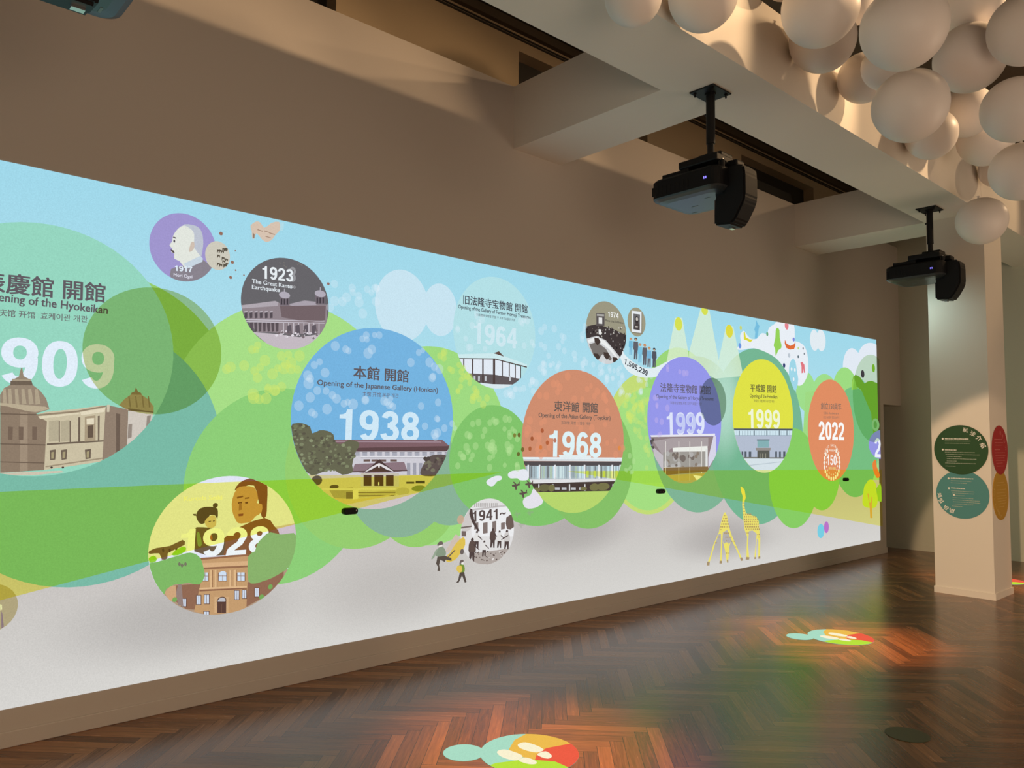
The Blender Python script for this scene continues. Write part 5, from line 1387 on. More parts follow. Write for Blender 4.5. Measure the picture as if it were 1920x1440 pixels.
P 130 146 156 : 8091 1602 6 0 -1 -47 -7 0
P 130 146 156 : 8153 1603 6 0 -2 -47 -6 0
P 130 146 156 : 8215 1604 6 0 -1 -47 -6 0
P 130 146 156 : 8278 1605 5 0 -6 -21
P 70 86 96 : 7163 1593 13 0 -1 -49 -13 0
P 70 86 96 : 7335 1595 13 0 -1 -50 -13 0
P 70 86 96 : 7462 1597 13 0 -1 -50 -14 -1
P 70 86 96 : 7717 1600 15 0 -1 -51 -15 0
P 70 86 96 : 7984 1604 15 0 -1 -53 -15 0
P 70 86 96 : 8153 1606 15 0 -1 -53 -16 0
P 84 92 102 : 7068 1614 1222 16 -1 -6 -5 -16 -1210 -14
P 150 166 182 : 7090 1544 1179 12 -4 -8 -1172 -11
P 96 110 118 : 7516 1505 263 2 0 -12 -264 -2
P 134 176 180 : 7529 1493 238 2 -2 -79 -237 0
P 150 144 140 : 7491 1413 310 0 -7 -28 -295 1
P 92 92 86 : 7524 1386 252 -1 -2 -87 -252 2
P 150 148 132 : 7569 1352 17 0 -1 -49 -17 0
P 150 148 132 : 7625 1352 18 -1 -1 -49 -18 0
P 150 148 132 : 7683 1351 17 0 -1 -50 -17 1
P 88 96 106 : 7212 1376 32 0 -1 -59 -10 9 -21 24
P 88 96 106 : 7271 1376 38 -1 -1 -69 -38 0
P 88 96 106 : 7352 1375 50 0 -2 -70 -49 0
P 88 96 106 : 7894 1373 42 0 -2 -74 -42 0
P 88 96 106 : 7978 1372 42 0 -1 -74 -43 1
P 88 96 106 : 8069 1372 49 0 -1 -50 -28 -25 -22 1
P 120 120 116 : 7242 1318 284 -3 -1 -15 -266 3
P 120 120 116 : 7775 1310 324 -3 -17 -16 -308 4
P 214 226 232 : 7260 1303 822 -11 -13 -12 -58 -40 -61 -34 -65 -26 -68 -19 -69 -12 -71 -4 -70 4 -69 12 -68 19 -65 26 -62 34 -57 40
P 186 200 208 : 7356 1233 688 29 -12 -8 -661 -29
#caption|125||
T 96 92 60 : 7398 2007 7943 2019 86 0.026|平成館 開館
#caption|125||
T 96 92 60 : 7385 1949 7957 1959 40 0.014|Opening of the Heiseikan
#caption|125||
T 120 116 70 : 7459 1900 7889 1909 30 0.01|平成馆 开馆 헤이세이칸 개관
#history_circle||orange circle headed 2022 with a laurel emblem|
E 224 142 100 : 9249 1628 605 618
#year_number|131||
T 250 250 248 : 8912 1506 9579 1506 222 0.045|2022
#caption|131||
T 138 112 98 : 8978 1871 9518 1880 83 0.03|創立150周年
#caption|131||
T 150 116 98 : 9042 1816 9445 1823 30 0.014|150th Anniversary
#caption|131||
T 150 116 98 : 9032 1764 9452 1770 31 0.012|创立150周年 창립150주년
#laurel_emblem|131||
E 246 238 222 : 9124 1372 22 26
E 246 238 222 : 9080 1334 22 26
E 246 238 222 : 9051 1287 22 26
E 246 238 222 : 9038 1233 22 26
E 246 238 222 : 9043 1179 22 26
E 246 238 222 : 9065 1128 22 26
E 246 238 222 : 9103 1086 22 26
E 246 238 222 : 9153 1055 22 26
E 246 238 222 : 9210 1039 22 26
E 246 238 222 : 9270 1039 22 26
E 246 238 222 : 9328 1055 22 26
E 246 238 222 : 9377 1086 22 26
E 246 238 222 : 9415 1128 22 26
E 246 238 222 : 9437 1179 22 26
E 246 238 222 : 9442 1233 22 26
E 246 238 222 : 9430 1287 22 26
E 246 238 222 : 9400 1334 22 26
E 246 238 222 : 9356 1372 22 26
E 246 238 222 : 9144 1325 10 12
E 246 238 222 : 9108 1286 10 12
E 246 238 222 : 9091 1237 10 12
E 246 238 222 : 9095 1187 10 12
E 246 238 222 : 9119 1141 10 12
E 246 238 222 : 9160 1106 10 12
E 246 238 222 : 9212 1087 10 12
E 246 238 222 : 9268 1087 10 12
E 246 238 222 : 9320 1106 10 12
E 246 238 222 : 9361 1141 10 12
E 246 238 222 : 9385 1187 10 12
E 246 238 222 : 9389 1237 10 12
E 246 238 222 : 9372 1286 10 12
E 246 238 222 : 9337 1325 10 12
T 250 248 244 : 9112 1205 9359 1199 118 0.02|150
T 240 226 130 : 9144 1153 9331 1148 26 0.012|1872-2022
T 246 232 214 : 9055 1324 9068 1346 30 0.02|T
T 246 232 214 : 9072 1350 9088 1370 30 0.02|O
T 246 232 214 : 9093 1373 9113 1390 30 0.02|K
T 246 232 214 : 9119 1393 9141 1407 30 0.02|Y
T 246 232 214 : 9147 1409 9171 1419 30 0.02|O
T 246 232 214 : 9211 1427 9237 1429 30 0.02|N
T 246 232 214 : 9244 1429 9270 1427 30 0.02|A
T 246 232 214 : 9277 1426 9302 1420 30 0.02|T
T 246 232 214 : 9309 1419 9333 1409 30 0.02|I
T 246 232 214 : 9340 1407 9362 1393 30 0.02|O
T 246 232 214 : 9367 1390 9387 1373 30 0.02|N
T 246 232 214 : 9392 1370 9408 1350 30 0.02|A
T 246 232 214 : 9413 1346 9426 1324 30 0.02|L
T 246 232 214 : 9169 1370 9322 1367 24 0.02|MUSEUM
#history_circle||violet circle cut by the right edge of the picture|
P 150 150 226 : 10643 1645 -28 -2 -46 -6 -45 -8 -42 -11 -39 -13 -36 -14 -32 -17 -28 -18 -23 -19 -19 -20 -13 -21 -8 -22 -3 -22 3 -22 8 -22 13 -21 19 -20 23 -19 28 -18 32 -17 36 -14 39 -13 42 -11 45 -8 46 -6 27 -2
#year_number|137||
T 236 240 250 : 10457 1286 10646 1280 255 0.04|2
#crescent_shape|||
P 232 130 60 : 10420 1237 39 14 37 -4 6 -35 10 -51 58 -64 43 -57 -40 -28 -64 -2 -53 37 -43 51 -24 45 -7 41 12 32
#ring_shape|||
P 150 200 140 : 10622 1716 -4 21 -12 21 -18 17 -25 13 -28 9 -30 3 -30 -3 -28 -9 -25 -13 -18 -17 -12 -21 -4 -21 4 -22 12 -20 18 -17 25 -14 28 -8 30 -3 30 3 28 8 25 14 18 17 12 20
E 110 170 90 : 10497 1715 53 48
#tree_shape|||
P 150 200 60 : 10477 871 131 71 33 -52 0 -167 -11 -30 -111 16
P 196 222 70 : 10081 813 12 36 14 37 17 30 21 18 25 11 24 10 20 14 19 14 26 8 38 4 44 0 41 -7 38 -16 35 -23 24 -24 5 -23 -7 -25 -1 -27 14 -31 20 -34 11 -33 -1 -34 -9 -34 -20 -27 -31 -19 -41 -13 -55 -4 -79 5 -92 13 -72 15 -38 16 -18 17 -8 23 1 31 10 36
#trunk_shape|141||
P 216 170 90 : 10207 818 38 -1 24 -117 39 -2 24 73 29 -2 -24 -94 11 -180 -69 4 -12 158
#egg_shape|||
E 120 206 226 : 8920 431 86 84
#egg_shape|||
E 186 116 200 : 9062 466 62 69
#history_circle||black and white photo circle headed 1941 with people digging|
E 224 222 222 : 3748 804 259 241
#crowd_picture|145||
P 236 236 238 : 3576 982 335 9 19 -16 20 -20 17 -22 14 -24 11 -25 8 -26 5 -27 1 -20 0 -10 -1 -23 -5 -27 -1 -3 -407 32
P 196 192 192 : 3566 976 345 15 16 -13 -376 -17 14 14
P 160 154 152 : 3619 1013 -1 -23 -5 -1 0 21
P 160 154 152 : 3630 1018 6 0 0 -29 -5 -1
P 160 154 152 : 3648 1017 6 0 -1 -29 -5 -1
P 160 154 152 : 3666 1017 6 -1 -1 -29 -5 -1
P 160 154 152 : 3683 1016 7 -1 -1 -29 -5 -1
P 160 154 152 : 3701 1015 7 -1 -1 -29 -5 -1
P 160 154 152 : 3719 1014 7 0 -1 -30 -5 0
P 160 154 152 : 3738 1013 6 0 -1 -30 -5 0
P 160 154 152 : 3756 1012 6 0 -1 -30 -5 0
P 160 154 152 : 3774 1011 6 0 0 -30 -6 0
P 160 154 152 : 3792 1010 7 0 -1 -30 -5 0
P 160 154 152 : 3811 1009 6 0 -1 -29 -5 -1
P 160 154 152 : 3829 1009 7 -1 -1 -29 -5 -1
P 206 200 198 : 3516 911 60 71 38 -69 -36 -84 -73 -24 -10 54 8 25 11 25
P 120 108 104 : 3494 854 96 3 1 -10 -99 -5
P 120 104 100 : 3498 825 41 -5 1 -36 -41 3
P 130 116 112 : 3698 869 44 3 2 -79 -45 -2
P 130 116 112 : 3788 873 38 3 1 -79 -38 -3
P 130 116 112 : 3874 857 40 4 1 -50 -40 -4
P 130 116 112 : 3615 874 38 3 1 -48 -38 -3
P 110 94 88 : 3927 894 38 18 14 -1 2 -2 11 -25 8 -26 5 -27 0 -13 -34 -16 -36 6 -13 41
P 176 166 160 : 3594 655 361 7 -5 -8 -20 -20 -21 -18 -24 -16 -25 -13 -27 -10 -28 -7 -29 -5 -29 -2 -7 1 -39 4 -11 2 -28 7 -27 10 -25 13 -15 10
P 82 68 66 : 3652 807 -1 4 -3 4 -4 2 -5 0 -4 -2 -3 -4 -1 -4 1 -5 3 -3 4 -2 5 0 4 2 3 3
P 226 224 222 : 3623 798 17 4 18 -5 7 -21 2 -23 -1 -12 -7 -5 -20 -1 -19 4 -5 11 0 15 2 18
P 82 68 66 : 3622 742 37 -3 -2 -51 -11 1 -5 35 -11 -33 -11 3
P 82 68 66 : 3653 784 40 -33 -3 -6 -39 30
P 82 68 66 : 3807 813 -1 5 -3 4 -5 3 -5 0 -5 -3 -3 -4 -1 -5 1 -5 3 -4 5 -2 5 0 5 2 3 4
P 92 76 72 : 3775 803 19 5 20 -6 9 -24 2 -26 -1 -13 -9 -6 -22 -1 -22 5 -7 12 1 17 2 21
P 82 68 66 : 3773 740 42 -3 -2 -58 -13 1 -6 40 -12 -38 -13 4
P 82 68 66 : 3809 788 45 -38 -2 -6 -45 33
P 82 68 66 : 3872 794 -1 4 -3 4 -4 2 -5 0 -4 -2 -3 -4 -1 -4 1 -5 3 -4 4 -2 5 0 4 2 3 4
P 226 224 222 : 3843 784 18 5 18 -6 8 -21 2 -24 -2 -12 -7 -5 -21 -1 -20 4 -6 12 1 15 2 18
P 82 68 66 : 3841 728 38 -4 -1 -52 -12 1 -5 36 -12 -35 -12 4
P 82 68 66 : 3874 770 41 -34 -2 -5 -41 30
P 82 68 66 : 3948 791 -2 5 -3 5 -5 2 -5 0 -5 -2 -4 -5 -1 -5 1 -5 4 -4 5 -3 5 0 5 3 3 4
P 206 202 200 : 3914 781 20 5 20 -6 9 -25 3 -26 -2 -13 -9 -6 -23 -2 -22 5 -7 14 1 17 2 20
P 82 68 66 : 3912 717 43 -3 -1 -55 -3 -4 -11 1 -6 41 -13 -39 -13 4
P 82 68 66 : 3949 765 -72 -29 3 -6 67 24
P 82 68 66 : 3612 755 -1 6 -4 5 -6 3 -6 0 -5 -3 -4 -5 -1 -6 1 -6 4 -5 5 -2 6 0 6 2 4 5
P 96 80 74 : 3575 743 22 6 23 -7 10 -28 3 -31 -2 -15 -10 -7 -26 -1 -25 6 -7 15 1 20 2 23
P 82 68 66 : 3573 670 48 -4 -2 -68 -6 1 -3 1 -6 5 -7 41 -9 -31 -2 1 -16 13
P 82 68 66 : 3614 725 52 -45 -3 -6 -52 39
P 82 68 66 : 3722 731 -1 5 -3 3 -3 2 -4 0 -4 -2 -3 -3 -1 -5 1 -4 3 -3 4 -2 4 0 3 2 3 3
P 226 224 222 : 3696 723 16 4 15 -4 7 -19 2 -21 -1 -10 -7 -5 -18 -1 -17 4 -5 10 1 14 1 16
P 82 68 66 : 3695 674 33 -3 -1 -46 -10 1 -5 32 -10 -30 -10 3
P 82 68 66 : 3723 711 36 -30 -2 -5 -36 27
P 82 68 66 : 3576 982 18 -10 21 -79 52 -80 -19 -1 -58 73 -24 59
P 232 228 226 : 3731 658 13 3 5 -8 -14 -2
P 90 76 72 : 3689 659 5 1 2 -3 -5 -1
P 90 76 72 : 3654 645 9 2 3 -6 -9 -1
P 232 228 226 : 3787 596 14 3 4 -9 -14 -2
P 90 76 72 : 3772 643 9 2 2 -6 -9 -1
P 110 96 90 : 3656 665 7 1 2 -5 -7 -1
P 90 76 72 : 3717 662 10 2 4 -6 -11 -2
P 232 228 226 : 3854 646 15 3 4 -9 -15 -2
P 110 96 90 : 3729 596 15 3 5 -10 -15 -2
P 90 76 72 : 3797 627 15 3 5 -9 -15 -2
P 232 228 226 : 3792 604 12 2 4 -7 -12 -2
P 232 228 226 : 3874 621 7 1 3 -5 -8 -1
P 90 76 72 : 3696 604 9 2 2 -5 -8 -2
P 90 76 72 : 3820 639 7 2 2 -5 -7 -1
P 232 228 226 : 3734 618 14 3 4 -9 -14 -2
P 90 76 72 : 3634 636 6 1 1 -3 -5 -1
P 90 76 72 : 3680 608 6 2 2 -4 -6 -1
P 110 96 90 : 3645 659 14 3 4 -9 -14 -2
P 232 228 226 : 3756 614 5 1 2 -4 -6 -1
P 110 96 90 : 3731 652 5 1 2 -3 -6 -1
P 90 76 72 : 3736 661 14 3 5 -9 -15 -2
P 110 96 90 : 3664 624 9 2 3 -6 -9 -1
P 110 96 90 : 3902 637 15 3 5 -10 -15 -2
P 110 96 90 : 3725 624 13 3 4 -8 -13 -2
P 90 76 72 : 3703 636 8 2 2 -5 -8 -1
P 110 96 90 : 3630 628 13 3 4 -9 -13 -2
P 90 76 72 : 3766 600 6 2 2 -5 -6 0
P 232 228 226 : 3897 618 9 2 2 -5 -2 -1 -7 0
P 110 96 90 : 3692 628 10 2 3 -6 -10 -1
P 90 76 72 : 3606 670 6 2 2 -4 -6 -1
P 110 96 90 : 3682 605 13 3 3 -8 -12 -2
P 90 76 72 : 3624 663 13 3 4 -8 -13 -2
P 90 76 72 : 3868 639 10 2 3 -6 -10 -1
P 110 96 90 : 3884 646 10 2 2 -6 -9 -1
P 110 96 90 : 3636 624 8 2 2 -5 -7 -1
P 110 96 90 : 3602 625 6 2 2 -4 -6 -1
P 90 76 72 : 3794 630 8 1 3 -5 -9 -1
P 110 96 90 : 3739 618 13 2 4 -8 -13 -2
P 90 76 72 : 3876 625 11 2 3 -7 -11 -1
P 90 76 72 : 3822 594 15 3 4 -9 -15 -2
P 232 228 226 : 3662 670 13 3 4 -8 -13 -2
P 232 228 226 : 3602 609 6 2 2 -4 -6 -1
P 110 96 90 : 3705 598 8 2 3 -6 -9 -1
P 90 76 72 : 3617 633 10 2 3 -6 -10 -2
P 232 228 226 : 3829 662 6 2 2 -4 -6 -1
#year_number|145||
T 92 78 76 : 3595 883 3924 889 79 0.03|1941~
#small_cloud|||
P 230 232 240 : 3724 1171 5 6 8 6 13 7 19 7 24 8 22 5 21 1 19 -1 14 -4 6 -7 1 -9 -4 -9 -12 -5 -16 -3 -15 -5 -11 -10 -11 -11 -10 -8 -11 -4 -11 -1 -11 1 -12 4 -12 6 -9 6 -5 6 -3 7
#small_cloud|||
P 230 232 240 : 3936 1215 3 9 10 8 14 7 19 5 23 2 26 2 33 4 35 4 28 -5 16 -21 9 -29 0 -23 -11 -8 -19 -2 -20 0 -17 0 -17 2 -15 3 -7 5 -4 5 -10 4 -21 0 -26 -1 -22 2 -14 7 -10 10
#small_cloud|||
P 228 226 234 : 4093 1006 8 17 17 13 29 8 28 10 13 18 8 17 6 11 16 -4 53 -45 44 -50 -16 -25 -36 -14 -35 -10 -37 -4 -39 1 -33 10 -19 22
#airplane_shape|||
P 96 82 76 : 3978 1137 30 3 -20 21 14 -1 25 -19 23 6 2 12 9 0 -3 -15 6 -14 -11 2 -25 -7 3 -23 -14 -5 -11 25 -25 3
#airplane_shape|||
P 96 82 76 : 4055 1073 30 3 -19 21 14 0 25 -20 23 5 2 13 9 -1 -3 -14 6 -15 -11 3 -26 -7 3 -23 -14 -5 -11 25 -25 3
#airplane_shape|||
P 96 82 76 : 4117 1142 31 4 -20 21 14 -1 26 -19 23 5 3 13 8 0 -2 -15 6 -15 -12 3 -26 -8 3 -22 -14 -6 -12 25 -25 3
#airplane_shape|||
P 150 160 140 40 : 4000 918 25 3 -14 17 33 -16 22 5 9 -17 -30 -4 -3 -22 -20 19
#airplane_shape|||
P 150 160 140 40 : 4133 921 25 3 -14 17 34 -16 23 5 9 -17 -32 -5 -2 -22 -21 19
#airplane_shape|||
P 150 160 140 40 : 4043 835 25 2 -14 18 33 -17 23 5 8 -17 -31 -4 -2 -22 -20 19
#orange_patch|||
E 214 168 140 70 : 3486 907 32 32
#cart_shape|||
P 206 190 176 : 3352 694 17 22 27 29 22 34 21 25 18 -3 13 -15 10 -13 -4 -19 -37 -34 -42 -30 -30 -5
P 222 192 84 : 3358 655 16 12 23 15 22 29 27 30 37 28 33 13 15 -22 1 -34 -18 -31 -27 -29 -23 -24 -26 -18 -37 -7 -32 2 -12 16
P 110 98 88 : 3378 657 58 41 7 -6 -59 -43
E 110 100 96 : 3503 678 18 20
#figure_drawing|||
P 112 100 96 : 3281 747 6 9 10 9 15 2 13 -2 7 -9 1 -10 -11 -5 -14 -3 -11 -1 -9 1 -6 3
P 236 230 222 : 3293 739 32 4 -2 -23 -25 1
P 136 152 130 : 3284 719 21 11 22 1 18 -16 12 -21 3 -19 -7 -13 -25 -4 -28 2 -22 7 -12 12 4 21
P 150 166 144 : 3270 713 19 2 -28 -51 -23 -17 -5 6
P 90 80 72 : 3285 663 68 0 55 -21 2 -19 -51 12 -10 -14 -39 19 -9 -34 9 -43 -23 3 5 26 -18 25
#figure_drawing|||
P 112 98 94 : 3481 596 2 12 5 9 11 4 12 -1 7 -4 3 -6 -7 -4 -10 -6 -8 -12 -7 -8 -6 5
P 240 236 230 : 3497 602 22 0 -4 -21 -18 2
P 120 150 60 : 3474 585 23 5 24 -6 10 -24 -1 -24 -18 -6 -22 1 -13 3 -7 8 -3 23
P 222 194 90 : 3461 581 19 4 19 -5 8 -16 1 -18 -9 -11 -14 -4 -15 8 -13 13 -2 16
P 86 76 70 : 3485 533 40 0 23 -74 -16 -2 -25 54 -31 -49 -23 3 18 15
#history_circle||pale circle headed 1928 with figures above a brick building|
E 226 230 246 : 1792 873 424 388
#portrait_picture|161||
P 206 190 200 : 2032 947 172 19 2 -7 7 -39 3 -53 -2 -38 -8 -39 -194 18
P 136 92 60 : 1862 966 77 29 74 15 37 -18 23 -33 26 -27 14 -35 10 -62 -35 -50 -159 2 -155 27 -27 43 24 48 35 33
P 132 84 58 : 1826 1178 7 19 20 23 22 13 25 8 14 3 18 -5 44 -17 42 -21 2 -1 4 -9 2 -45 -1 -50 0 -45 -4 -33 -13 -11 -15 13 -13 46 -11 56 -12 47 -16 32 -30 4 -34 -9 -31 -12
P 196 150 104 : 1838 1186 17 11 22 3 35 0 34 -11 16 -32 7 -35 -5 -15 -3 -8 16 -3 17 -6 3 -23 -5 -24 -17 -12 -19 -9 -14 -16 -14 -14 -17 -4 -18 -1 -21 -1 -19 4 -12 13 -9 19 -10 21 -7 25 -3 30 3 31 9 31
P 130 86 56 : 1840 1140 35 6 4 -8 -35 -8
P 130 86 56 : 1887 1134 28 2 1 -8 -27 -2
P 110 72 48 : 1847 1109 25 2 -1 -9 -22 -2
P 110 72 48 : 1890 1109 18 0 0 -9 -16 -1
P 160 114 76 : 1855 1104 13 0 6 -39 -20 -3
P 136 80 62 : 1853 1042 30 1 -3 -14 -25 0
P 92 76 64 : 1613 1042 1 18 8 15 14 11 22 6 31 0 29 -5 12 -8 4 -14 1 -25 -3 -20 -4 7 -8 13 -14 6 -17 -1 -14 -21 -14 -22 -15 -4 -14 6 -12 17
E 92 76 64 : 1718 1098 15 14
P 92 76 64 : 1593 1057 18 0 4 -11 -14 1
P 206 184 150 : 1661 1010 11 18 18 13 16 3 14 -7 6 -18 1 -21 -3 -13 -9 -9 -17 -4 -17 3 -14 15
P 90 70 60 : 1683 1012 14 1 0 -4 -14 -2
P 90 70 60 : 1707 1013 11 0 0 -4 -11 -1
P 110 92 70 : 1596 966 22 17 37 -3 56 -9 50 -28 24 -69 -11 -60 -82 4 -84 34 -20 58
P 172 108 62 : 1657 921 8 13 13 8 15 -1 12 -9 4 -18 -5 -19 -19 -8 -19 0 -9 15
P 130 150 90 : 1619 946 6 11 9 -6 11 -33 6 -33 -9 -12 -13 6 -7 33
P 120 96 80 : 1372 873 14 7 23 7 33 2 36 3 37 15 29 12 14 -10 -1 -17 -26 -12 -31 -12 -19 -7 -12 -8 -1 -15 -1 -13 -13 -5 -15 2 -6 18 -9 17 -25 2 -23 -1 -7 6
P 92 72 60 : 1437 877 9 7 5 -18 -9 -7
P 92 72 60 : 1472 874 9 7 5 -19 -9 -6
P 92 72 60 : 1507 871 10 7 5 -19 -10 -6
#year_number|161||
T 238 244 246 : 1532 819 2042 803 158 0.04|1928
#building_picture|161||
P 176 150 126 : 1396 737 773 -42 -18 -29 -27 -35 -32 -33 -35 -29 -39 -25 -42 -21 -44 -17 -45 -12 -47 -7 -47 -2 -48 2 -47 7 -45 12 -44 17 -42 21 -39 25 -35 29 -32 33 -27 35 -23 38
P 146 106 84 : 1457 644 51 33 122 -7 20 53 29 -202 -102 21
P 206 166 126 : 1460 644 27 32 31 0 7 -83 -30 3 -2 2 -12 12
P 146 106 84 : 1912 648 73 -8 157 45 1 -30 -19 -24 -32 -33 -35 -29 -24 -15 -123 -50
P 196 156 112 : 1643 808 277 -4 1 -164 -2 -137 -32 -9 -47 -7 -25 -1 -95 5 -22 3 -8 3 -69 25 31 149
P 150 104 74 : 1635 812 288 -6 -1 -9 -283 3
P 150 108 80 : 1645 760 274 -17 0 -10 -274 14
P 216 176 132 : 1647 782 272 -14 0 -25 -272 15
P 222 184 138 : 1701 739 12 -1 4 -103 -12 2
P 140 98 70 : 1713 738 3 0 4 -103 -3 0
P 222 184 138 : 1727 737 12 -2 4 -103 -12 2
P 140 98 70 : 1739 735 3 0 4 -103 -3 0
P 222 184 138 : 1812 728 12 -2 4 -104 -13 2
P 140 98 70 : 1824 726 3 0 4 -104 -3 0
P 222 184 138 : 1837 725 13 -1 4 -105 -13 1
P 140 98 70 : 1850 724 3 -1 4 -104 -3 0
P 120 82 62 : 1747 720 51 -6 2 -49 -51 6
P 206 222 240 : 1751 721 43 -5 2 -47 -44 5
P 150 120 100 : 1771 719 3 -1 2 -46 -3 0
P 150 120 100 : 1751 703 44 -5 0 -3 -44 5
P 120 82 62 : 1855 708 50 -5 2 -50 -50 6
P 206 222 240 : 1859 709 42 -4 2 -48 -42 5
P 150 120 100 : 1878 707 3 0 2 -48 -3 1
P 150 120 100 : 1860 691 42 -5 0 -3 -42 5
P 120 82 62 : 1653 730 41 -5 2 -48 -41 5
P 206 222 240 : 1657 731 33 -4 2 -46 -34 4
P 150 120 100 : 1672 729 3 0 2 -46 -3 0
P 150 120 100 : 1657 713 34 -4 0 -3 -34 4
P 206 222 240 : 1792 714 -2 5 -5 4 -8 3 -9 0 -8 -3 -5 -4 -2 -5 2 -5 5 -5 8 -2 9 0 8 2 5 5
P 142 100 76 : 1646 637 272 -21 0 -8 -272 20
P 222 184 140 : 1645 648 272 -22 1 -9 -273 21
P 110 78 64 : 1671 610 33 -4 2 -56 -33 5
P 206 216 232 : 1675 606 25 -3 2 -48 -26 3
P 120 96 84 : 1686 604 2 0 2 -48 -2 0
P 110 78 64 : 1628 612 30 -4 2 -55 -30 4
P 206 216 232 : 1632 608 22 -3 2 -48 -22 3
P 120 96 84 : 1642 606 2 0 2 -48 -2 1
P 110 78 64 : 1843 611 31 -4 2 -55 -31 4
P 206 216 232 : 1847 607 24 -3 1 -48 -23 3
P 120 96 84 : 1858 606 2 -1 2 -48 -3 1
P 110 78 64 : 1888 609 30 -3 2 -54 -30 4
P 206 216 232 : 1892 605 22 -3 2 -45 -23 2
P 120 96 84 : 1902 604 2 0 2 -46 -3 0
P 110 78 64 : 1962 612 32 -4 2 -56 -32 4
P 206 216 232 : 1966 608 24 -3 2 -49 -24 3
P 120 96 84 : 1977 606 2 0 2 -49 -2 1
P 110 78 64 : 1549 604 29 -4 2 -47 -29 4
P 206 216 232 : 1553 600 22 -3 1 -40 -21 3
P 120 96 84 : 1563 598 2 0 1 -40 -2 1
P 110 78 64 : 1672 518 34 -4 0 -21 -8 1 -25 7
P 206 216 232 : 1676 514 26 -4 1 -16 -5 0 -22 6
P 120 96 84 : 1688 512 2 0 1 -16 -3 1
P 210 172 128 : 1731 588 81 -11 3 -90 -81 12
P 92 66 58 : 1747 564 52 -7 2 -68 -52 7
P 92 66 58 : 1800 561 -3 10 -7 8 -11 4 -13 0 -11 -4 -7 -8 -3 -10 3 -10 7 -8 11 -5 13 0 11 5 7 8
P 190 190 196 : 1795 561 -2 7 -6 6 -9 4 -11 0 -9 -4 -6 -6 -2 -7 2 -8 6 -6 9 -3 11 0 9 3 6 6
P 92 66 58 : 1747 559 52 -7 0 -18 -52 7
P 116 88 72 : 1772 542 3 -1 1 -47 -3 1
P 150 130 124 : 1520 636 15 70 11 -15 16 -132 -29 11
P 128 184 102 : 1375 810 13 2 24 0 32 7 37 8 37 8 33 7 20 4 16 0 19 -5 17 -9 13 -11 10 -13 9 -20 6 -22 8 -26 3 -27 -9 -28 -19 -19 -28 5 -30 11 -23 0 -20 -2 -18 2 -18 -1 -22 -9 -19 -11 -4 -17 -5 -7 -3 3 -20 26 -23 38 -18 41 -14 41
P 138 178 108 : 1919 793 19 20 21 7 5 18 5 20 18 23 22 20 18 15 23 7 32 -8 35 -10 32 1 28 2 22 0 15 -14 1 -7 1 -14 -2 -44 -8 -43 -14 -41 -17 -39 -15 -12 -27 -12 -32 -15 -34 -13 -30 -8 -27 -5 -26 -6 -23 -1 -21 3 -16 22 -7 67
P 146 206 60 : 1487 844 16 17 25 16 18 6 14 -2 5 -11 -4 -14 -17 -11 -22 -8 -22 1
P 146 206 60 : 1372 837 11 8 14 3 9 -6 5 -8 2 -10 -5 -8 -18 -4 -15 0 -3 17 -1 7
P 118 120 98 : 1523 791 8 12 10 -14 -9 -12
P 118 120 98 : 1537 782 8 12 11 -14 -10 -12
P 118 120 98 : 1555 787 8 13 11 -15 -10 -12
P 120 170 90 : 1527 601 -1 6 -4 4 -5 3 -6 0 -5 -3 -3 -4 -2 -6 2 -6 3 -4 5 -3 6 0 5 3 4 4
P 120 170 90 : 2023 552 -1 6 -4 5 -6 3 -7 0 -6 -3 -4 -5 -1 -6 1 -6 4 -5 6 -2 2 0 11 5 4 3
P 120 170 90 : 2075 604 -1 6 -4 5 -6 3 -7 0 -6 -3 -4 -5 -2 -6 2 -6 4 -5 6 -3 7 0 6 3 4 5
#caption|161||
T 240 240 210 : 1541 1131 1755 1130 26 0.02|Kuroda Seiki
#history_circle||khaki circle cut off at the lower left corner|
E 176 164 126 : 669 670 114 114
#portrait_picture|166||
P 140 120 126 : 716 652 5 -11 9 -64 -10 -8
P 230 230 170 : 710 684 7 -3 2 -22 -7 -4
#giraffe_drawing|||
P 236 224 110 : 7174 1014 26 -4 53 -35 20 -80 -22 -28 -6 -57 25 -73 91 -27 110 -21 54 -55 7 -95 18 -82 -10 -197 -37 -4 7 174 -30 32 -23 -194 -28 -2 52 240 -82 42 -73 -2 -19 -142 19 -131 -54 -2 18 220 -45 75 -24 116 -19 145 12 85 -31 52
P 176 150 100 : 7208 848 13 1 1 -11 -13 -1
P 176 150 100 : 7232 847 13 1 1 -12 -13 0
P 176 150 100 : 7213 819 13 1 1 -11 -13 -1
P 176 150 100 : 7237 818 13 1 1 -12 -13 0
P 176 150 100 : 7212 790 13 2 1 -12 -13 -1
P 176 150 100 : 7236 789 13 1 1 -11 -13 -1
P 176 150 100 : 7217 761 13 2 1 -12 -13 -1
P 176 150 100 : 7241 760 13 1 1 -11 -13 -1
P 176 150 100 : 7227 732 18 2 1 -16 -18 -1
P 176 150 100 : 7259 730 18 2 1 -16 -18 0
P 176 150 100 : 7291 728 18 2 1 -16 -17 0
P 176 150 100 : 7324 727 18 1 1 -16 -18 0
P 176 150 100 : 7356 725 18 1 2 -15 -18 -1
P 176 150 100 : 7237 707 19 2 2 -17 -19 -1
P 176 150 100 : 7272 705 19 2 2 -17 -19 -1
P 176 150 100 : 7307 703 19 2 2 -17 -20 -1
P 176 150 100 : 7342 701 20 2 1 -17 -19 -1
P 176 150 100 : 7377 699 20 1 2 -17 -20 0
P 176 150 100 : 7413 697 20 1 1 -17 -20 0
P 176 150 100 : 7449 695 20 1 1 -17 -20 -1
P 176 150 100 : 7237 681 19 2 1 -17 -19 -1
P 176 150 100 : 7272 679 19 2 1 -17 -19 -1
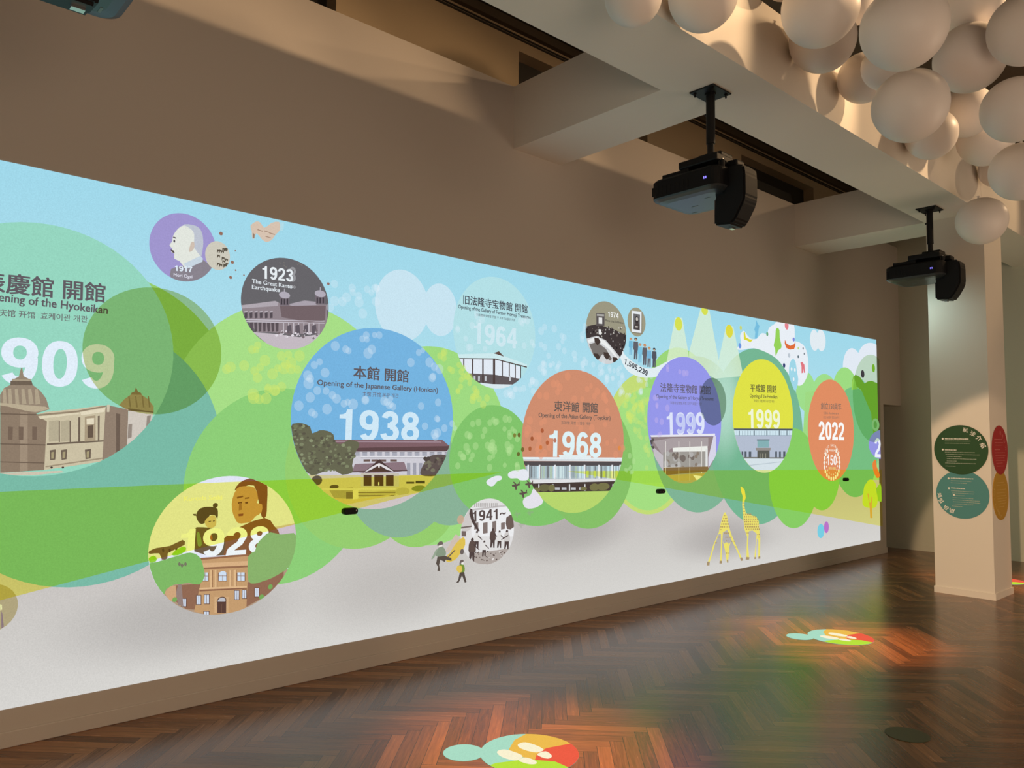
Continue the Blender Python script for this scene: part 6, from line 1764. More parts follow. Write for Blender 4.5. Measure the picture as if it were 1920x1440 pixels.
P 176 150 100 : 7307 677 19 2 1 -17 -19 -1
P 176 150 100 : 7342 675 19 2 2 -17 -20 -1
P 176 150 100 : 7377 673 20 1 1 -17 -20 0
P 176 150 100 : 7413 671 19 1 2 -17 -20 -1
P 176 150 100 : 7448 668 20 2 2 -17 -20 -1
P 176 150 100 : 7484 666 20 2 2 -17 -20 -1
P 176 150 100 : 7242 655 19 2 1 -17 -19 -1
P 176 150 100 : 7276 653 20 2 1 -17 -19 -1
P 176 150 100 : 7311 651 20 1 1 -17 -19 0
P 176 150 100 : 7347 649 19 1 1 -17 -19 0
P 176 150 100 : 7382 646 19 2 2 -17 -20 -1
P 176 150 100 : 7417 644 20 2 2 -17 -20 -1
P 176 150 100 : 7453 642 20 1 1 -17 -19 0
P 176 150 100 : 7489 639 20 2 2 -17 -20 -1
P 176 150 100 : 7247 629 19 2 1 -17 -19 -1
P 176 150 100 : 7281 627 20 1 1 -17 -19 0
P 176 150 100 : 7316 625 20 1 1 -17 -19 0
P 176 150 100 : 7351 622 20 2 1 -17 -19 -1
P 176 150 100 : 7387 620 19 1 2 -17 -20 0
P 176 150 100 : 7422 618 20 1 2 -17 -20 -1
P 176 150 100 : 7458 615 20 2 1 -17 -19 -1
P 176 150 100 : 7494 613 20 1 2 -17 -20 0
P 176 150 100 : 7251 603 20 2 1 -17 -19 -1
P 176 150 100 : 7286 601 20 1 1 -17 -19 0
P 176 150 100 : 7321 598 20 2 1 -17 -19 -1
P 176 150 100 : 7356 596 20 1 1 -17 -19 0
P 176 150 100 : 7392 593 19 2 2 -17 -20 -1
P 176 150 100 : 7427 591 20 2 2 -18 -20 0
P 176 150 100 : 7463 589 20 1 1 -17 -19 -1
P 176 150 100 : 7499 586 20 2 2 -18 -20 0
P 176 150 100 : 7267 576 19 2 2 -17 -20 -1
P 176 150 100 : 7302 574 19 1 2 -17 -20 0
P 176 150 100 : 7337 571 19 2 2 -17 -20 -1
P 176 150 100 : 7372 569 20 1 1 -17 -19 0
P 176 150 100 : 7408 566 19 2 2 -17 -20 -1
P 176 150 100 : 7443 564 20 1 2 -17 -20 0
P 176 150 100 : 7479 561 20 2 2 -18 -20 0
P 176 150 100 : 7515 559 20 1 2 -17 -20 -1
P 176 150 100 : 7489 505 16 1 1 -13 -16 0
P 176 150 100 : 7517 503 15 1 1 -13 -15 -1
P 176 150 100 : 7500 475 13 1 1 -12 -13 0
P 176 150 100 : 7525 473 14 1 1 -12 -14 0
P 176 150 100 : 7282 535 14 1 1 -12 -14 0
P 176 150 100 : 7306 533 14 1 1 -12 -14 0
P 168 146 112 : 7267 286 64 -11 -11 -23 -64 6
P 168 146 112 : 7429 270 33 -6 -6 -18 -35 4
P 168 146 112 : 7512 270 33 -6 -3 -23 -42 4
#giraffe_drawing|||
P 236 224 110 : 6879 770 37 -41 36 -114 37 -72 63 -90 115 -151 25 -38 -31 -1 -59 88 -139 166 -49 73 -76 -22 -14 -96 -15 -191 -29 -4 19 156 4 123 -39 3 -75 -103 -62 -117 -36 -57 -33 3 58 82 49 91 99 115 38 94 51 87
P 236 224 110 : 6849 449 43 18 45 -11 12 -64 -14 -82 -14 -43 -20 8 -21 96
P 236 224 110 : 6832 485 42 -45 -13 -15
P 236 224 110 : 6983 466 -46 -31 12 -18
P 176 150 100 : 6861 739 12 2 1 -12 -12 0
P 176 150 100 : 6883 738 13 1 1 -11 -13 -1
P 176 150 100 : 6845 713 15 1 1 -14 -15 0
P 176 150 100 : 6873 711 15 1 1 -14 -15 0
P 176 150 100 : 6900 709 16 2 1 -14 -15 -1
P 176 150 100 : 6825 686 16 2 2 -15 -17 -1
P 176 150 100 : 6855 684 16 2 2 -15 -17 -1
P 176 150 100 : 6885 682 16 2 2 -15 -17 -1
P 176 150 100 : 6915 680 17 2 1 -15 -17 -1
P 176 150 100 : 6810 659 16 2 1 -15 -16 -1
P 176 150 100 : 6839 658 17 1 1 -15 -16 -1
P 176 150 100 : 6869 656 17 1 1 -15 -16 -1
P 176 150 100 : 6899 654 17 1 1 -15 -16 -1
P 176 150 100 : 6930 652 17 1 1 -15 -17 -1
P 176 150 100 : 6794 633 17 1 1 -15 -16 0
P 176 150 100 : 6824 631 17 1 1 -15 -17 0
P 176 150 100 : 6854 629 17 1 1 -15 -17 0
P 176 150 100 : 6884 627 17 1 1 -15 -17 0
P 176 150 100 : 6914 625 17 1 1 -15 -17 -1
P 176 150 100 : 6945 623 16 1 2 -15 -17 -1
P 176 150 100 : 6784 606 14 1 1 -12 -14 -1
P 176 150 100 : 6809 604 13 1 2 -12 -14 -1
P 176 150 100 : 6863 566 18 1 1 -16 -18 -1
P 176 150 100 : 6896 563 18 2 1 -17 -18 0
P 176 150 100 : 6928 561 19 1 1 -16 -18 -1
P 176 150 100 : 6882 523 17 1 1 -15 -16 -1
P 176 150 100 : 6913 520 16 2 2 -16 -17 0
P 176 150 100 : 6943 518 17 1 1 -15 -17 0
P 176 150 100 : 6973 516 17 1 2 -15 -17 -1
P 176 150 100 : 6892 487 14 1 1 -12 -14 -1
P 176 150 100 : 6917 485 14 1 1 -12 -14 -1
P 176 150 100 : 6739 534 12 1 1 -11 -12 -1
P 176 150 100 : 6761 532 12 1 1 -11 -12 0
P 176 150 100 : 6694 483 12 1 1 -12 -12 0
P 176 150 100 : 6716 481 12 1 1 -11 -12 -1
P 176 150 100 : 6988 473 14 1 1 -13 -14 0
P 176 150 100 : 7014 471 14 1 1 -13 -14 0
P 176 150 100 : 7039 468 14 1 2 -12 -15 -1
P 176 150 100 : 7064 410 13 1 1 -11 -13 -1
P 176 150 100 : 7087 408 13 1 1 -11 -13 -1
P 176 150 100 : 6890 363 13 1 1 -12 -13 0
P 176 150 100 : 6913 361 12 0 1 -11 -12 0
P 176 150 100 : 6935 359 13 0 1 -11 -13 0
P 168 146 112 : 6558 308 43 -4 -5 -37 -48 5
P 168 146 112 : 6775 295 39 -4 0 -27 -44 4
P 168 146 112 : 7145 287 42 2 21 -33 -42 -2
P 168 146 112 : 6902 292 27 -2 0 -29 -23 2
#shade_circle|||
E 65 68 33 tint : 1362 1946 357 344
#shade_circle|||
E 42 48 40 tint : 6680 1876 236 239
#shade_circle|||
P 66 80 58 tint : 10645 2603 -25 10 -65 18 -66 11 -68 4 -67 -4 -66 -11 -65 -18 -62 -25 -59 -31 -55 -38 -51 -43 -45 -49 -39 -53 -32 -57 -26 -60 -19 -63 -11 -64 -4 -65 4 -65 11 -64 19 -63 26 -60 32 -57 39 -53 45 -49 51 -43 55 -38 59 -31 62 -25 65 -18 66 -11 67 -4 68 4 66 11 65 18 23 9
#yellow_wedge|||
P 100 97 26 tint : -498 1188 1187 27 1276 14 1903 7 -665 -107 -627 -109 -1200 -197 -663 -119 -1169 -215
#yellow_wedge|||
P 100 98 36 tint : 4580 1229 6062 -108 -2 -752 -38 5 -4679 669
#light_specks|||stuff
E 222 238 248 26 : 2378 1892 31 31
E 222 238 248 26 : 2281 1732 32 32
E 222 238 248 26 : 2327 1777 27 27
E 222 238 248 26 : 2769 2168 25 25
E 222 238 248 26 : 2733 2165 21 21
E 222 238 248 26 : 2674 1731 30 30
E 222 238 248 26 : 2686 2040 36 36
E 222 238 248 26 : 2520 2052 26 26
E 222 238 248 26 : 2541 2044 22 22
E 222 238 248 26 : 3182 2016 35 35
E 222 238 248 26 : 3271 1974 36 36
E 222 238 248 26 : 3225 1987 30 30
E 222 238 248 26 : 3090 2077 24 24
E 222 238 248 26 : 3123 2095 20 20
E 222 238 248 26 : 2388 1777 24 24
E 222 238 248 26 : 2302 1935 25 25
E 222 238 248 26 : 2338 1958 22 22
E 222 238 248 26 : 2517 1702 25 25
E 222 238 248 26 : 2544 1713 22 22
E 222 238 248 26 : 2294 1640 25 25
E 222 238 248 26 : 2315 1627 22 22
E 222 238 248 26 : 2277 1849 26 26
E 222 238 248 26 : 2837 1724 25 25
E 222 238 248 26 : 2868 1748 21 21
E 222 238 248 26 : 2444 2067 32 32
E 222 238 248 26 : 2398 1664 34 34
E 222 238 248 26 : 2641 2131 23 23
E 222 238 248 26 : 2463 1732 31 31
E 222 238 248 26 : 2433 1753 26 26
E 222 238 248 26 : 2818 1731 31 31
E 222 238 248 26 : 2857 1704 26 26
E 222 238 248 26 : 2669 2158 25 25
E 222 238 248 26 : 2674 2130 21 21
E 222 238 248 26 : 2583 1701 36 36
E 222 238 248 26 : 2206 1678 32 32
E 222 238 248 26 : 2260 1867 32 32
E 222 238 248 26 : 3118 1707 27 27
E 222 238 248 26 : 3263 1738 28 28
E 222 238 248 26 : 3208 1909 31 31
E 222 238 248 26 : 3216 1919 26 26
E 222 238 248 26 : 2267 1819 36 36
E 222 238 248 26 : 3025 2004 32 32
E 222 238 248 26 : 2674 1733 24 24
E 222 238 248 26 : 2714 2068 32 32
E 222 238 248 26 : 2888 1696 26 26
E 222 238 248 26 : 2872 1710 22 22
E 222 238 248 26 : 3322 1558 28 28
E 222 238 248 26 : 3237 1516 34 34
E 222 238 248 26 : 3245 1497 29 29
E 222 238 248 26 : 3263 1526 32 32
E 222 238 248 26 : 3389 1592 24 24
E 222 238 248 26 : 3415 1560 20 20
E 222 238 248 26 : 3153 1569 27 27
E 222 238 248 26 : 3255 1624 24 24
E 222 238 248 26 : 3264 1620 21 21
E 208 230 112 42 : 1773 1886 32 32
E 208 230 112 42 : 1751 1872 27 27
E 208 230 112 42 : 2045 1766 35 35
E 208 230 112 42 : 2090 1789 30 30
E 208 230 112 42 : 1854 1900 31 31
E 208 230 112 42 : 2030 1862 34 34
E 208 230 112 42 : 1918 1714 36 36
E 208 230 112 42 : 1994 1713 34 34
E 208 230 112 42 : 1952 1707 29 29
E 208 230 112 42 : 2003 1766 24 24
E 208 230 112 42 : 2004 1782 21 21
E 208 230 112 42 : 1918 1873 26 26
E 208 230 112 42 : 1980 1940 34 34
E 208 230 112 42 : 1914 1734 36 36
E 208 230 112 42 : 2146 1898 31 31
E 208 230 112 42 : 2189 1900 26 26
E 208 230 112 42 : 2050 1762 30 30
E 208 230 112 42 : 2147 1938 35 35
E 208 230 112 42 : 1951 1898 24 24
E 208 230 112 42 : 3443 2016 22 22
E 208 230 112 42 : 3306 2056 26 26
E 208 230 112 42 : 3382 1971 26 26
E 208 230 112 42 : 3360 1981 22 22
E 208 230 112 42 : 3544 1931 30 30
E 208 230 112 42 : 3611 1813 30 30
E 208 230 112 42 : 3594 1851 26 26
E 208 230 112 42 : 3310 2099 29 29
E 208 230 112 42 : 3575 1768 31 31
E 208 230 112 42 : 3576 1792 26 26
E 208 230 112 42 : 3462 1860 22 22
E 208 230 112 42 : 3436 1830 18 18
E 208 230 112 42 : 3490 1934 26 26
E 208 230 112 42 : 3466 1911 22 22
E 208 230 112 42 : 3676 1738 30 30
E 208 230 112 42 : 3636 1779 26 26
E 208 230 112 42 : 3438 1825 23 23
E 208 230 112 42 : 3467 1969 26 26
E 208 230 112 42 : 3483 1997 23 23
E 208 230 112 42 : 3273 2068 26 26
E 208 230 112 42 : 3303 2091 22 22
E 208 230 112 42 : 3589 1790 27 27
E 208 230 112 42 : 3520 1941 31 31
E 208 230 112 42 : 3613 1827 29 29
E 208 230 112 42 : 3712 1787 28 28
E 208 230 112 42 : 3545 1890 22 22
E 208 230 112 42 : 2082 1974 30 30
E 208 230 112 42 : 2127 1987 25 25
E 208 230 112 42 : 2100 1900 36 36
E 208 230 112 42 : 2113 1926 30 30
E 208 230 112 42 : 1932 2026 23 23
E 208 230 112 42 : 1923 1998 20 20
E 208 230 112 42 : 1936 1834 30 30
E 208 230 112 42 : 2200 1984 36 36
E 208 230 112 42 : 2061 1899 23 23
E 208 230 112 42 : 1898 1997 25 25
E 180 224 150 45 : 3745 1412 24 24
E 180 224 150 45 : 3756 1416 20 20
E 180 224 150 45 : 3581 1365 23 23
E 180 224 150 45 : 3564 1334 20 20
E 180 224 150 45 : 3498 1351 24 24
E 180 224 150 45 : 3898 1639 31 31
E 180 224 150 45 : 3446 1292 24 24
E 180 224 150 45 : 3745 1274 28 28
E 180 224 150 45 : 3796 1610 27 27
E 180 224 150 45 : 3743 1605 25 25
E 180 224 150 45 : 3694 1548 26 26
E 180 224 150 45 : 3922 1440 31 31
E 180 224 150 45 : 3889 1561 21 21
E 180 224 150 45 : 3927 1401 24 24
E 180 224 150 45 : 3940 1405 20 20
E 180 224 150 45 : 3791 1398 28 28
E 180 224 150 45 : 3769 1438 24 24
E 180 224 150 45 : 4024 1294 20 20
E 180 224 150 45 : 4011 1289 17 17
E 180 224 150 45 : 3809 1615 26 26
E 180 224 150 45 : 3777 1629 22 22
E 180 224 150 45 : 3762 1399 24 24
E 180 224 150 45 : 3530 1514 28 28
E 180 224 150 45 : 3945 1401 28 28
E 180 224 150 45 : 3939 1380 24 24
E 180 224 150 45 : 3944 1507 27 27
E 180 224 150 45 : 3608 1432 28 28
E 180 224 150 45 : 3676 1505 21 21
E 180 224 150 45 : 3770 1458 28 28
E 180 224 150 45 : 3793 1423 23 23
E 180 224 150 45 : 3534 1387 20 20
E 180 224 150 45 : 3548 1399 17 17
E 180 224 150 45 : 3577 1594 24 24
E 180 224 150 45 : 3632 1606 28 28
E 180 224 150 45 : 4027 1268 30 30
E 180 224 150 45 : 3939 1534 23 23
E 180 224 150 45 : 3969 1561 20 20
E 180 224 150 45 : 3555 1507 24 24
E 180 224 150 45 : 3548 1499 20 20
E 180 224 150 45 : 3522 1426 29 29
E 180 224 150 45 : 3964 1426 22 22
E 180 224 150 45 : 3995 1544 20 20
E 180 224 150 45 : 3757 1425 31 31
E 180 224 150 45 : 3938 1634 26 26
E 180 224 150 45 : 3895 1288 20 20
E 180 224 150 45 : 3490 1354 27 27
E 180 224 150 45 : 3467 1376 23 23
E 180 224 150 45 : 3743 1344 24 24
E 180 224 150 45 : 3777 1357 20 20
E 180 224 150 45 : 3722 1437 28 28
E 180 224 150 45 : 4021 1490 29 29
E 180 224 150 45 : 5423 1298 27 27
E 180 224 150 45 : 5369 1346 27 27
E 180 224 150 45 : 5405 1207 22 22
E 180 224 150 45 : 5385 1202 19 19
E 180 224 150 45 : 5330 1219 19 19
E 180 224 150 45 : 5309 1227 16 16
E 180 224 150 45 : 5379 1248 18 18
E 180 224 150 45 : 5361 1232 16 16
E 226 150 116 50 : 5049 1824 26 26
E 226 150 116 50 : 4733 1577 29 29
E 226 150 116 50 : 4694 1616 25 25
E 226 150 116 50 : 5029 1871 30 30
E 226 150 116 50 : 4858 1937 23 23
E 226 150 116 50 : 4481 1907 34 34
E 226 150 116 50 : 4150 1631 34 34
E 226 150 116 50 : 4656 1814 35 35
E 226 150 116 50 : 5015 1854 35 35
E 226 150 116 50 : 5049 1824 30 30
E 226 150 116 50 : 4309 1629 27 27
E 226 150 116 50 : 4275 1614 23 23
E 226 150 116 50 : 4254 1832 29 29
E 226 150 116 50 : 5064 1736 23 23
E 226 150 116 50 : 5079 1718 19 19
E 226 150 116 50 : 4751 1823 23 23
E 226 150 116 50 : 4810 1908 28 28
E 226 150 116 50 : 4456 1868 28 28
E 226 150 116 50 : 4410 1932 32 32
E 226 150 116 50 : 4453 1938 28 28
E 226 150 116 50 : 4936 1894 34 34
E 226 150 116 50 : 4900 1853 29 29
E 226 150 116 50 : 4330 1832 34 34
E 226 150 116 50 : 4573 2002 35 35
E 226 150 116 50 : 5276 1413 31 31
E 226 150 116 50 : 4118 1524 27 27
E 226 150 116 50 : 4212 1514 29 29
E 226 150 116 50 : 5068 1460 25 25
E 226 150 116 50 : 5170 1477 27 27
E 226 150 116 50 : 4252 1433 36 36
E 226 150 116 50 : 4314 1377 31 31
E 226 150 116 50 : 4275 1353 26 26
E 226 150 116 50 : 4233 1370 24 24
E 226 150 116 50 : 5179 1359 34 34
E 226 150 116 50 : 4231 1406 26 26
E 226 150 116 50 : 4361 1467 34 34
E 226 150 116 50 : 4366 1425 29 29
E 226 150 116 50 : 4131 1560 36 36
E 226 150 116 50 : 5039 1617 25 25
E 226 150 116 50 : 4252 1512 30 30
E 226 150 116 50 : 4254 1491 26 26
E 226 150 116 50 : 4870 1580 36 36
E 222 238 248 26 : 4464 2238 30 30
E 222 238 248 26 : 4531 2209 28 28
E 222 238 248 26 : 4413 2378 32 32
E 222 238 248 26 : 4651 2190 33 33
E 222 238 248 26 : 4660 2148 28 28
E 222 238 248 26 : 4306 2219 29 29
E 222 238 248 26 : 4266 2236 25 25
E 222 238 248 26 : 4530 2319 27 27
E 222 238 248 26 : 4509 2284 23 23
E 222 238 248 26 : 4472 2097 26 26
E 222 238 248 26 : 4293 2089 24 24
E 222 238 248 26 : 4780 2437 26 26
E 222 238 248 26 : 4767 2403 22 22
E 222 238 248 26 : 4749 2112 28 28
E 222 238 248 26 : 4756 2074 24 24
E 222 238 248 26 : 4257 2046 27 27
E 222 238 248 26 : 4500 2328 26 26
E 222 238 248 26 : 4748 2357 34 34
E 222 238 248 26 : 4745 2323 29 29
E 222 238 248 26 : 4349 2153 25 25
E 222 238 248 26 : 4264 2344 32 32
E 222 238 248 26 : 4303 2380 28 28
E 222 238 248 26 : 4988 2061 27 27
E 222 238 248 26 : 4966 2046 23 23
E 222 238 248 26 : 5005 2133 23 23
E 222 238 248 26 : 5016 2153 20 20
E 222 238 248 26 : 5220 2110 24 24
E 222 238 248 26 : 5250 2122 20 20
E 222 238 248 26 : 4309 2014 26 26
E 222 238 248 26 : 4792 2132 29 29
E 222 238 248 26 : 4771 2158 24 24
E 222 238 248 26 : 4306 2076 30 30
E 222 238 248 26 : 4285 2080 26 26
E 222 238 248 26 : 4757 2117 28 28
E 222 238 248 26 : 5093 2108 27 27
E 222 238 248 26 : 4973 2100 33 33
E 222 238 248 26 : 5001 2067 28 28
E 222 238 248 26 : 4883 2121 26 26
E 222 238 248 26 : 5098 2082 24 24
E 222 238 248 26 : 4448 2059 27 27
E 222 238 248 26 : 4456 2076 23 23
E 222 238 248 26 : 4403 2094 21 21
E 222 238 248 26 : 4291 2019 28 28
E 222 238 248 26 : 4368 2078 22 22
E 222 238 248 26 : 4375 2079 18 18
E 222 238 248 26 : 4307 2028 23 23
E 222 238 248 26 : 4284 2041 20 20
E 222 238 248 26 : 5153 2086 22 22
E 222 238 248 26 : 5265 2026 33 33
E 222 238 248 26 : 5264 2052 28 28
E 222 238 248 26 : 5676 2066 27 27
E 222 238 248 26 : 5063 2009 32 32
E 222 238 248 26 : 5052 1989 27 27
E 222 238 248 26 : 5525 1926 24 24
E 222 238 248 26 : 5528 1908 20 20
E 222 238 248 26 : 5327 1874 26 26
E 222 238 248 26 : 5364 1882 22 22
E 222 238 248 26 : 5252 1922 32 32
E 222 238 248 26 : 5608 1991 26 26
E 222 238 248 26 : 5276 1904 24 24
E 222 238 248 26 : 5253 1907 20 20
E 222 238 248 26 : 5139 2021 24 24
E 222 238 248 26 : 5230 1974 34 34
E 222 238 248 26 : 5592 2047 26 26
E 222 238 248 26 : 5606 2037 22 22
E 222 238 248 26 : 5208 2065 23 23
E 222 238 248 26 : 5201 2094 20 20
E 222 238 248 26 : 5493 2027 26 26
E 222 238 248 26 : 5526 2017 22 22
E 222 238 248 26 : 5526 1928 32 32
E 222 238 248 26 : 5509 1917 28 28
E 222 238 248 26 : 5240 1905 28 28
E 222 238 248 26 : 5232 1883 23 23
E 222 238 248 26 : 5064 2028 28 28
E 222 238 248 26 : 5048 2021 24 24
E 222 238 248 26 : 5487 2029 30 30
E 222 238 248 26 : 5129 2020 24 24
E 222 238 248 26 : 4172 1946 26 26
E 222 238 248 26 : 4149 1909 22 22
E 222 238 248 26 : 3898 1830 30 30
E 222 238 248 26 : 4209 1929 32 32
E 222 238 248 26 : 3959 1819 32 32
E 222 238 248 26 : 4172 1944 31 31
E 222 238 248 26 : 4166 1934 26 26
E 222 238 248 26 : 3995 1868 26 26
E 222 238 248 26 : 3987 1866 22 22
E 222 238 248 26 : 3944 1824 26 26
E 222 238 248 26 : 3931 1818 22 22
E 222 238 248 26 : 3938 1844 32 32
E 222 238 248 26 : 4079 1879 27 27
E 222 238 248 26 : 4040 1867 23 23
E 222 238 248 26 : 4181 1860 26 26
E 222 238 248 26 : 3557 2314 27 27
E 222 238 248 26 : 4164 2244 27 27
E 222 238 248 26 : 4108 2410 30 30
E 222 238 248 26 : 4075 2411 26 26
E 222 238 248 26 : 3649 2369 31 31
E 222 238 248 26 : 3620 2344 26 26
E 222 238 248 26 : 3422 2270 24 24
E 222 238 248 26 : 3422 2281 20 20
E 222 238 248 26 : 3682 2153 23 23
E 222 238 248 26 : 4182 2222 21 21
E 222 238 248 26 : 3594 2410 23 23
E 222 238 248 26 : 3595 2383 20 20
E 222 238 248 26 : 3497 2212 21 21
E 222 238 248 26 : 3543 2149 30 30
E 222 238 248 26 : 3521 2150 25 25
E 222 238 248 26 : 4038 2398 28 28
E 222 238 248 26 : 4056 2384 24 24
E 222 238 248 26 : 4080 2212 26 26
E 222 238 248 26 : 2634 2296 34 34
E 222 238 248 26 : 2427 2353 32 32
E 222 238 248 26 : 2397 2307 27 27
E 222 238 248 26 : 2725 2473 32 32
E 222 238 248 26 : 2604 2368 35 35
E 222 238 248 26 : 2422 2462 26 26
E 222 238 248 26 : 2734 2479 27 27
E 222 238 248 26 : 2737 2478 23 23
E 222 238 248 26 : 2512 2386 33 33
E 222 238 248 26 : 2482 2355 31 31
E 222 238 248 26 : 2732 2387 32 32
E 222 238 248 26 : 2663 2460 25 25
E 222 238 248 26 : 2695 2442 21 21
E 222 238 248 26 : 2551 2454 27 27
E 222 238 248 26 : 2556 2425 23 23
E 222 238 248 26 : 2601 2409 26 26
E 206 230 122 32 : 5416 1767 20 20
E 206 230 122 32 : 5440 1755 17 17
E 206 230 122 32 : 5311 1818 25 25
E 206 230 122 32 : 5460 1656 29 29
E 206 230 122 32 : 5421 1661 25 25
E 206 230 122 32 : 5524 1507 23 23
E 206 230 122 32 : 5602 1237 25 25
E 206 230 122 32 : 5550 1832 20 20
E 206 230 122 32 : 5528 1807 17 17
E 206 230 122 32 : 5286 1798 31 31
E 206 230 122 32 : 5289 1826 26 26
E 206 230 122 32 : 5575 1425 24 24
E 206 230 122 32 : 5589 1402 31 31
E 206 230 122 32 : 5631 1393 26 26
E 206 230 122 32 : 5543 1778 30 30
E 206 230 122 32 : 5550 1753 26 26
E 206 230 122 32 : 5424 1688 27 27
E 206 230 122 32 : 5412 1753 30 30
E 206 230 122 32 : 5375 1738 26 26
E 206 230 122 32 : 5557 1807 28 28
E 206 230 122 32 : 5533 1831 21 21
E 206 230 122 32 : 5524 1826 18 18
E 206 230 122 32 : 5430 1723 26 26
E 206 230 122 32 : 5362 1659 28 28
E 206 230 122 32 : 5344 1674 24 24
E 206 230 122 32 : 5349 1695 31 31
E 206 230 122 32 : 5362 1684 26 26
E 206 230 122 32 : 5520 1805 27 27
E 206 230 122 32 : 5600 1503 25 25
E 206 230 122 32 : 5537 1630 27 27
E 206 230 122 32 : 5423 1788 26 26
E 206 230 122 32 : 5472 1934 27 27
E 206 230 122 32 : 5500 1527 30 30
E 206 230 122 32 : 5498 1572 26 26
E 206 230 122 32 : 5555 1732 28 28
E 206 230 122 32 : 5462 1787 29 29
E 206 230 122 32 : 5630 1357 29 29
E 206 230 122 32 : 5605 1443 22 22
E 206 230 122 32 : 5449 1568 30 30
E 206 230 122 32 : 5429 1581 25 25
E 206 230 122 32 : 5574 1603 22 22
E 206 230 122 32 : 5599 1400 26 26
E 206 230 122 32 : 5578 1851 24 24
E 206 230 122 32 : 5544 1840 20 20
E 208 230 112 42 : 5586 1664 22 22
E 208 230 112 42 : 5578 1688 19 19
E 208 230 112 42 : 5495 1643 22 22
E 208 230 112 42 : 5348 1715 32 32
E 208 230 112 42 : 5345 1704 26 26
E 208 230 112 42 : 5332 1690 22 22
E 208 230 112 42 : 5500 1818 29 29
E 208 230 112 42 : 5339 1854 30 30
E 208 230 112 42 : 5321 1856 33 33
E 208 230 112 42 : 5402 1837 34 34
E 208 230 112 42 : 5538 1796 25 25
E 208 230 112 42 : 5327 1714 26 26
E 208 230 112 42 : 5420 1765 27 27
E 208 230 112 42 : 5398 1696 24 24
E 208 230 112 42 : 5376 1649 25 25
E 208 230 112 42 : 5517 1769 33 33
E 208 230 112 42 : 5541 1779 28 28
E 208 230 112 42 : 5434 1875 26 26
E 208 230 112 42 : 5430 1911 22 22
E 208 230 112 42 : 5379 1698 30 30
E 208 230 112 42 : 5371 1666 25 25
E 208 230 112 42 : 5597 1829 26 26
E 208 230 112 42 : 5622 1857 22 22
E 208 230 112 42 : 5486 1742 22 22
E 208 230 112 42 : 5307 1787 26 26
E 208 230 112 42 : 5514 1800 32 32
E 208 230 112 42 : 5442 1792 27 27
E 208 230 112 42 : 5456 1801 23 23
E 196 180 236 40 : 5720 1874 28 28
E 196 180 236 40 : 5803 1543 25 25
E 196 180 236 40 : 5776 1535 22 22
E 196 180 236 40 : 6109 2139 25 25
E 196 180 236 40 : 5823 1656 32 32
E 196 180 236 40 : 5749 1871 23 23
E 196 180 236 40 : 5744 1669 27 27
E 196 180 236 40 : 5752 1809 24 24
E 196 180 236 40 : 5752 1794 21 21
E 196 180 236 40 : 5917 2146 25 25
E 196 180 236 40 : 6174 2130 34 34
E 196 180 236 40 : 6222 2132 29 29
E 196 180 236 40 : 5911 1786 34 34
E 196 180 236 40 : 5917 2174 25 25
E 128 120 50 90 : 3986 1514 16 17
E 110 88 40 90 : 4033 1517 17 18
E 170 86 50 90 : 4281 1554 18 18
E 160 84 48 90 : 4170 1490 17 18
E 176 90 50 90 : 4338 1459 18 18
E 166 90 50 90 : 4149 1412 17 18
E 214 120 60 90 : 4265 1422 18 18
E 110 96 40 90 : 4071 1406 17 18
E 104 92 40 90 : 4027 1371 17 17
E 176 96 60 90 : 4424 1478 18 18
E 226 140 70 90 : 5220 1415 21 20
"""

def srgb(v):
    return (lin(v[0]), lin(v[1]), lin(v[2]), v[3] / 100.0 if len(v) > 3 else 1.0)

def glyphs(body, weight):
    c = bpy.data.curves.new('lettering', 'FONT')
    c.body = body
    c.size = 1.0
    c.offset = weight
    c.resolution_u = 3
    c.fill_mode = 'FRONT'
    o = bpy.data.objects.new('lettering', c)
    COL.objects.link(o)
    dg = bpy.context.evaluated_depsgraph_get()
    ev = o.evaluated_get(dg)
    me = ev.to_mesh()
    vs = [(v.co.x, v.co.y) for v in me.vertices]
    fs = [tuple(p.vertices) for p in me.polygons]
    ev.to_mesh_clear()
    bpy.data.objects.remove(o)
    bpy.data.curves.remove(c)
    return vs, fs

LATIN_CAP, CJK_H = 0.73, 0.92

def ribbon(line, half, closed=False):
    # a stroke of even width along a line of points
    n = len(line)
    L, R = [], []
    for i in range(n):
        a = line[(i - 1) % n] if closed or i > 0 else line[i]
        b = line[(i + 1) % n] if closed or i < n - 1 else line[i]
        dx, dy = b[0] - a[0], b[1] - a[1]
        d = math.hypot(dx, dy) or 1.0
        L.append((line[i][0] - dy / d * half, line[i][1] + dx / d * half))
        R.append((line[i][0] + dy / d * half, line[i][1] - dx / d * half))
    vs = L + R
    m = n if closed else n - 1
    return vs, [(i, (i + 1) % n, n + (i + 1) % n, n + i) for i in range(m)]

def oval(cx, cy, rx, ry, a0, a1, n=24, p=2.3):
    out = []
    for i in range(n + 1):
        a = math.radians(a0 + (a1 - a0) * i / n)
        c, s_ = math.cos(a), math.sin(a)
        out.append((cx + rx * math.copysign(abs(c) ** (2 / p), c), cy + ry * math.copysign(abs(s_) ** (2 / p), s_)))
    return out

def flatten(parts):
    vs, fs = [], []
    for v, f in parts:
        b = len(vs)
        vs += v
        fs += [tuple(b + i for i in q) for q in f]
    return vs, fs

def solid(pts):
    return list(pts), [tuple(t) for t in tessellate_polygon([[Vector((x, y, 0)) for x, y in pts]])]

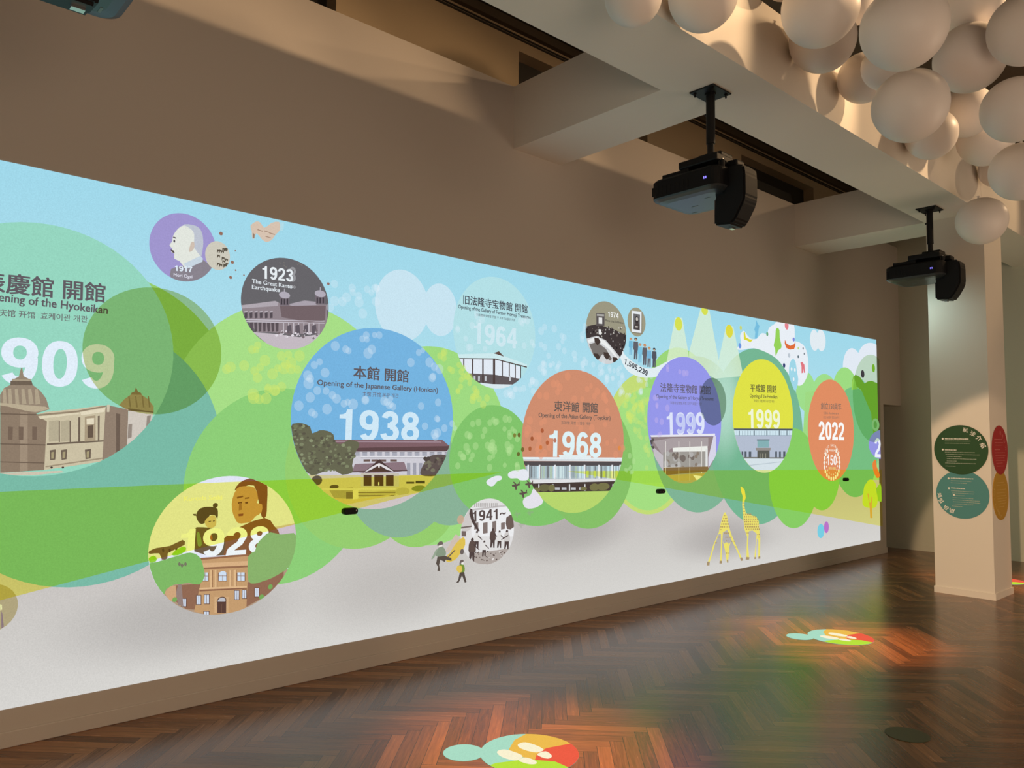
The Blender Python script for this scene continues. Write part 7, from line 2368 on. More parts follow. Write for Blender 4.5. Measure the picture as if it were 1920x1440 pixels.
def digit(ch, h):
    # bold grotesque figures one unit high, about 0.56 wide; h is half the stroke
    if ch == '0':
        return [ribbon(oval(.28, .5, .28 - h, .5 - h, 0, 360, 40)[:-1], h, True)]
    if ch == '1':
        return [solid([(.06, .70), (.06, .82), (.16, .835), (.23, .88), (.265, 1.0), (.265 + h * 2 - .03, 1.0), (.265 + h * 2 - .03, 0), (.235, 0), (.235, .70)])]
    if ch == '2':
        return [ribbon(oval(.275, .70, .275 - h, .30 - h, 178, -38, 26, 2.0) + [(.36, .42), (.24, .31), (.13, .20), (.095, .09)], h), solid([(0.0, 0), (.545, 0), (.545, h * 1.9), (.03, h * 1.9)])]
    if ch == '3':
        return [ribbon(oval(.27, .735, .25 - h, .265 - h, 170, -88, 22, 2.1), h), ribbon(oval(.27, .285, .28 - h, .285 - h, 88, -172, 24, 2.1), h), solid([(.20, .45), (.34, .45), (.34, .60), (.20, .60)])]
    if ch == '4':
        w_ = h * 2
        return [solid([(.32, 0), (.32 + w_, 0), (.32 + w_, 1), (.32, 1)]), solid([(0, .22), (.58, .22), (.58, .22 + w_ * .9), (0, .22 + w_ * .9)]), solid([(0, .22 + w_ * .5), (.14, .22 + w_ * .5), (.38, .84), (.38, 1.0), (.32, 1.0), (0, .40)])]
    if ch == '5':
        w_ = h * 2
        return [solid([(.08, 1 - w_ * .95), (.50, 1 - w_ * .95), (.50, 1), (.08, 1)]), solid([(.08, 1), (.03, .46), (.03 + w_ * .85, .46), (.08 + w_ * .85, 1)]), ribbon(oval(.265, .32, .285 - h, .32 - h, 140, -165, 28, 2.1), h)]
    if ch == '6':
        return [ribbon(oval(.285, .32, .275 - h, .32 - h, 0, 360, 36, 2.15)[:-1], h, True), ribbon(oval(.30, .50, .29 - h, .50 - h, 42, 190, 24, 2.2), h)]
    if ch == '7':
        return [solid([(0, 1 - h * 1.9), (.54, 1 - h * 1.9), (.54, 1), (0, 1)]), ribbon([(.46, .9), (.36, .70), (.27, .45), (.22, .2), (.205, 0)], h)]
    if ch == '8':
        return [ribbon(oval(.28, .735, .255 - h, .265 - h, 0, 360, 32, 2.1)[:-1], h, True), ribbon(oval(.28, .285, .28 - h, .285 - h, 0, 360, 32, 2.1)[:-1], h, True)]
    if ch == '9':
        return [([(.56 - x, 1 - y) for x, y in v], f) for v, f in digit('6', h)]
    if ch == ',':
        return [solid([(.03, 0), (.03, .16), (.19, .16), (.19, 0), (.12, -.14), (.05, -.14), (.10, 0)])]
    if ch == '~':
        return [ribbon([(.02, .40), (.10, .52), (.20, .53), (.34, .44), (.44, .45), (.52, .56)], h * .7)]
    if ch == '-':
        return [solid([(.05, .38), (.35, .38), (.35, .52), (.05, .52)])]
    return []

def figures(body, weight):
    parts, x = [], 0.0
    h = .075 + weight * .35
    for ch in body:
        for v, f in digit(ch, h):
            parts.append(([(px + x, py) for px, py in v], f))
        x += .30 if ch == ',' else .44 if ch == '-' else .615
    return flatten(parts)

def fit_text(body, weight, a, b, h, single=False):
    # letters stretched to run from a to b (2D) with the given capital height
    cjk = any(ord(ch) > 0x2E80 for ch in body)
    if all(ch in '0123456789,~-' for ch in body):
        vs, fs = figures(body, weight)
        low, tall = 0.0, 1.0
    else:
        # heavier strokes: the same outline laid down again, slightly apart
        vs0, fs0 = glyphs(body, 0.0)
        w_ = weight * (0.7 if cjk else 1.1)
        vs, fs = (vs0, fs0) if single else flatten([([(x + dx, y + dy) for x, y in vs0], fs0) for dx, dy in ((-w_, -w_ * .6), (w_, -w_ * .6), (w_, w_ * .6), (-w_, w_ * .6))])
        low, tall = (-0.085, CJK_H) if cjk else (0.0, LATIN_CAP)
    x0, x1 = min(v[0] for v in vs), max(v[0] for v in vs)
    dx, dy = (b[0] - a[0]), (b[1] - a[1])
    ln = math.hypot(dx, dy)
    ux, uy = dx / ln, dy / ln
    out = []
    for x, y in vs:
        p = (x - x0) / (x1 - x0) * ln
        q = (y - low) / tall * h
        out.append((a[0] + ux * p - uy * q, a[1] + uy * p + ux * q))
    return out, fs

class Flat:
    """flat patches that become one mesh; every patch lies a hair in front of the one before"""
    def __init__(self, place):
        self.V, self.F, self.C, self.T, self.place = [], [], [], [], place
    def face(self, pts, depth, colour, tint):
        base = len(self.V)
        self.V += [self.place(p, depth) for p in pts]
        for t in tessellate_polygon([[Vector((p[0], p[1], 0)) for p in pts]]):
            self.F.append((base + t[0], base + t[1], base + t[2])); self.C.append(colour); self.T.append(tint)
    def fan(self, pts, depth, colour, tint):
        base = len(self.V)
        self.V += [self.place(p, depth) for p in pts]
        self.F.append(tuple(range(base, base + len(pts)))); self.C.append(colour); self.T.append(tint)
    def faces(self, pts, fs, depth, colour):
        base = len(self.V)
        self.V += [self.place(p, depth) for p in pts]
        for f in fs:
            self.F.append(tuple(base + i for i in f)); self.C.append(colour); self.T.append(False)
    def soft(self, e, depth, colour):
        # soft patches: tree shade and beam glow drawn into the picture, fading outwards
        n, rings = 48, ((0.0, 1.0), (0.25, 0.95), (0.45, 0.78), (0.62, 0.52), (0.78, 0.26), (0.9, 0.09), (1.0, 0.0))
        base = len(self.V)
        for f, _ in rings:
            self.V += [self.place((e[0] + e[2] * f * math.cos(2 * math.pi * i / n), e[1] + e[3] * f * math.sin(2 * math.pi * i / n)), depth) for i in range(n)]
        for k in range(len(rings) - 1):
            c0, c1 = colour[:3] + (colour[3] * rings[k][1],), colour[:3] + (colour[3] * rings[k + 1][1],)
            for i in range(n):
                j = (i + 1) % n
                a, b = base + k * n, base + (k + 1) * n
                if k:
                    self.F.append((a + i, b + i, b + j, a + j)); self.C.append((c0, c1, c1, c0))
                else:
                    self.F.append((a, b + i, b + j)); self.C.append((c0, c1, c1))
                self.T.append(False)
    def build(self, name, parent):
        me = bpy.data.meshes.new(name)
        me.from_pydata(self.V, [], self.F)
        at = me.color_attributes.new('patch', 'FLOAT_COLOR', 'CORNER')
        for p, c, t in zip(me.polygons, self.C, self.T):
            p.material_index = 1 if t else 0
            for k, li in enumerate(p.loop_indices):
                at.data[li].color = c[k] if isinstance(c[0], tuple) else c
        o = obj(name, me, M['light'], parent)
        if any(self.T):
            me.materials.append(M['tint'])
            if all(self.T):
                me.materials.clear(); me.materials.append(M['tint'])
                for p in me.polygons:
                    p.material_index = 0
        return o

STEP = 0.000025
depth = [0.0015]
mural = thing('projected_picture', 'huge bright picture of museum history circles projected along the left wall', 'projection', (0, 3.3, 0.18))
def on_wall(p, d):
    return (d, p[0] - 3.3, p[1] - 0.18)
# sky and pale ground, one sheet whose edge follows the lit area
TOPE = [(-4.0, 2.84), (0.6, 2.822), (1.7, 2.815), (3.8, 2.799), (5.7, 2.797), (8.2, 2.83), (10.645, 2.870)]
BOTE = [(-4.0, .175), (.74, .180), (2.3, .186), (5.87, .165), (10.634, .182)]
def at_y(tab, y):
    for (a, za), (b, zb) in zip(tab, tab[1:]):
        if y <= b:
            return za + (zb - za) * (y - a) / (b - a)
    return tab[-1][1]
fl = Flat(on_wall)
rows = [(0.0, (214, 212, 208)), (0.14, (205, 202, 198)), (0.24, (199, 194, 191)), (0.30, (199, 195, 193)), (0.32, (186, 224, 236)), (0.6, (176, 222, 236)), (1.0, (160, 216, 234))]
NY = 40
ys = [-4.0 + (10.64 + 4.0) * i / NY for i in range(NY + 1)]
for (f0, c0), (f1, c1) in zip(rows, rows[1:]):
    for y0, y1 in zip(ys, ys[1:]):
        q = [(y0, at_y(BOTE, y0) + f0 * (at_y(TOPE, y0) - at_y(BOTE, y0))), (y1, at_y(BOTE, y1) + f0 * (at_y(TOPE, y1) - at_y(BOTE, y1))),
             (y1, at_y(BOTE, y1) + f1 * (at_y(TOPE, y1) - at_y(BOTE, y1))), (y0, at_y(BOTE, y0) + f1 * (at_y(TOPE, y0) - at_y(BOTE, y0)))]
        fl.fan(q, depth[0], (c0, c1), False)
fl.C = [((lin(c[0][0]), lin(c[0][1]), lin(c[0][2]), 1), (lin(c[1][0]), lin(c[1][1]), lin(c[1][2]), 1)) for c in fl.C]
me = bpy.data.meshes.new('sky_and_ground')
me.from_pydata(fl.V, [], fl.F)
at = me.color_attributes.new('patch', 'FLOAT_COLOR', 'CORNER')
for p, (c0, c1) in zip(me.polygons, fl.C):
    for k, li in enumerate(p.loop_indices):
        at.data[li].color = c0 if k < 2 else c1
obj('sky_and_ground', me, M['light'], mural)

def build_art():
    built, cur, head = [], None, None
    def close():
        if head is None:
            return
        par = mural if head[1] == '' else built[int(head[1])]
        o = cur.build(head[0], par)
        if head[2]:
            o['label'] = head[2]
        if head[3]:
            o['kind'] = head[3]
        built.append(o)
    for ln in ART.strip('\n').split('\n'):
        if ln[0] == '#':
            close()
            head = ln[1:].split('|')
            cur = Flat(on_wall)
            continue
        kind = ln[0]
        if kind == 'T':
            nums, words = ln[1:].split('|', 1)
            shade, nums = nums.split(':')
            nums = nums.split()
            v = [int(x) / 1000.0 for x in nums[0:5]]
            depth[0] += STEP
            pts, fs = fit_text(words, float(nums[5]), (v[0], v[1]), (v[2], v[3]), v[4])
            cur.faces(pts, fs, depth[0], srgb([int(x) for x in shade.split()]))
            continue
        shade, nums = ln[1:].split(':')
        tint = 'tint' in shade
        shade = [int(x) for x in shade.replace('tint', '').split()]
        colour = tuple(x / 100.0 for x in shade) + (1.0,) if tint else srgb(shade)
        v = [int(x) / 1000.0 for x in nums.split()]
        depth[0] += STEP
        if kind == 'S':
            cur.soft(v, depth[0], colour)
        elif kind == 'E':
            n = 64 if v[2] > 0.15 else 28 if v[2] > 0.04 else 14
            cur.fan([(v[0] + v[2] * math.cos(2 * math.pi * i / n), v[1] + v[3] * math.sin(2 * math.pi * i / n)) for i in range(n)], depth[0], colour, tint)
        else:
            pts, y, z = [], 0.0, 0.0
            for i in range(0, len(v), 2):
                y += v[i]; z += v[i + 1]
                pts.append((y, z))
            cur.face(pts, depth[0], colour, tint)
    close()
build_art()

# ------------------------------------------------------------------ black touch sensors on the wall
for k, (y, lb) in enumerate(((2.589, 'small black sensor box on the wall below the 1938 circle'), (5.842, 'small black sensor box on the wall beside the 1968 circle'), (9.618, 'small black sensor box on the wall under the 2022 circle'))):
    t = thing('wall_sensor', lb, 'sensor', (0, y, 1.0165), 0, 'black sensors along the wall')
    bm = NB()
    pill = [(s_ * 0.032 + 0.021 * math.cos(math.radians(a_)), 0.021 * math.sin(math.radians(a_))) for s_, r_ in ((1, range(-90, 91, 15)), (-1, range(90, 271, 15))) for a_ in r_]
    back = [bm.verts.new((0.0, y_, z_)) for y_, z_ in pill]
    rim = [bm.verts.new((0.030, y_, z_)) for y_, z_ in pill]
    front = [bm.verts.new((0.036, y_ * 0.93, z_ * 0.82)) for y_, z_ in pill]
    for p_, q_ in ((back, rim), (rim, front)):
        for k_ in range(len(pill)):
            n_ = (k_ + 1) % len(pill)
            bm.faces.new((p_[k_], p_[n_], q_[n_], q_[k_]))
    bm.faces.new(back[::-1])
    bm.faces.new(front)
    bmesh.ops.recalc_face_normals(bm, faces=bm.faces)
    obj('housing', bm, M['black'], t)
    bm = cyl(NB(), (0.035, 0.036, 0.004), (0.0385, 0.036, 0.004), 0.0035)
    obj('lens', bm, M['screw'], t)

# ------------------------------------------------------------------ ceiling projectors
def build_projector():
    t = thing('ceiling_projector', 'x', 'projector', (1.625, 4.25, BEAM_Z), 0, 'black projectors hanging from the long beam')
    P = lambda nm, bm, m, par=None, sm=False: obj(nm, bm, m, par or t, None, sm)
    pl = P('ceiling_plate', box(NB(), -0.092, 0.092, -0.105, 0.105, -0.010, 0.0, 0.002, 1), M['blackmetal'])
    for sx in (-1, 1):
        for sy in (-1, 1):
            bm = cyl(NB(), (sx * 0.066, sy * 0.078, -0.010), (sx * 0.066, sy * 0.078, -0.034), 0.006, n=8)
            cyl(bm, (sx * 0.066, sy * 0.078, -0.010), (sx * 0.066, sy * 0.078, -0.017), 0.011, n=6)
            P('bolt', bm, M['blackmetal'], pl)
    bm = cyl(NB(), (0, 0, -0.008), (0, 0, -0.345), 0.029)
    cyl(bm, (0, 0, -0.008), (0, 0, -0.02), 0.036)
    P('pole', bm, M['blackmetal'], None)
    P('pole_extension', cyl(NB(), (0, 0, -0.33), (0, 0, -0.46), 0.0225), M['blackmetal'])
    P('pole_knob', cyl(NB(), (-0.042, 0, -0.14), (-0.028, 0, -0.14), 0.008, n=10), M['blackmetal'])
    # mounting head: stacked plates, tilt block and arms out to the corners of the body
    bm = box(NB(), -0.17, 0.12, -0.12, 0.14, -0.505, -0.455, 0.008, 2)
    box(bm, -0.06, 0.06, -0.06, 0.06, -0.465, -0.425, 0.006, 2)
    box(bm, 0.03, 0.10, -0.04, 0.10, -0.46, -0.42, 0.01, 2)
    box(bm, -0.16, -0.10, -0.11, 0.12, -0.545, -0.50, 0.005, 1)
    box(bm, 0.02, 0.17, 0.03, 0.13, -0.52, -0.475, 0.012, 2)
    P('mounting_head', bm, M['blackmetal'])
    for a, b in (((-0.10, -0.08), (-0.31, -0.08)), ((-0.10, 0.10), (-0.31, 0.24)), ((0.08, -0.02), (0.13, -0.07)), ((0.08, 0.10), (0.16, 0.18))):
        bm = NB()
        d = (Vector(b) - Vector(a)); n = Vector((-d.y, d.x)).normalized() * 0.024
        vs = [bm.verts.new((q.x, q.y, z)) for z in (-0.505, -0.530) for q in (Vector(a) + n, Vector(b) + n, Vector(b) - n, Vector(a) - n)]
        for f in ((0, 1, 2, 3), (7, 6, 5, 4), (0, 4, 5, 1), (1, 5, 6, 2), (2, 6, 7, 3), (3, 7, 4, 0)):
            bm.faces.new([vs[i] for i in f])
        bmesh.ops.recalc_face_normals(bm, faces=bm.faces)
        cyl(bm, (b[0], b[1], -0.500), (b[0], b[1], -0.570), 0.014, n=12)
        arm = P('mounting_arm', bm, M['blackmetal'])
        P('screw', cyl(NB(), (b[0], b[1], -0.499), (b[0], b[1], -0.494), 0.008, n=10), M['screw'], arm)
    # body: wide box with rounded upright edges and a softly rounded belly
    def rounded(bm, x0, x1, y0, y1, rings):
        prev = None
        for z, ins, r in rings:
            ring = []
            for cx, cy, a0 in ((x1 - ins - r, y1 - ins - r, 0), (x0 + ins + r, y1 - ins - r, 90), (x0 + ins + r, y0 + ins + r, 180), (x1 - ins - r, y0 + ins + r, 270)):
                for k in range(7):
                    a = math.radians(a0 + 15 * k)
                    ring.append(bm.verts.new((cx + r * math.cos(a), cy + r * math.sin(a), z)))
            if prev:
                for i in range(len(ring)):
                    bm.faces.new((prev[i], prev[(i + 1) % len(ring)], ring[(i + 1) % len(ring)], ring[i]))
            else:
                bm.faces.new(ring[::-1])
            prev = ring
        bm.faces.new(prev)
        bmesh.ops.recalc_face_normals(bm, faces=bm.faces)
        return bm
    body = P('body', rounded(NB(), -0.385, 0.15, -0.15, 0.31, ((-0.665, 0.0, 0.07), (-0.555, 0.0, 0.07), (-0.540, 0.012, 0.07))), M['black'])
    P('belly_cover', rounded(NB(), -0.385, 0.15, -0.15, 0.31, ((-0.695, 0.07, 0.06), (-0.688, 0.03, 0.06), (-0.676, 0.006, 0.07), (-0.6655, 0.0, 0.07))), M['shell'], body)
    for k in range(2):
        P('status_light', box(NB(), 0.045 + k * 0.014, 0.0495 + k * 0.014, -0.1525, -0.1495, -0.622, -0.608), M['led'], body)
    bm = NB()
    for k in range(9):
        box(bm, -0.36 + k * 0.034, -0.345 + k * 0.034, -0.1515, -0.1495, -0.65, -0.59)
    P('vent_grille', bm, M['blackmetal'], body)
    for x, y, sx, sy in ((-0.22, 0.10, 0.05, 0.008), (-0.05, 0.0, 0.04, 0.008), (-0.30, 0.22, 0.04, 0.01)):
        P('belly_mark', box(NB(), x, x + sx, y, y + sy, -0.6965, -0.6945), M['greylabel'], body)
    # periscope lens: thick neck that turns down and looks back at the wall
    LX, LY = 0.045, 0.19
    bm = prism_y(NB(), [(LX + x, z) for x, z in ((0.00, -0.900), (0.125, -0.915), (0.155, -0.890), (0.215, -0.790), (0.225, -0.750), (0.225, -0.610), (0.215, -0.555), (0.150, -0.540), (0.085, -0.545), (0.075, -0.700), (0.010, -0.715))], LY - 0.235, LY - 0.075)
    bmesh.ops.bevel(bm, geom=list(bm.edges), offset=0.012, segments=2, affect='EDGES')
    ln = P('lens_housing', bm, M['black'])
    P('lens_window', box(NB(), LX - 0.004, LX + 0.002, LY - 0.215, LY - 0.095, -0.885, -0.735), M['lens'], ln)
    P('lens_collar', cyl(NB(), (LX, LY - 0.155, -0.69), (LX + 0.08, LY - 0.155, -0.69), 0.055), M['black'], ln)
    P('release_clip', box(NB(), LX + 0.05, LX + 0.075, LY - 0.14, LY - 0.10, -0.917, -0.905), M['screw'], ln)
    # power lead from the mounting head to the back of the body
    cu = bpy.data.curves.new('cable', 'CURVE')
    cu.dimensions = '3D'
    cu.bevel_depth = 0.004
    sp = cu.splines.new('BEZIER')
    pts = ((-0.16, -0.05, -0.48), (-0.24, -0.07, -0.52), (-0.30, -0.05, -0.56))
    sp.bezier_points.add(len(pts) - 1)
    for b_, p_ in zip(sp.bezier_points, pts):
        b_.co = p_
        b_.handle_left_type = b_.handle_right_type = 'AUTO'
    co = bpy.data.objects.new('cable', cu)
    COL.objects.link(co)
    me = bpy.data.meshes.new_from_object(co.evaluated_get(bpy.context.evaluated_depsgraph_get()))
    bpy.data.objects.remove(co)
    obj('cable', me, M['black'], t)
    return t

def copy_tree(o, parent=None):
    c = o.copy()
    COL.objects.link(c)
    if parent:
        c.parent = parent
    for ch in [k for k in bpy.data.objects if k.parent == o]:
        copy_tree(ch, c)
    return c

proj = build_projector()
proj['label'] = 'black projector hanging from the beam in front of the high dark window'
p2 = copy_tree(proj)
p2.location = (1.64, 7.985, BEAM_Z)
p2['label'] = 'farther black projector hanging just before the pillar'
p3 = copy_tree(proj)
p3.location = (1.60, 0.49, BEAM_Z)
p3['label'] = 'black projector cut off by the top left edge of the view'
P3B = [k for k in bpy.data.objects if k.parent == p3 and k.name.startswith('body')][0]
obj('rating_label', box(NB(), 0.055, 0.075, 0.02, 0.24, -0.6975, -0.6945), M['label'], P3B)['label'] = 'yellow printed label'

# black cable trunking lying on the wall ledge
tr_ = obj('cable_trunking', box(NB(), -0.16, -0.03, 6.9, 8.445, TOP, 4.40, 0.004, 1), M['black'])
tag(tr_, 'black trunking box lying on top of the cream wall', 'trunking')

# ------------------------------------------------------------------ balloons under the dark ceiling
BALLOONS = [[2.115, 2.848, 3.637, 0.139], [2.161, 3.371, 3.834, 0.182], [2.452, 4.083, 3.922, 0.21], [2.184, 4.676, 4.061, 0.206], [2.921, 4.022, 3.601, 0.21], [2.654, 4.807, 3.515, 0.216], [2.15, 5.348, 4.04, 0.173], [2.386, 5.131, 3.966, 0.152], [2.862, 5.204, 3.872, 0.208], [2.291, 6.993, 4.242, 0.21], [3.063, 5.348, 3.525, 0.195], [3.218, 4.997, 3.842, 0.2], [2.176, 6.524, 3.95, 0.196], [2.306, 7.415, 4.116, 0.227], [2.81, 6.426, 3.465, 0.21], [2.151, 8.31, 4.109, 0.172], [2.185, 7.662, 3.472, 0.21], [2.823, 5.289, 4.3, 0.226], [2.123, 4.316, 4.353, 0.139], [2.151, 5.259, 4.575, 0.17]]
BL = ['balloon at the left end of the bunch, partly over the long beam', 'second balloon from the left, cut by the top edge', 'upper one of two stacked balloons right of the bare beam side', 'lower one of two stacked balloons right of the bare beam side', 'largest foreground balloon, cut by the top edge, right of the stacked pair', 'large balloon directly below the biggest foreground one', 'partly hidden balloon farthest left in the lower middle row', 'balloon peeping out under the biggest one, left side', 'large shaded balloon right of the biggest one', 'balloon showing low between two larger ones on the right', 'balloon cut by the right edge, halfway down the bunch', 'balloon cut by the top right corner', 'balloon below the large lower middle one', 'balloon tucked behind, just above and left of the lowest right one', 'large lowest balloon of the bunch on the right edge', 'balloon mostly hidden behind the lowest right one', 'single balloon hanging apart from the bunch in front of the pillar top', 'balloon filling the gap behind, at the top edge', 'small sliver of balloon at the top edge above the stacked pair', 'balloon deep behind between the stacked pair and the biggest']
def balloon(c, r, label, k):
    rnd = random.Random(k)
    bm = NB()
    bmesh.ops.create_uvsphere(bm, u_segments=40, v_segments=26, radius=r)
    for v in bm.verts:
        f = 1 + 0.035 * v.co.z / r
        v.co.x *= f
        v.co.y *= f
        v.co.z *= 0.985
    o = obj('balloon', bm, M['balloon'], None, c, True)
    o.rotation_euler = (rnd.uniform(-.5, .5), rnd.uniform(-.5, .5), rnd.uniform(0, 6))
    tag(o, label, 'balloon', 'white balloons massed under the ceiling')
    # rubber neck tied off on the upper side
    bm = NB()
    cyl(bm, (0, 0, r * 0.955), (0, 0, r * 1.03), r * 0.075, r * 0.03, 12)
    cyl(bm, (0, 0, r * 1.03), (0, 0, r * 1.075), r * 0.03, r * 0.07, 12)
    obj('knot', bm, M['balloon'], o, None, True)
    if k not in (5, 16):
        return o
    # nylon thread up to the ceiling, hanging plumb whatever way the balloon leans
    back = o.rotation_euler.to_matrix().inverted()
    obj('thread', cyl(NB(), back @ Vector((0, 0, r * 0.96)), back @ Vector((0, 0, CEIL - c[2])), 0.0007, n=6), M['balloon'], o)
    return o
for k, (c, lb) in enumerate(zip(BALLOONS, BL)):
    balloon(c[:3], c[3], lb, k)

# ------------------------------------------------------------------ light pictures on the floor
FLOORPIC = [('head_patch', (170, 220, 196), [(1.565, 2.384), (1.563, 2.401), (1.559, 2.418), (1.551, 2.433), (1.542, 2.447), (1.529, 2.459), (1.515, 2.469), (1.5, 2.476), (1.484, 2.481), (1.466, 2.482), (1.449, 2.481), (1.433, 2.476), (1.417, 2.469), (1.403, 2.459), (1.391, 2.447), (1.382, 2.433), (1.374, 2.418), (1.37, 2.401), (1.368, 2.384), (1.37, 2.367), (1.374, 2.351), (1.382, 2.335), (1.391, 2.321), (1.403, 2.309), (1.417, 2.299), (1.433, 2.292), (1.449, 2.288), (1.466, 2.286), (1.484, 2.288), (1.5, 2.292), (1.515, 2.299), (1.529, 2.309), (1.542, 2.321), (1.551, 2.335), (1.559, 2.351), (1.563, 2.367)]),
    ('body_patch', (170, 220, 196), [(1.908, 2.618), (1.907, 2.644), (1.902, 2.67), (1.895, 2.696), (1.885, 2.72), (1.872, 2.743), (1.857, 2.765), (1.839, 2.784), (1.82, 2.802), (1.798, 2.817), (1.775, 2.83), (1.751, 2.84), (1.725, 2.847), (1.699, 2.852), (1.673, 2.853), (1.647, 2.852), (1.621, 2.847), (1.595, 2.84), (1.571, 2.83), (1.548, 2.817), (1.526, 2.802), (1.507, 2.784), (1.489, 2.765), (1.474, 2.743), (1.461, 2.72), (1.451, 2.696), (1.444, 2.67), (1.439, 2.644), (1.438, 2.618), (1.439, 2.592), (1.444, 2.566), (1.451, 2.54), (1.461, 2.516), (1.474, 2.493), (1.489, 2.471), (1.507, 2.452), (1.526, 2.434), (1.548, 2.419), (1.571, 2.406), (1.595, 2.396), (1.621, 2.389), (1.647, 2.384), (1.673, 2.383), (1.699, 2.384), (1.725, 2.389), (1.751, 2.396), (1.775, 2.406), (1.798, 2.419), (1.82, 2.434), (1.839, 2.452), (1.857, 2.471), (1.872, 2.493), (1.885, 2.516), (1.895, 2.54), (1.902, 2.566), (1.907, 2.592)]),
    ('orange_patch', (238, 188, 80), [(1.489, 2.765), (1.492, 2.762), (1.511, 2.67), (1.579, 2.571), (1.628, 2.55), (1.683, 2.559), (1.751, 2.583), (1.706, 2.636), (1.686, 2.718), (1.723, 2.847), (1.723, 2.848), (1.699, 2.852), (1.673, 2.853), (1.647, 2.852), (1.621, 2.847), (1.595, 2.84), (1.571, 2.83), (1.548, 2.817), (1.526, 2.802), (1.507, 2.784)]),
    ('red_patch', (238, 95, 70), [(1.723, 2.848), (1.723, 2.847), (1.686, 2.718), (1.706, 2.636), (1.749, 2.581), (1.823, 2.64), (1.906, 2.64), (1.907, 2.64), (1.907, 2.644), (1.902, 2.67), (1.895, 2.696), (1.885, 2.72), (1.872, 2.743), (1.857, 2.765), (1.839, 2.784), (1.82, 2.802), (1.798, 2.817), (1.775, 2.83), (1.751, 2.84), (1.725, 2.847)]),
    ('lime_patch', (185, 226, 62), [(1.657, 2.384), (1.656, 2.421), (1.699, 2.517), (1.749, 2.581), (1.823, 2.64), (1.906, 2.64), (1.907, 2.64), (1.908, 2.618), (1.907, 2.592), (1.902, 2.566), (1.895, 2.54), (1.885, 2.516), (1.872, 2.493), (1.857, 2.471), (1.839, 2.452), (1.82, 2.434), (1.798, 2.419), (1.775, 2.406), (1.751, 2.396), (1.725, 2.389), (1.699, 2.384), (1.673, 2.383)]),
    ('cream_petal', (251, 242, 208), [(1.563, 2.647), (1.561, 2.657), (1.56, 2.669), (1.562, 2.681), (1.569, 2.69), (1.581, 2.696), (1.599, 2.7), (1.618, 2.703), (1.635, 2.704), (1.652, 2.704), (1.669, 2.702), (1.684, 2.699), (1.694, 2.693), (1.699, 2.683), (1.7, 2.67), (1.698, 2.656), (1.692, 2.645), (1.681, 2.637), (1.666, 2.631), (1.65, 2.626), (1.635, 2.623), (1.623, 2.622), (1.611, 2.622), (1.601, 2.623), (1.591, 2.626), (1.582, 2.629), (1.574, 2.634), (1.567, 2.64)]),
    ('cream_petal', (251, 242, 208), [(1.71, 2.633), (1.706, 2.645), (1.704, 2.662), (1.707, 2.678), (1.712, 2.688), (1.723, 2.69), (1.739, 2.687), (1.755, 2.681), (1.767, 2.675), (1.774, 2.668), (1.779, 2.659), (1.781, 2.65), (1.781, 2.643), (1.779, 2.637), (1.774, 2.633), (1.767, 2.629), (1.759, 2.627), (1.747, 2.626), (1.733, 2.626), (1.719, 2.628)]),
    ('cream_petal', (251, 242, 208), [(1.562, 2.512), (1.559, 2.522), (1.559, 2.533), (1.562, 2.544), (1.568, 2.553), (1.578, 2.559), (1.592, 2.564), (1.607, 2.567), (1.622, 2.569), (1.637, 2.571), (1.654, 2.572), (1.669, 2.571), (1.681, 2.566), (1.69, 2.556), (1.697, 2.541), (1.7, 2.525), (1.699, 2.513), (1.692, 2.504), (1.679, 2.497), (1.665, 2.492), (1.651, 2.488), (1.638, 2.486), (1.624, 2.486), (1.61, 2.487), (1.598, 2.49), (1.587, 2.494), (1.576, 2.499), (1.568, 2.505)]),
    ('cream_petal', (251, 242, 208), [(1.708, 2.518), (1.701, 2.527), (1.698, 2.54), (1.698, 2.554), (1.702, 2.565), (1.712, 2.571), (1.728, 2.575), (1.745, 2.576), (1.758, 2.576), (1.768, 2.573), (1.776, 2.567), (1.782, 2.561), (1.785, 2.554), (1.784, 2.547), (1.781, 2.54), (1.775, 2.533), (1.766, 2.527), (1.753, 2.522), (1.736, 2.518), (1.72, 2.516)])]
def floor_picture(dx, dy, label):
    t = thing('floor_projection', label, 'projection', (FLOORPIC[0][2][0][0] + dx, FLOORPIC[0][2][0][1] + dy, 0.0), 0, 'coloured light pictures on the floor')
    ox, oy = FLOORPIC[0][2][0]
    d = 0.0015
    for nm, colour, pts in FLOORPIC:
        d += 0.0002
        fl = Flat(lambda p, h: (p[0] - ox, p[1] - oy, h))
        fl.face(pts, d, srgb(colour), False)
        fl.build(nm, t)
floor_picture(0, 0, 'nearest coloured light picture on the floor, at the bottom edge')
floor_picture(-0.033, 3.31, 'coloured light picture on the floor left of the pillar')
floor_picture(-0.01, 7.05, 'coloured light picture half hidden behind the pillar')
bm = NB()
bmesh.ops.create_cone(bm, cap_ends=True, segments=48, radius1=0.105, radius2=0.105, depth=0.003, matrix=Matrix.Translation((0, 0, 0.0015)))
tag(obj('floor_disc', bm, M['disc'], None, (2.768, 4.246, 0)), 'dark olive round marker stuck on the parquet', 'floor marker')

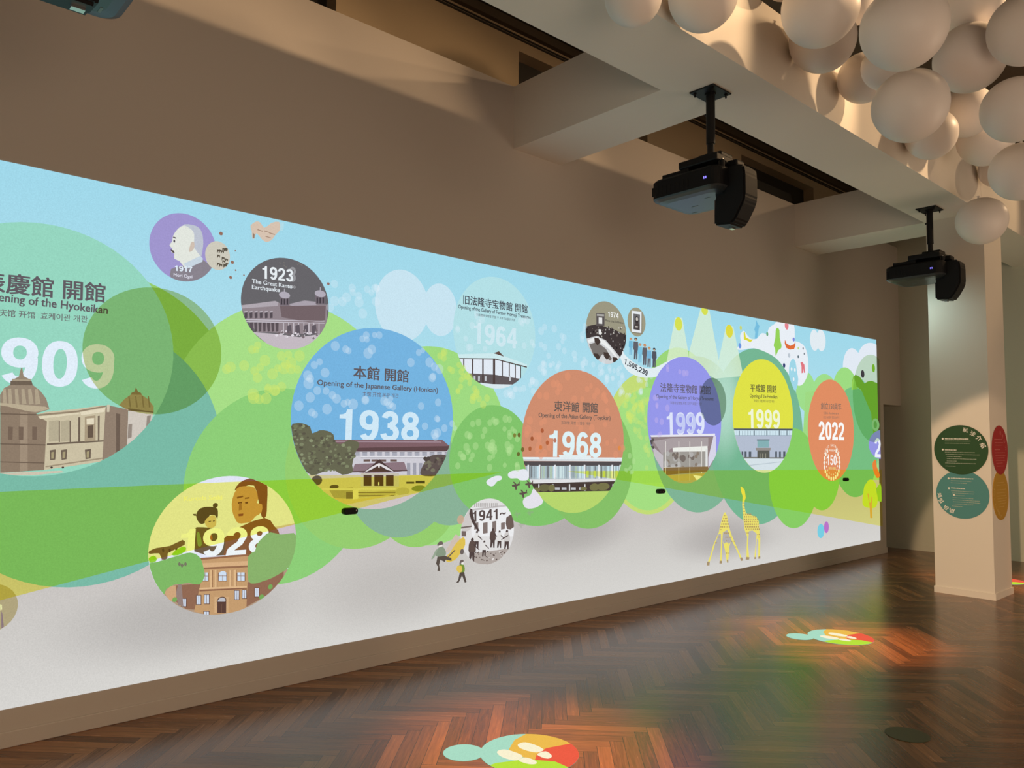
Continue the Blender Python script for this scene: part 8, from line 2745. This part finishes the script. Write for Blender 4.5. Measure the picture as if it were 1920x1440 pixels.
# ------------------------------------------------------------------ round signs on the pillar
def sign(name, label, m, centre, r, face, th, back=0.0):
    # face 'front' looks to -y, 'side' looks to +x
    t = thing(name, label, 'sign', centre, 0 if face == 'front' else math.pi / 2, 'round signs on the pillar')
    bm = NB()
    bmesh.ops.create_cone(bm, cap_ends=True, segments=72, radius1=r, radius2=r, depth=th - back, matrix=Matrix.Translation((0, -(th + back) / 2, 0)) @ Matrix.Rotation(math.pi / 2, 4, 'X'))
    obj('panel', bm, m, t)
    return t
def sign_flat(nm, t, items, m, th):
    bm = NB()
    for k, (pts, fs) in enumerate(items):
        vs = [bm.verts.new((p[0], -th - (k % 4) * 0.0001, p[1])) for p in pts]
        for f in fs:
            try:
                bm.faces.new([vs[i] for i in f])
            except ValueError:
                pass
    return obj(nm, bm, m, t)
def arc_word(word, spots, size, turn):
    out = []
    for ch, (x, z), ang in zip(word, spots, turn):
        a = math.radians(ang)
        ux, uz = math.cos(a), math.sin(a)
        ax, az = x - ux * size / 2 + uz * size / 2, z - uz * size / 2 - ux * size / 2
        for dx, dz in ((0, 0), (.03 * size, 0), (0, .03 * size), (.03 * size, .03 * size)):
            out.append(fit_text(ch, 0.0, (ax + dx, az + dz), (ax + dx + ux * size, az + dz + uz * size), size, True))
    return out
def lines(rows, seed, h, gap=True):
    # faint lines of small print
    rnd = random.Random(seed)
    out = []
    for x0, x1, z in rows:
        x = x0
        while x < x1 - 0.002:
            w_ = min(rnd.uniform(0.006, 0.022), x1 - x)
            hh = h * rnd.uniform(0.75, 1.0)
            out.append(([(x, z), (x + w_, z), (x + w_, z + hh), (x, z + hh)], [(0, 1, 2, 3)]))
            x += w_ + rnd.uniform(0.0015, 0.003)
    return out
def dot(x, z, r):
    return ([(x + r * math.cos(k * math.pi / 8), z + r * math.sin(k * math.pi / 8)) for k in range(16)], [tuple(range(16))])
SG = {'green': ((1.7135, 8.43, 1.422), 0.243), 'teal': ((1.716, 8.43, 0.985), 0.237), 'gt': [(0.0485, 0.195), (0.1115, 0.159), (0.1645, 0.114), (0.1965, 0.046)], 'gh': [(-0.1405, 0.0735, 0.104), (-0.1435, -0.0335, -0.007)], 'gl': [(-0.1415, 0.0905, 0.083), (-0.1415, 0.0835, 0.0615), (-0.1435, 0.1255, -0.028), (-0.1375, 0.1655, -0.049), (-0.1275, 0.0065, -0.0715), (-0.1275, 0.1375, -0.0925), (-0.1285, -0.0365, -0.1155), (-0.1435, 0.1325, -0.1355), (-0.1435, -0.0485, -0.1655)], 'gb': [(-0.1595, 0.108), (-0.1615, -0.001)], 'tt': [(-0.208, -0.018), (-0.196, -0.072), (-0.148, -0.142), (-0.099, -0.166)], 'th': [(-0.1, 0.102, 0.1515), (-0.099, 0.027, 0.0525)], 'tl': [(-0.1, 0.084, 0.1275), (-0.101, 0.043, 0.1065), (-0.099, 0.109, 0.0275), (-0.089, 0.105, 0.007), (-0.062, 0.022, -0.015), (-0.087, 0.097, -0.0385), (-0.088, 0.154, -0.059), (-0.085, 0.157, -0.078), (-0.085, 0.095, -0.0995), (-0.093, -0.002, -0.122)], 'tb': [(-0.119, 0.151), (-0.119, 0.053), (-0.074, -0.01)]}
TH = 0.004
t = sign('round_sign', 'dark green round sign on the front of the pillar', M['green'], SG['green'][0], SG['green'][1], 'front', TH + 0.002, TH + 0.0003)
sign_flat('title', t, arc_word('玩法介绍', SG['gt'], 0.046, (-8, -22, -40, -62)), M['ink'], TH + 0.0028)
sign_flat('small_print', t, lines(SG['gl'], 1, 0.0052), M['fine'], TH + 0.0026)
for k, row in enumerate(SG['gh']):
    sign_flat('heading', t, lines([row], 2 + k, 0.0085), M['ink'], TH + 0.0027)
for x, z in SG['gb']:
    sign_flat('bullet', t, [dot(x, z, 0.009)], M['ink'], TH + 0.0029)
t = sign('round_sign', 'teal round sign on the front of the pillar', M['teal'], SG['teal'][0], SG['teal'][1], 'front', TH)
sign_flat('title', t, arc_word('체험방법', SG['tt'], 0.042, (-70, -52, -32, -18)), M['ink'], TH + 0.0008)
sign_flat('small_print', t, lines(SG['tl'], 3, 0.0052), M['fine'], TH + 0.0006)
for k, row in enumerate(SG['th']):
    sign_flat('heading', t, lines([row], 4 + k, 0.0085), M['ink'], TH + 0.0007)
for x, z in SG['tb']:
    sign_flat('bullet', t, [dot(x, z, 0.009)], M['ink'], TH + 0.0009)
t = sign('round_sign', 'red round sign on the right side of the pillar', M['red'], (1.973, 8.70, 1.424), 0.241, 'side', TH + 0.002, TH + 0.0003)
sign_flat('title', t, arc_word('あそび方', ((0.02, 0.17), (0.085, 0.135), (0.14, 0.085), (0.175, 0.02)), 0.046, (-8, -28, -48, -66)), M['finer'], TH + 0.0028)
sign_flat('small_print', t, lines([(-0.16, 0.10, 0.07), (-0.16, 0.08, 0.045), (-0.16, 0.15, -0.03), (-0.15, 0.16, -0.055), (-0.15, 0.12, -0.08), (-0.14, 0.15, -0.105), (-0.13, 0.06, -0.13), (-0.12, 0.10, -0.16)], 5, 0.006), M['finer'], TH + 0.0026)
sign_flat('heading', t, lines([(-0.17, 0.07, 0.10), (-0.17, 0.0, 0.0)], 6, 0.009), M['finer'], TH + 0.0027)
t = sign('round_sign', 'mustard round sign on the right side of the pillar', M['mustard'], (1.973, 8.685, 0.984), 0.243, 'side', TH)
sign_flat('title', t, arc_word('HowtoPlay', ((-0.20, 0.05), (-0.205, 0.01), (-0.195, -0.03), (-0.175, -0.085), (-0.15, -0.115), (-0.11, -0.15), (-0.08, -0.17), (-0.045, -0.185), (-0.01, -0.195)), 0.032, (-100, -88, -78, -64, -54, -40, -28, -16, -6)), M['fineo'], TH + 0.0008)
sign_flat('small_print', t, lines([(-0.12, 0.10, 0.12), (-0.12, 0.15, 0.095), (-0.12, 0.17, 0.05), (-0.12, 0.18, 0.02), (-0.11, 0.17, -0.01), (-0.11, 0.18, -0.035), (-0.10, 0.15, -0.06), (-0.09, 0.16, -0.085), (-0.07, 0.10, -0.115)], 7, 0.006), M['fineo'], TH + 0.0006)
